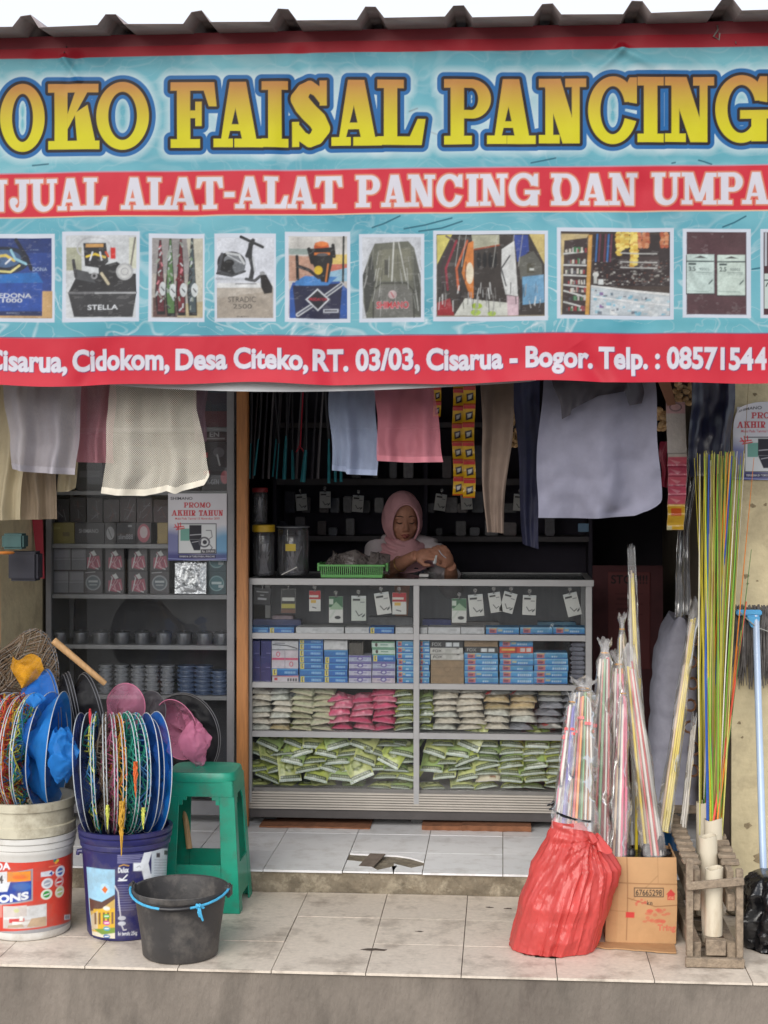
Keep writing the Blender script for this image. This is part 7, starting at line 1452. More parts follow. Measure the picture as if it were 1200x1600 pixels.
v.poly([(736, 622), (758, 598), (780, 622), (774, 622), (774, 646), (742, 646), (742, 622)], c(190, 60, 56)); v.text('ATAS', 746, 770, 630, 642, c(206, 160, 120), .02)
rs = random.Random(3)
for q in range(22): x, y = rs.uniform(625, 750), rs.uniform(690, 750); x2 = 690+(x-690)*(1-.2*abs(y-715)/30); v.ell(x2, y+(690-x2)*.15, rs.uniform(6, 16), rs.uniform(5, 10), c(196, 84, 70), .55)
for q in range(8): v.ell(rs.uniform(604, 648), rs.uniform(646, 672), rs.uniform(4, 9), rs.uniform(4, 7), c(190, 84, 70), .6)
v.text('k', 652, 664, 650, 668, c(50, 44, 44), .03); v.text('n', 666, 676, 650, 668, c(50, 44, 44), .03); v.text('Tring', 702, 782, 757, 784, c(196, 76, 66), .03); v.text('Tring', 705, 779, 759, 782, c(206, 120, 96), -.005)
bow = lambda X, Z: (kx0+X+.004*np.sin(Z*9), Yk-.006*np.sin(np.pi*X/w)+.004*np.sin(Z*21+X*8)+np.where(X < .038, (.038-X)*.35, 0), Z)
print_mesh('front_panel', v, bow, M_ctp, ct)
b = MB(); b.box(kx0+.002, Yk+.02, .003, kx0+.007, Yk+kd, kz-.004); b.box(kx1-.003, Yk+.008, .003, kx1+.002, Yk+kd, kz-.002); b.box(kx0+.0072, Yk+kd-.005, .003, kx1-.0032, Yk+kd, kz-.01); b.box(kx0+.0072, Yk+.012, .003, kx1-.0032, Yk+kd-.0052, .007); b.build('side_panel', M_ct, ct)
b = MB(); fx0, fx1 = at(925, 1480, 5.15).x, at(1056, 1490, 5.1).x; n_ = 14; fr = random.Random(2)
b.prism([(fx0+(fx1-fx0)*i/n_, 5.125-.045*i/n_+fr.uniform(-.006, .006), .0025) for i in range(n_+1)]+[(fx1+.004, Yk-.004, .0025), (fx0+.02, Yk-.001, .0025)], (0, 0, .004)); b.build('bottom_flap', M_ct, ct)
M_trash = mat('black_bag_film', c(22, 22, 25), .24, var=.2, bump=.4, bscale=30, spec=.6)
def blob(name, rows, Y, dz, m, label, cat, seed, amp=.012, fr=9, nphi=140, extra=None, group=None):
    """crumpled bag: rows are (y px, left px, right px); depth follows width; radial creases"""
    y0, y1 = rows[0][0], rows[-1][0]
    def fn(u, v):
        py = y0+(y1-y0)*v; xl = lerpl([(r[0], r[1]) for r in rows], py); xr = lerpl([(r[0], r[2]) for r in rows], py); p = at((xl+xr)/2, py, Y); hw_ = (xr-xl)/2/ppm((xl+xr)/2, Y); a = 2*math.pi*u
        f = 1+amp/.1*(.5*math.sin(a*fr+v*3+seed)+.35*math.sin(a*fr*1.7+v*6+seed*2)+.3*(vnoise(np.array([u*fr*2+seed]), np.array([v*4]), 3)[0]-.5))*(.35+.65*math.sin(math.pi*min(1, v*1.05)))
        d = min(dz, hw_*1.1+.02)
        cr_ = crumple((p.x+hw_*math.cos(a), Y+d*math.sin(a), p.z), ((12, .012), (25, .007), (50, .003)), seed)
        return (p.x+(hw_*f+cr_)*math.cos(a), Y+(d*f+cr_)*math.sin(a), max(.002, p.z))
    b = MB(); b.grid(nphi, 80, fn, closeu=True); b._cap([nphi*79+i for i in range(nphi)]); b._cap(list(range(nphi))[::-1])
    if extra: extra(b)
    return one(name, b, m, label, cat, group)
blob('plastic_bag', [(1330, 950, 1050), (1345, 955, 1045), (1400, 958, 1042), (1470, 962, 1040)], Yk+.10, .08, M_trash, 'black plastic bag lining the brown carton', 'plastic bag', 3)
# ---- red plastic bag
M_red = mat('red_bag_film', c(230, 98, 94), .27, var=.15, scale=7, trans=.45, bump=.35, bscale=34, spec=.6, stretch=(1.6, 1, .7))
Yr = 5.16; tie = at(928, 1312, Yr-.07)
rb = thing('plastic_bag', 'big red plastic bag knotted round bundled rods, standing in front of the carton', 'plastic bag', (xat(875, Yr), Yr, 0))
rows = [(1278, 863, 908), (1290, 858, 917), (1305, 852, 931), (1320, 846, 946), (1338, 838, 961), (1351, 832, 969), (1375, 822, 962), (1397, 815, 955), (1432, 806, 945), (1453, 801, 939), (1477, 795, 931), (1492, 799, 902)]
def rfn(u, v):
    py = 1278+(1492-1278)*v; xl = lerpl([(r[0], r[1]) for r in rows], py); xr = lerpl([(r[0], r[2]) for r in rows], py); p = at((xl+xr)/2, py, Yr); h = (xr-xl)/2/ppm((xl+xr)/2, Yr); a = 2*math.pi*u
    d = .055+.085*min(1, max(0, (v-.05)/.55))
    q = Vector((p.x+h*math.cos(a), Yr+d*math.sin(a)-(.03*(1-v)), p.z))
    t = q-tie; th = math.atan2(t.x, -t.z); rd = math.hypot(t.x, t.z)                  # creases run out from the knot
    cr = (math.sin(th*15+math.sin(rd*14)*1.2)*(.5+MN.noise(Vector((th*2, rd*3, 0))))+.5*math.sin(th*23+1.3+3*MN.noise(Vector((th*2, rd*6, 4)))))*.0042*min(1, rd/.09)*(1-.5*v)
    cr += .006*math.sin(rd*55+th*3)*math.exp(-((v-.75)/.3)**2)*math.sin(th*5)
    cr += crumple((th*.55+math.cos(a), rd*.45, math.sin(a)*.5), ((2.3, .014), (5, .008), (11, .003)), 5)*min(1, v*6)+crumple((q.x, q.y, q.z), ((16, .004), (41, .002)), 9)*v
    q += Vector((math.cos(a)*.6, math.sin(a), 0))*cr
    if v > .97: q.z = .003
    q.z = max(.003, q.z); return tuple(q)
b = MB(); b.grid(220, 120, rfn, closeu=True); b._cap([220*119+i for i in range(220)]); b.build('bag_body', M_red, rb)
b = MB(); b.grid(26, 10, lambda u, v: tuple(tie+Vector((.005, -.012, 0))+Vector(((.012+.030*v+.006*math.sin(u*21))*math.cos(2*math.pi*u)*.6+.026*v, -.014*v+(.010+.012*v)*math.sin(2*math.pi*u), .018-.048*v+.006*math.sin(u*13)))), closeu=True)
b.tube([tie+Vector((-.012, -.012, .02)), tie+Vector((.002, -.024, 0)), tie+Vector((.012, -.012, -.012)), tie+Vector((.02, 0, .006))], [.010, .014, .012, .008], 8); b.build('knot', M_red, rb)
b = MB(); lp = at(897, 1276, Yr); b.tube([lp+Vector((.062*math.cos(a), -.01+.060*math.sin(a), .006-.014*math.cos(a))) for a in [2*math.pi*i/24 for i in range(24)]], .0048, 6, closed=True)
for dx, dz in ((-.03, .03), (-.024, .014), (-.02, .036)): q = lp+Vector((-.06, -.01, .016)); b.tube([q, q+Vector((dx*.5, -.006, dz)), q+Vector((dx, -.01, dz*.8))], [.004, .006, .003], 6)
b.build('tie_band', M_trash, rb)
# ---- bundles of rods in clear sleeves
RODC = {'w': c(206, 200, 190), 'p': c(106, 98, 176), 'o': c(226, 136, 50), 'r': c(190, 66, 62), 'g': c(100, 146, 92), 'y': c(214, 190, 50), 'b': c(44, 84, 140), 'k': c(206, 90, 120), 't': c(186, 160, 130), 'd': c(80, 76, 80)}
def rodm(ch): return mat('rod_'+ch, RODC[ch], .35, var=.2, scale=30, stretch=(1, 1, .2))
def bundle(label, x0, y0, x1, y1, w0, w1, Y0, Y1, cols, neck=True, tips=False, seed=0):
    """rods from (x0,y0) at the foot to (x1,y1) at the neck, in a clear film sleeve gathered on top"""
    rs = random.Random(seed); a, e = at(x0, y0, Y0), at(x1, y1, Y1); r0 = w0/2/ppm(x0, Y0); r1 = w1/2/ppm(x1, Y1)
    t = thing('rod_bundle', label, 'rod bundle', a, 'bundles of rods in clear sleeves')
    d = (e-a).normalized(); sx_ = Vector((1, 0, 0)); sx_ = (sx_-d*sx_.dot(d)).normalized(); sy_ = d.cross(sx_)
    cols = cols+cols[::-1]
    for k, ch in enumerate(cols):
        an = 2*math.pi*k/len(cols)+rs.uniform(-.3, .3); q = rs.uniform(.35, .88); u = sx_*math.cos(an)*q+sy_*math.sin(an)*q*.8; top = rs.uniform(.94, .99)
        b = MB(); L = e-a; r_ = rs.uniform(.0034, .0056); b.tube([a+u*r0, a+L*.5+u*(r0*.55+r1*.45), a+L*top+u*r1*.8], [r_, r_*.95, r_*.8], 7)
        if tips:
            b.mi = 1; q2 = a+L*rs.uniform(.70, .78)+u*(r0*.35+r1*.75)*1.15; b.tube([q2, q2+L*.02], .0075, 6)
        b.build('rod', [rodm(ch), mat('neon_tip', c(206, 230, 50) if k % 3 else c(236, 90, 90), .4)] if tips else rodm(ch), t)
    b = MB(); n = 14
    def f(u, v):
        r_ = r0+(r1-r0)*v
        if neck and v > .90: r_ = r1*(1-.55*math.sin((v-.90)/.10*math.pi*.62))
        if neck and v > .965: r_ = r1*(.45+(v-.965)/.035*.6)
        an = 2*math.pi*u; wob = 1+.10*math.sin(an*3+v*14+seed)+.08*math.sin(an*5+v*31); r_ *= 1.12*wob
        vv = v*1.07; return tuple(a+(e-a)*vv+(sx_*math.cos(an)+sy_*math.sin(an))*r_+Vector((0, 0, .012*math.sin(an*4+seed)*(v > .97))))
    b.grid(18, 40, f, closeu=True); b.build('sleeve', M_film, t)
    if neck:
        q = a+(e-a)*1.005; b = MB(); b.tube([q+(sx_*math.cos(i*.785)+sy_*math.sin(i*.785))*r1*.62 for i in range(8)], .0022, 5, closed=True); b.build('rubber_band', mat('rubber', c(196, 140, 60), .6), t)
    return t
bundle('sleeve of white, orange and green rods with neon tips in the red bag', 898, 1300, 911, 1078, 60, 36, 5.14, 5.30, 'wowgorwbyw', True, True, 1)
bundle('narrow sleeve of purple and white rods leaning left in the red bag', 874, 1296, 894, 1098, 26, 16, 5.13, 5.24, 'ppwwk', True, True, 2)
bundle('sleeve of red rods standing between the red bag and the carton', 932, 1345, 945, 1022, 44, 20, 5.24, 5.40, 'rrwgrtdw', True, False, 3)
bundle('sleeve of pink and orange rods at the left end of the carton', 965, 1345, 967, 1040, 38, 22, 5.26, 5.42, 'kowkrdwt', True, False, 4)
bundle('short sleeve of pale rods in front of the tall yellow one', 966, 1340, 974, 1085, 30, 13, 5.22, 5.34, 'kwdt', True, False, 5)
bundle('tall narrow sleeve of pale rods with a ruffled top in the carton', 972, 1340, 972, 985, 24, 12, 5.32, 5.46, 'twy', True, False, 6)
bundle('tallest grey and yellow sleeve rising behind the carton', 1003, 1340, 987, 884, 24, 11, 5.36, 5.60, 'yytw', False, False, 7)
bundle('sleeve of white and red rods leaning left over the carton', 1022, 1345, 984, 1030, 34, 17, 5.24, 5.36, 'wrwryt', False, False, 8)
bundle('yellow sleeve of rods leaning right against the long coloured rods', 1036, 1300, 1084, 960, 22, 13, 5.36, 5.62, 'yyty', False, False, 9)
bundle('slim clear sleeve of pale rods beside the crate', 1064, 1330, 1084, 1130, 10, 8, 5.45, 5.6, 'ww', False, False, 11)
b = MB(); b.tube([at(994, 1345, 5.3), at(996, 1200, 5.36), at(999, 1060, 5.42)], .0055, 8); one('yellow_rod', b, rodm('y'), 'single thick yellow rod standing in the carton', 'rod')
for k, (xa_, xb__, yt_) in enumerate(((1004, 1001, 1180), (1012, 1004, 1190))):
    b = MB(); b.tube([at(xa_, 1340, 5.27), at(xb__, yt_, 5.32)], .003, 6); one('white_rod', b, rodm('w'), 'thin white rod in the carton, %s of the yellow one' % ('right' if k == 0 else 'further right'), 'rod')
# dark gloves/handles sticking out of the carton
for k, (px, y0, y1, w_) in enumerate(((1030, 1306, 1345, 11), (1008, 1318, 1345, 16), (985, 1326, 1345, 14), (942, 1318, 1342, 9))):
    o = at(px, y1, 5.24); z1 = zat(y0, px, 5.24); r = w_/2/ppm(px, 5.24); b = MB(); b.tube([o, o+Vector((.002, 0, (z1-o.z)*.4)), o+Vector((.004, 0, (z1-o.z)*.8)), o+Vector((.004, 0, (z1-o.z)))], [r*.9, r, r*.9, r*.45], 12); one('rod_grip', b, M_black, 'black rod grip sticking out of the carton, %s' % ['right most', 'second from the right', 'third from the right', 'left most'][k], 'grip', 'black grips in the carton')
# ---- wooden crate with pipes
W0, W1 = xat(1072, 4.97), xat(1161, 4.97); Y0_, Y1_ = 4.96, 5.66; cr = thing('crate', 'long weathered wooden crate of slats standing end on with white pipes inside', 'crate', ((W0+W1)/2, 5.3, 0))
M_cr = mat('weathered_wood', c(142, 126, 108), .85, var=.3, scale=16, stretch=(3, 3, 3), dirt=c(88, 76, 64), dirtamt=.75, dirtscale=9, bump=.4, bscale=60)
zf = zat(1343, 1080, Y0_); zb = zat(1382, 1110, Y0_)
def plank(name, a, e, wd, th, up=(0, 0, 1)): b = MB(); b.bar(a, e, wd, th, up); return b.build(name, M_cr, cr, bevel=.0025, seg=1)
for x in (W0+.011, W1-.011):
    plank('post', (x, Y0_+.012, .03), (x, Y0_+.012, zf if x < (W0+W1)/2 else zf-.03), .022, .024, (0, 1, 0)); plank('post', (x, Y1_-.012, .03), (x, Y1_-.012, zf+.02), .022, .024, (0, 1, 0))
    for z, y1 in ((.045, Y1_), (.20, Y1_-.03)): plank('side_rail', (x+(.024 if x < (W0+W1)/2 else -.024), Y0_+.02, z), (x+(.024 if x < (W0+W1)/2 else -.024), y1, z), .03 if z < .1 else .024, .055)
    plank('side_rail', (x+(.026 if x < (W0+W1)/2 else -.026), Y0_+.028, zf-.07), (x+(.026 if x < (W0+W1)/2 else -.026), Y1_-.03, zf-.03), .02, .06)
    for k in range(8):
        y = Y0_+.10+k*.072; z = zf-.03+.030*k/8; s_ = 1 if x < (W0+W1)/2 else -1; plank('slat', (x-.012*s_, y, z), (x+.045*s_, y+.004, z-.002), .045, .012, (0, 0, 1))
plank('cross_bar', (W0-.001, Y0_-.006, zb-.006), (W1+.001, Y0_-.006, zb+.014), .012, .026); plank('bottom_bar', (W0-.004, Y0_-.004, .016), (W1+.002, Y0_-.004, .016), .02, .03); plank('block', (W0+.062, Y0_+.016, .06), (W1-.054, Y0_+.016, .06), .03, .05); plank('cross_bar', (W0, Y1_, zf+.01), (W1, Y1_, zf+.01), .012, .03)
for k in range(4): plank('floor_board', (W0+.024, Y0_+.06+k*.17, .014), (W1-.024, Y0_+.06+k*.17, .014), .09, .012, (0, 0, 1))
M_pvc = mat('white_pvc', c(206, 196, 176), .4, var=.08, scale=12, dirt=c(160, 140, 112), dirtamt=.6, dirtscale=9, stretch=(1, 1, .3))
PIPES = []
for k, (px, py, Y, r, lx) in enumerate(((1116, 1356, 5.02, .0285, -.004), (1106, 1306, 5.16, .030, .012), (1114, 1279, 5.32, .031, .004), (1101, 1252, 5.48, .030, .0))):
    o = at(px, py, Y); b = MB(); n = 28; zz = o.z; b.lathe([(r, .086 if k == 0 else .022), (r, zz), (r-.0035, zz), (r-.0035, .09)], 0, 0, n)
    b.v = [(o.x+p[0]+lx*(1-p[2]/zz), Y+p[1], p[2]+(.004*math.sin(p[0]*90) if p[2] > zz-.01 else 0)) for p in b.v]; PIPES.append((o.x, Y, zz, r))
    one('pipe', b, M_pvc, 'white plastic pipe in the crate, %s from the street' % NTH[k], 'pipe', 'white pipes in the wooden crate')
# ---- long thin rods in the pipes
LC = {'yellow': c(196, 180, 50), 'pale yellow': c(206, 200, 110), 'lime green': c(120, 176, 60), 'dark green': c(60, 110, 50), 'white': c(214, 210, 196), 'orange': c(226, 130, 40), 'red': c(206, 80, 60), 'blue': c(44, 80, 160), 'olive': c(160, 156, 60), 'brown': c(150, 124, 84)}
mix = ['yellow']*15+['pale yellow']*14+['lime green']*12+['dark green']*7+['white']*5+['orange']*3+['red']*2+['olive']*4+['blue']*2+['olive']*16+['brown']*7
rs = random.Random(99); rs.shuffle(mix)
for k, nm in enumerate(mix):
    pipe = PIPES[2] if k % 2 else PIPES[3]; a = rs.uniform(0, 6.28); q = pipe[3]*.75*math.sqrt(rs.random()); t = (k+.5)/len(mix)
    fx = (math.cos(a)*q/pipe[3]+1)/2; xt = 1082+88*min(1, max(0, .55*rs.random()+.45*fx+.05)); xt = 1079+98*(rs.random()*.6+fx*.4) if k > 12 else 1079+100*rs.random()
    yt_ = 708+rs.uniform(-4, 8) if rs.random() < .8 else rs.uniform(715, 860); Yt = 5.45+rs.uniform(-.08, .15)
    base = Vector((pipe[0]+math.cos(a)*q, pipe[1]+math.sin(a)*q, .13)); top = at(xt, yt_, Yt); mid = base.lerp(top, .5)+Vector((rs.uniform(-.008, .008)+.012*(fx-.5), rs.uniform(-.01, .01), 0)); r_ = rs.uniform(.0023, .0036) if nm != 'blue' else .0052
    b = MB(); b.tube([base, base.lerp(mid, .5)+Vector((.002, 0, 0)), mid, mid.lerp(top, .5), top], [r_, r_, r_*.85, r_*.68, r_*.4], 6)
    one('fibreglass_rod', b, mat('fib_'+nm.replace(' ', '_'), LC[nm], .35, var=.1, scale=40), 'long thin %s rod standing in the white pipes' % nm, 'rod', 'long %s rods in the pipes' % nm)
for (xa_, ya_, xb__, yb__, nm, r_, lab) in ((1112, 1300, 1166, 940, 'red', .0045, 'long red rod leaning right out of the pipes in front of the pier'), (1118, 1300, 1158, 985, 'pale yellow', .0022, 'thin pale yellow rod leaning right in front of the red one'), (1122, 1300, 1172, 560, 'brown', .0016, 'hair thin brown rod reaching up past the poster'), (1120, 1290, 1152, 1010, 'orange', .0035, 'orange rod leaning right between the red and the pale yellow one')):
    b = MB(); p, q = at(xa_, ya_, 5.3), at(xb__, yb__, 5.5); b.tube([p, p.lerp(q, .5)+Vector((.004, 0, 0)), q], [r_, r_*.9, r_*.6], 6); one('fibreglass_rod', b, mat('fib_'+nm.replace(' ', '_'), (0, 0, 0)), lab, 'rod')
# ---- mop
Ym = 5.66; mp_ = thing('mop', 'grey string mop with a light blue handle leaning head up on the beige pier', 'mop', at(1194, 1395, 5.35))
M_mb = mat('sky_blue_plastic', c(84, 164, 214), .35, var=.08); a, e = at(1194, 1395, 5.38), at(1181, 962, Ym)
b = MB(); b.tube([a, a.lerp(e, .5), e], .0125, 14); b.build('handle', mat('blue_handle', c(166, 186, 214), .3, var=.06, coat=.4), mp_)
h0, h1 = at(1150, 956, Ym), at(1188, 957, Ym); b = MB(); b.box(h0.x, Ym-.014, h0.z-.012, h1.x+.004, Ym+.016, h0.z+.008); b.prism([at(1166, 962, Ym-.016), at(1188, 962, Ym-.016), at(1186, 982, Ym-.016), at(1175, 982, Ym-.016)], (0, .03, 0)); b.build('mop_head', M_mb, mp_, bevel=.004)
rs = random.Random(5); b = MB()
for k in range(150):
    x = 1146+rs.random()*62; y1 = rs.uniform(1035, 1078); Y = Ym+.02+rs.uniform(0, .05); p = at(x, 950+rs.uniform(-6, 4), Y); q = at(x+rs.uniform(-6, 6), y1, Y+rs.uniform(-.02, .01)); m_ = p.lerp(q, .5)+Vector((rs.uniform(-.008, .008), rs.uniform(-.012, .004), 0))
    b.tube([p, p.lerp(m_, .5)+Vector((rs.uniform(-.004, .004), -.004, 0)), m_, m_.lerp(q, .5)+Vector((rs.uniform(-.004, .004), 0, 0)), q], [.0024, .003, .003, .0028, .0014], 5, caps=False)
o = b.build('mop_strings', mat('grey_yarn', c(104, 100, 98), .9, var=.4, scale=40), mp_); o['kind'] = 'stuff'
b = MB(); b.tube([at(1157, 957, Ym-.02), at(1168, 968, Ym-.022), at(1182, 980, Ym-.02), at(1204, 988, Ym-.0)], .0022, 5); b.tube([at(1162, 962, Ym-.02), at(1162, 1010, Ym-.02)], .0014, 5); b.build('cord', mat('grey_cord', c(150, 150, 146), .7), mp_)
# ---- black bag right, dustpan, bits
blob('rubbish_bag', [(1364, 1186, 1222), (1372, 1172, 1236), (1390, 1164, 1256), (1430, 1160, 1274), (1470, 1160, 1276), (1490, 1166, 1262)], 5.22, .13, M_trash, 'full black rubbish bag at the right edge beside the crate', 'rubbish bag', 9, .02, 8)
b = MB(); b.grid(10, 8, lambda u, v: tuple(at(1041+26*u-4*v, 1342-46*v+8*u*(1-v)-10*abs(u-.5)*v, 5.52)+Vector((0, .02*math.sin(u*3.1)+.03*v, 0)))); one('dustpan', b, mat('blue_pan', c(34, 100, 156), .45, var=.15), 'blue plastic dustpan standing between the carton and the crate', 'dustpan', solid=.003)
b = MB(); b.tube([at(1053, 1300, 5.54), at(1040, 1270, 5.55), at(1030, 1255, 5.56)], .006, 8); one('dustpan_stick', b, M_black, 'short black stick leaning behind the blue dustpan', 'stick')
for (px, py, r, s_, lab) in ((1160, 1366, .03, 2, 'grey stone lying by the foot of the pier'), (1150, 1378, .024, 3, 'flat grey stone between the crate and the pier')):
    p = at(px, py+8, 5.55); b = MB(); rs = random.Random(s_); b.grid(14, 9, lambda u, v: (p.x+r*1.3*math.cos(2*math.pi*u)*math.sin(math.pi*max(.02, min(.98, v)))*(1+.2*math.sin(u*11+s_)), 5.55+r*math.sin(2*math.pi*u)*math.sin(math.pi*max(.02, min(.98, v))), .001+r*.9*(1+math.cos(math.pi*v))*.5*1.2), closeu=True)
    one('stone', b, M_riser, lab, 'stone')
# leaves and litter on the tiles: a few dark scraps the photograph shows
for k, (px, py, w_, lab) in enumerate(((584, 1484, .05, 'dark stain like scrap on the front tile'), (656, 1456, .02, 'tiny dark scrap on the middle of the porch'), (764, 1418, .018, 'small dark scrap on the porch near the step'), (795, 1420, .02, 'small dark scrap left of the red bag'))):
    D = (CZ-0)*FPX/(py-HOR); Y = D-.0; p = at(px, py, Y); p = at(px, py, Y*1.0)
    t = (px-600)/FPX; Y = D/(CS-SN*((t*CS-SN)/(CS+t*SN))); p = at(px, py, Y); rs = random.Random(k); n = 9
    b = MB(); b.prism([(p.x+w_*math.cos(6.28*i/n)*rs.uniform(.3, 1), Y+w_*.4*math.sin(6.28*i/n)*rs.uniform(.3, 1), .0006) for i in range(n)], (0, 0, .0012)); one('litter_scrap', b, mat('litter', c(74, 62, 54), .9, var=.4, scale=80), lab, 'litter')
# ================================================================== THE SHOPKEEPER
PY = 7.0; HC = at(629, 809, PY)                                     # head centre
per = thing('person', 'woman in a pink headscarf and grey printed shirt behind the counter, looking down at a small white packet in her hands', 'person', (HC.x, PY+.02, FL))
per['label'] = 'woman in pink headscarf and grey shirt behind the counter, looking down at her hands'
HR = Matrix.Rotation(R(14), 4, 'Z') @ Matrix.Rotation(R(8), 4, 'X')  # turned to her left, bowed (local -Y is her face)
def hp_(x, y, z): return HC+(HR @ Vector((x, y, z)))
M_skin = mat('skin', c(174, 124, 102), .55, var=.16, scale=45, spec=.3, bump=.12, bscale=180)
M_hij = mat('pink_scarf', c(196, 146, 152), .8, var=.1, scale=14, bump=.12, bscale=200)
M_shirt = mat('grey_shirt', c(176, 168, 172), .85, var=.1, scale=12, dirt=c(40, 40, 60), dirtamt=0.0)
def ellips(mb, cen, rx, ry, rz, rot=None, nu=24, nv=14):
    def f(u, v):
        a = 2*math.pi*u; t = math.pi*min(.985, max(.015, v)); q = Vector((rx*math.cos(a)*math.sin(t), ry*math.sin(a)*math.sin(t), rz*math.cos(t)))
        if rot: q = rot @ q
        return tuple(cen+q)
    b0 = len(mb.v); mb.grid(nu, nv, f, closeu=True); mb._cap([b0+i for i in range(nu)][::-1]); mb._cap([b0+nu*(nv-1)+i for i in range(nu)])
H3 = HR.to_3x3()
SHL, SHR = at(590, 857, 7.04), at(676, 862, 7.02)                   # shoulders (image left, image right)
ELL, ELR = at(586, 902, 6.90), at(706, 918, 6.92)
WRL, WRR = at(650, 868, 6.70), at(704, 884, 6.72)
NK = HC+Vector((.005, .03, -.13)); CH = Vector((HC.x+.005, PY+.04, 1.14)); HP = Vector((HC.x, PY+.05, .93))
b = MB()
ellips(b, hp_(0, .004, .012), .073, .092, .098, H3)                 # skull
ellips(b, hp_(0, -.030, -.040), .058, .058, .066, H3)               # face mass
ellips(b, hp_(0, -.058, -.094), .024, .022, .020, H3)               # chin
for s_ in (-1, 1):
    ellips(b, hp_(s_*.036, -.056, -.036), .022, .020, .022, H3, 16, 10)   # cheek
    ellips(b, hp_(s_*.028, -.074, .012), .022, .010, .008, H3, 14, 8)     # brow ridge
    ellips(b, hp_(s_*.028, -.071, -.006), .0135, .012, .010, H3, 14, 8)   # closed looking eyelid
    ellips(b, hp_(s_*.011, -.089, -.042), .008, .008, .007, H3, 12, 8)    # nostril wing
b.tube([hp_(0, -.080, .006), hp_(0, -.090, -.018), hp_(0, -.101, -.036), hp_(0, -.094, -.045)], [.007, .0085, .0115, .008], 12)
ellips(b, hp_(0, -.083, -.064), .020, .009, .006, H3, 14, 8); ellips(b, hp_(0, -.081, -.074), .017, .009, .007, H3, 14, 8)
b.tube([hp_(0, .02, -.06), NK, NK+Vector((0, .01, -.05))], [.050, .052, .06], 18)
b.tube([SHL, (SHL+SHR)/2+Vector((0, .02, .02)), SHR], [.042, .06, .042], 16)
b.tube([NK+Vector((0, .01, -.05)), CH, HP], [.09, .125, .13], 20, flat=.75)
for S_, E_, W_a in ((SHL, ELL, WRL), (SHR, ELR, WRR)):
    b.tube([S_, S_.lerp(E_, .5), E_, E_.lerp(W_a, .3), E_.lerp(W_a, .7), W_a], [.047, .043, .038, .037, .029, .024], 14)
# legs
for s_ in (-1, 1): b.tube([HP+Vector((s_*.07, 0, 0)), Vector((HC.x+s_*.08, PY+.03, .5)), Vector((HC.x+s_*.08, PY+.05, FL+.05)), Vector((HC.x+s_*.08, PY-.08, FL+.025))], [.09, .06, .04, .035], 14)
def hand(W, d, up, side, curl):
    """palm then four bent fingers and a thumb; d forearm direction, up back of the hand"""
    d = d.normalized(); up = (up-d*up.dot(d)).normalized(); sd_ = d.cross(up)*side
    b.tube([W-d*.01, W+d*.03, W+d*.066, W+d*.078], [.023, .030, .033, .022], 14, flat=.55) if False else None
    ellips(b, W+d*.036, .040, .032, .017, Matrix((d, sd_, up)).transposed(), 18, 10)
    for k, (o_, L) in enumerate(((-.024, .066), (-.008, .074), (.008, .070), (.023, .056))):
        p = W+d*.062+sd_*o_; q1 = p+(d*math.cos(curl*.5)-up*math.sin(curl*.5))*L*.45; q2 = q1+(d*math.cos(curl*1.3+.1*k)-up*math.sin(curl*1.3+.1*k))*L*.32; q3 = q2+(d*math.cos(curl*1.9+.1*k)-up*math.sin(curl*1.9+.1*k))*L*.25
        b.tube([p-d*.012, p, q1, q2, q3], [.0085, .0088, .0082, .0074, .0058], 10)
    p = W+d*.018-sd_*.026; q = p+(d*.6-sd_*.45-up*.4).normalized()*.036; q2 = q+(d*.9-up*.35+sd_*.15).normalized()*.028
    b.tube([p+sd_*.012, p, q, q2], [.012, .012, .0095, .007], 10); return q2
d1 = (WRL-ELL); d2 = Vector((-.25, -.35, .62))
tipL = hand(WRL, Vector((.85, -.35, .12)), Vector((-.15, -.75, .6)), -1, .75)
tipR = hand(WRR, Vector((-.35, -.40, .75)), Vector((.55, -.75, .1)), 1, .85)
body = b.build('body', M_skin, per)
md = body.modifiers.new('r', 'REMESH'); md.mode = 'VOXEL'; md.voxel_size = .0042; md.use_smooth_shade = True
md = body.modifiers.new('s', 'SMOOTH'); md.iterations = 3; md.factor = .45
M_hair = mat('dark_brow', c(38, 26, 24), .6); M_lip = mat('lips', c(136, 70, 66), .45)
for s_ in (-1, 1):
    b = MB(); b.tube([hp_(s_*.012, -.0865, .017), hp_(s_*.028, -.0850, .022), hp_(s_*.044, -.0745, .016)], [.0028, .0034, .0018], 8, flat=.6); b.build('eyebrow', M_hair, per)
    b = MB(); b.tube([hp_(s_*.015, -.0810, -.010), hp_(s_*.028, -.0838, -.0135), hp_(s_*.041, -.0755, -.009)], [.0018, .0026, .0018], 8); b.build('eye', M_hair, per)
b = MB(); b.tube([hp_(-.020, -.083, -.067), hp_(-.008, -.0915, -.063), hp_(0, -.0925, -.065), hp_(.008, -.0915, -.063), hp_(.020, -.083, -.067)], [.0015, .0038, .0036, .0038, .0015], 8); b.tube([hp_(-.016, -.084, -.071), hp_(0, -.0915, -.0745), hp_(.016, -.084, -.071)], [.0015, .0052, .0015], 8); b.build('mouth', M_lip, per)
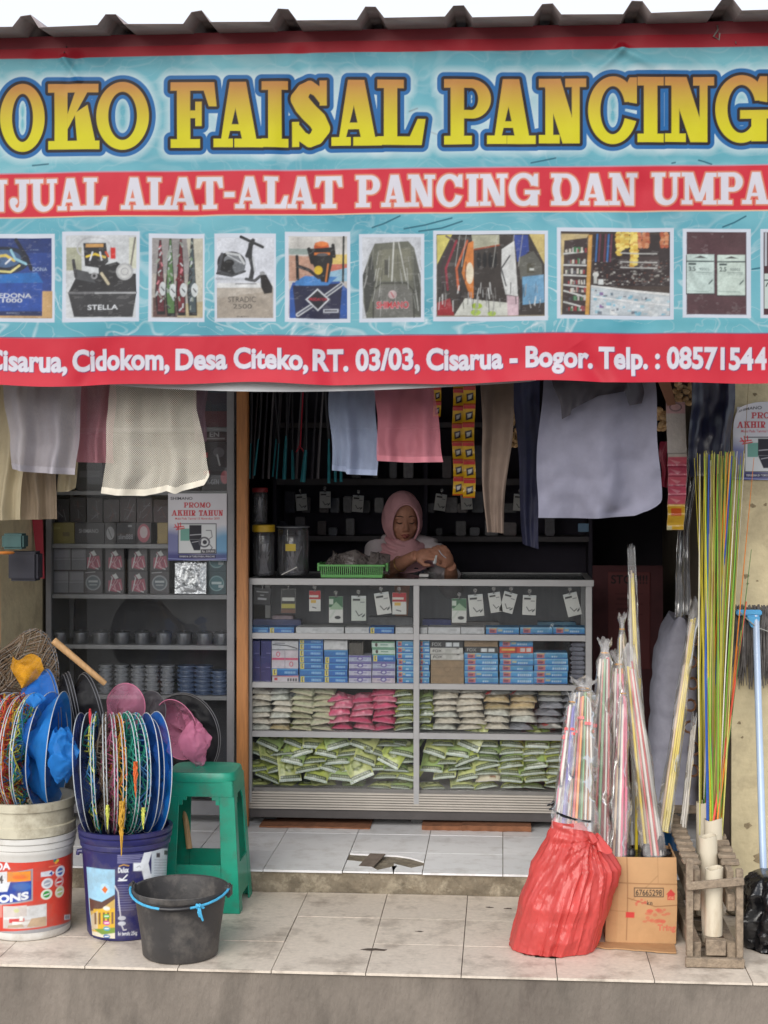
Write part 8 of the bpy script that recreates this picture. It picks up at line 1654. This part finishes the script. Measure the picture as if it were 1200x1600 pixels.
# shirt: sleeves end above the wrist on the image left, full body to the hip
b = MB(); b.tube([SHL+Vector((.02, 0, .01)), (SHL+SHR)/2+Vector((0, .02, .025)), SHR+Vector((.012, 0, .008))], [.054, .062, .054], 20)
b.tube([NK+Vector((0, .016, -.075)), CH+Vector((0, .01, .03)), CH, HP, HP-Vector((0, 0, .12))], [.075, .125, .145, .155, .16], 28, flat=.78)
cufL = ELL.lerp(WRL, .30); cufR = ELR.lerp(WRR, .55)
for S_, E_, Cf in ((SHL, ELL, cufL), (SHR, ELR, cufR)): b.tube([S_+Vector((0, 0, .008)), S_.lerp(E_, .35), S_.lerp(E_, .7), E_, Cf], [.060, .058, .055, .054, .046], 18)
sh = b.build('shirt', mat('shirt_print', c(178, 170, 174), .85, var=.16, scale=16, bump=.3, bscale=22), per)
md = sh.modifiers.new('r', 'REMESH'); md.mode = 'VOXEL'; md.voxel_size = .008; md.use_smooth_shade = True
md = sh.modifiers.new('s', 'SMOOTH'); md.iterations = 4; md.factor = .5
# dark flower sprigs printed on the shirt front
b = MB(); rs = random.Random(6); fy = CH.y-.118
for (px, py) in ((642, 893), (650, 889), (655, 896), (646, 900), (661, 893), (637, 898), (652, 903), (664, 899)):
    p = at(px, py, 6.868); n_ = 9
    b.prism([(p.x+.013*math.cos(6.28*i/n_)*rs.uniform(.3, 1), p.y, p.z+.009*math.sin(6.28*i/n_)*rs.uniform(.3, 1)) for i in range(n_)], (0, .004, 0))
b.build('shirt_motif', mat('navy_print', c(40, 42, 60), .8), per)
# skirt
b = MB(); b.lathe([(.155, .95), (.17, .85), (.2, .5), (.24, FL+.06)], HC.x, PY+.05, 40, 1, .8); b.build('skirt', mat('dark_skirt', c(40, 38, 48), .8, var=.2), per)
# headscarf: cap with a face opening, rolled edge, and a drape over the shoulders
b = MB(); nu, nv = 64, 44; hx, hy, hz = .092, .112, .132
def cap(u, v):
    a = 2*math.pi*u; t = math.pi*(.004+.90*v); x, y, z = hx*math.cos(a)*math.sin(t), hy*math.sin(a)*math.sin(t), hz*math.cos(t)
    if z < -.05: k = (-.05-z)/.07; x *= 1-.10*k; y = y*(1-.05*k)
    wr = .0022*math.sin(a*9+z*60)*(1 if y > -.05 else .3); return tuple(hp_(x*(1+wr/.09), y*(1+wr/.09)+.006, z-.008))
inv = HR.inverted()
vs = [cap(i/nu, j/(nv-1)) for j in range(nv) for i in range(nu)]; fs = []
def inface(p):
    q = inv @ (Vector(p)-HC); return q.y < -.02 and (q.x/.060)**2+((q.z+.020)/.094)**2 < 1
for j in range(nv-1):
    for i in range(nu):
        q = (j*nu+i, j*nu+(i+1) % nu, (j+1)*nu+(i+1) % nu, (j+1)*nu+i)
        if not any(inface(vs[k]) for k in q): fs.append(q)
b.add(vs, fs, True)
edge = []
for k in range(40):
    a = 2*math.pi*k/40; x, z = .062*math.cos(a), -.020+.096*math.sin(a); zz = (z+.008)/hz; yy = -hy*math.sqrt(max(.02, 1-(x/hx)**2-zz**2))+.004
    edge.append(hp_(x, max(yy, -.104), z))
b.tube(edge, .0052, 8, closed=True)
def drape(u, v):
    a = 2*math.pi*u; fr = max(0, -math.sin(a))
    rx = .064+.112*v**.8; ry = .080+.070*v+.014*fr; z = -.098-.095*v-.045*fr*v; f = 1+.035*math.sin(a*7+v*4)*v+.03*math.sin(a*11+v*7)*v
    p = HC+Vector((.012, .028, 0)); return (p.x+rx*f*math.cos(a), p.y+ry*f*math.sin(a)-.012*fr, p.z+z+.006*math.sin(a*5+v*6))
b.grid(72, 18, drape, closeu=True)
for dz, r_ in ((0, .017), (-.028, .015), (-.052, .013)):
    pts = []
    for k in range(13):
        t = k/12; a = math.pi*(1.02+.96*t); pts.append(HC+Vector((.012+(.083+.022*(-dz/.03))*math.cos(a), .020+(.100-dz*.5)*math.sin(a), -.118+dz-.028*math.sin(math.pi*t)+.03*(1-t))))
    b.tube(pts, [r_*.6]+[r_]*11+[r_*.6], 10, flat=.7)
hj = b.build('headscarf', M_hij, per, recalc=True); md = hj.modifiers.new('t', 'SOLIDIFY'); md.thickness = .003
# bracelet, and the packet she folds
b = MB(); q = ELL.lerp(WRL, .62); dd = (WRL-ELL).normalized(); e1 = dd.orthogonal().normalized(); e2 = dd.cross(e1); b.tube([q+(e1*math.cos(i*.3307)+e2*math.sin(i*.3307))*.035 for i in range(19)], .0022, 6, closed=True); b.build('bracelet', mat('gold', c(206, 170, 110), .3, metal=.8), per)
b = MB(); p = at(679, 874, 6.60); b.grid(6, 8, lambda u, v: (p.x+(u-.5)*.014*(1-v*.6)+.008*v, p.y-.004*math.sin(u*4+v*2), p.z-.018+.036*v)); one('packet', b, mat('white_packet', c(226, 226, 226), .3), 'tiny white packet held between the fingers of the woman', 'packet', solid=.002)
b = MB(); p0, p1 = at(686, 860, 6.62), at(690, 866, 6.62); b.tube([p0, (p0+p1)/2+Vector((0, -.004, 0)), p1, at(697, 872, 6.63)], .0022, 6); one('hook_line', b, mat('clear_line', c(190, 190, 200), .2), 'short pale fishing line running between the woman\'s hands', 'fishing line')
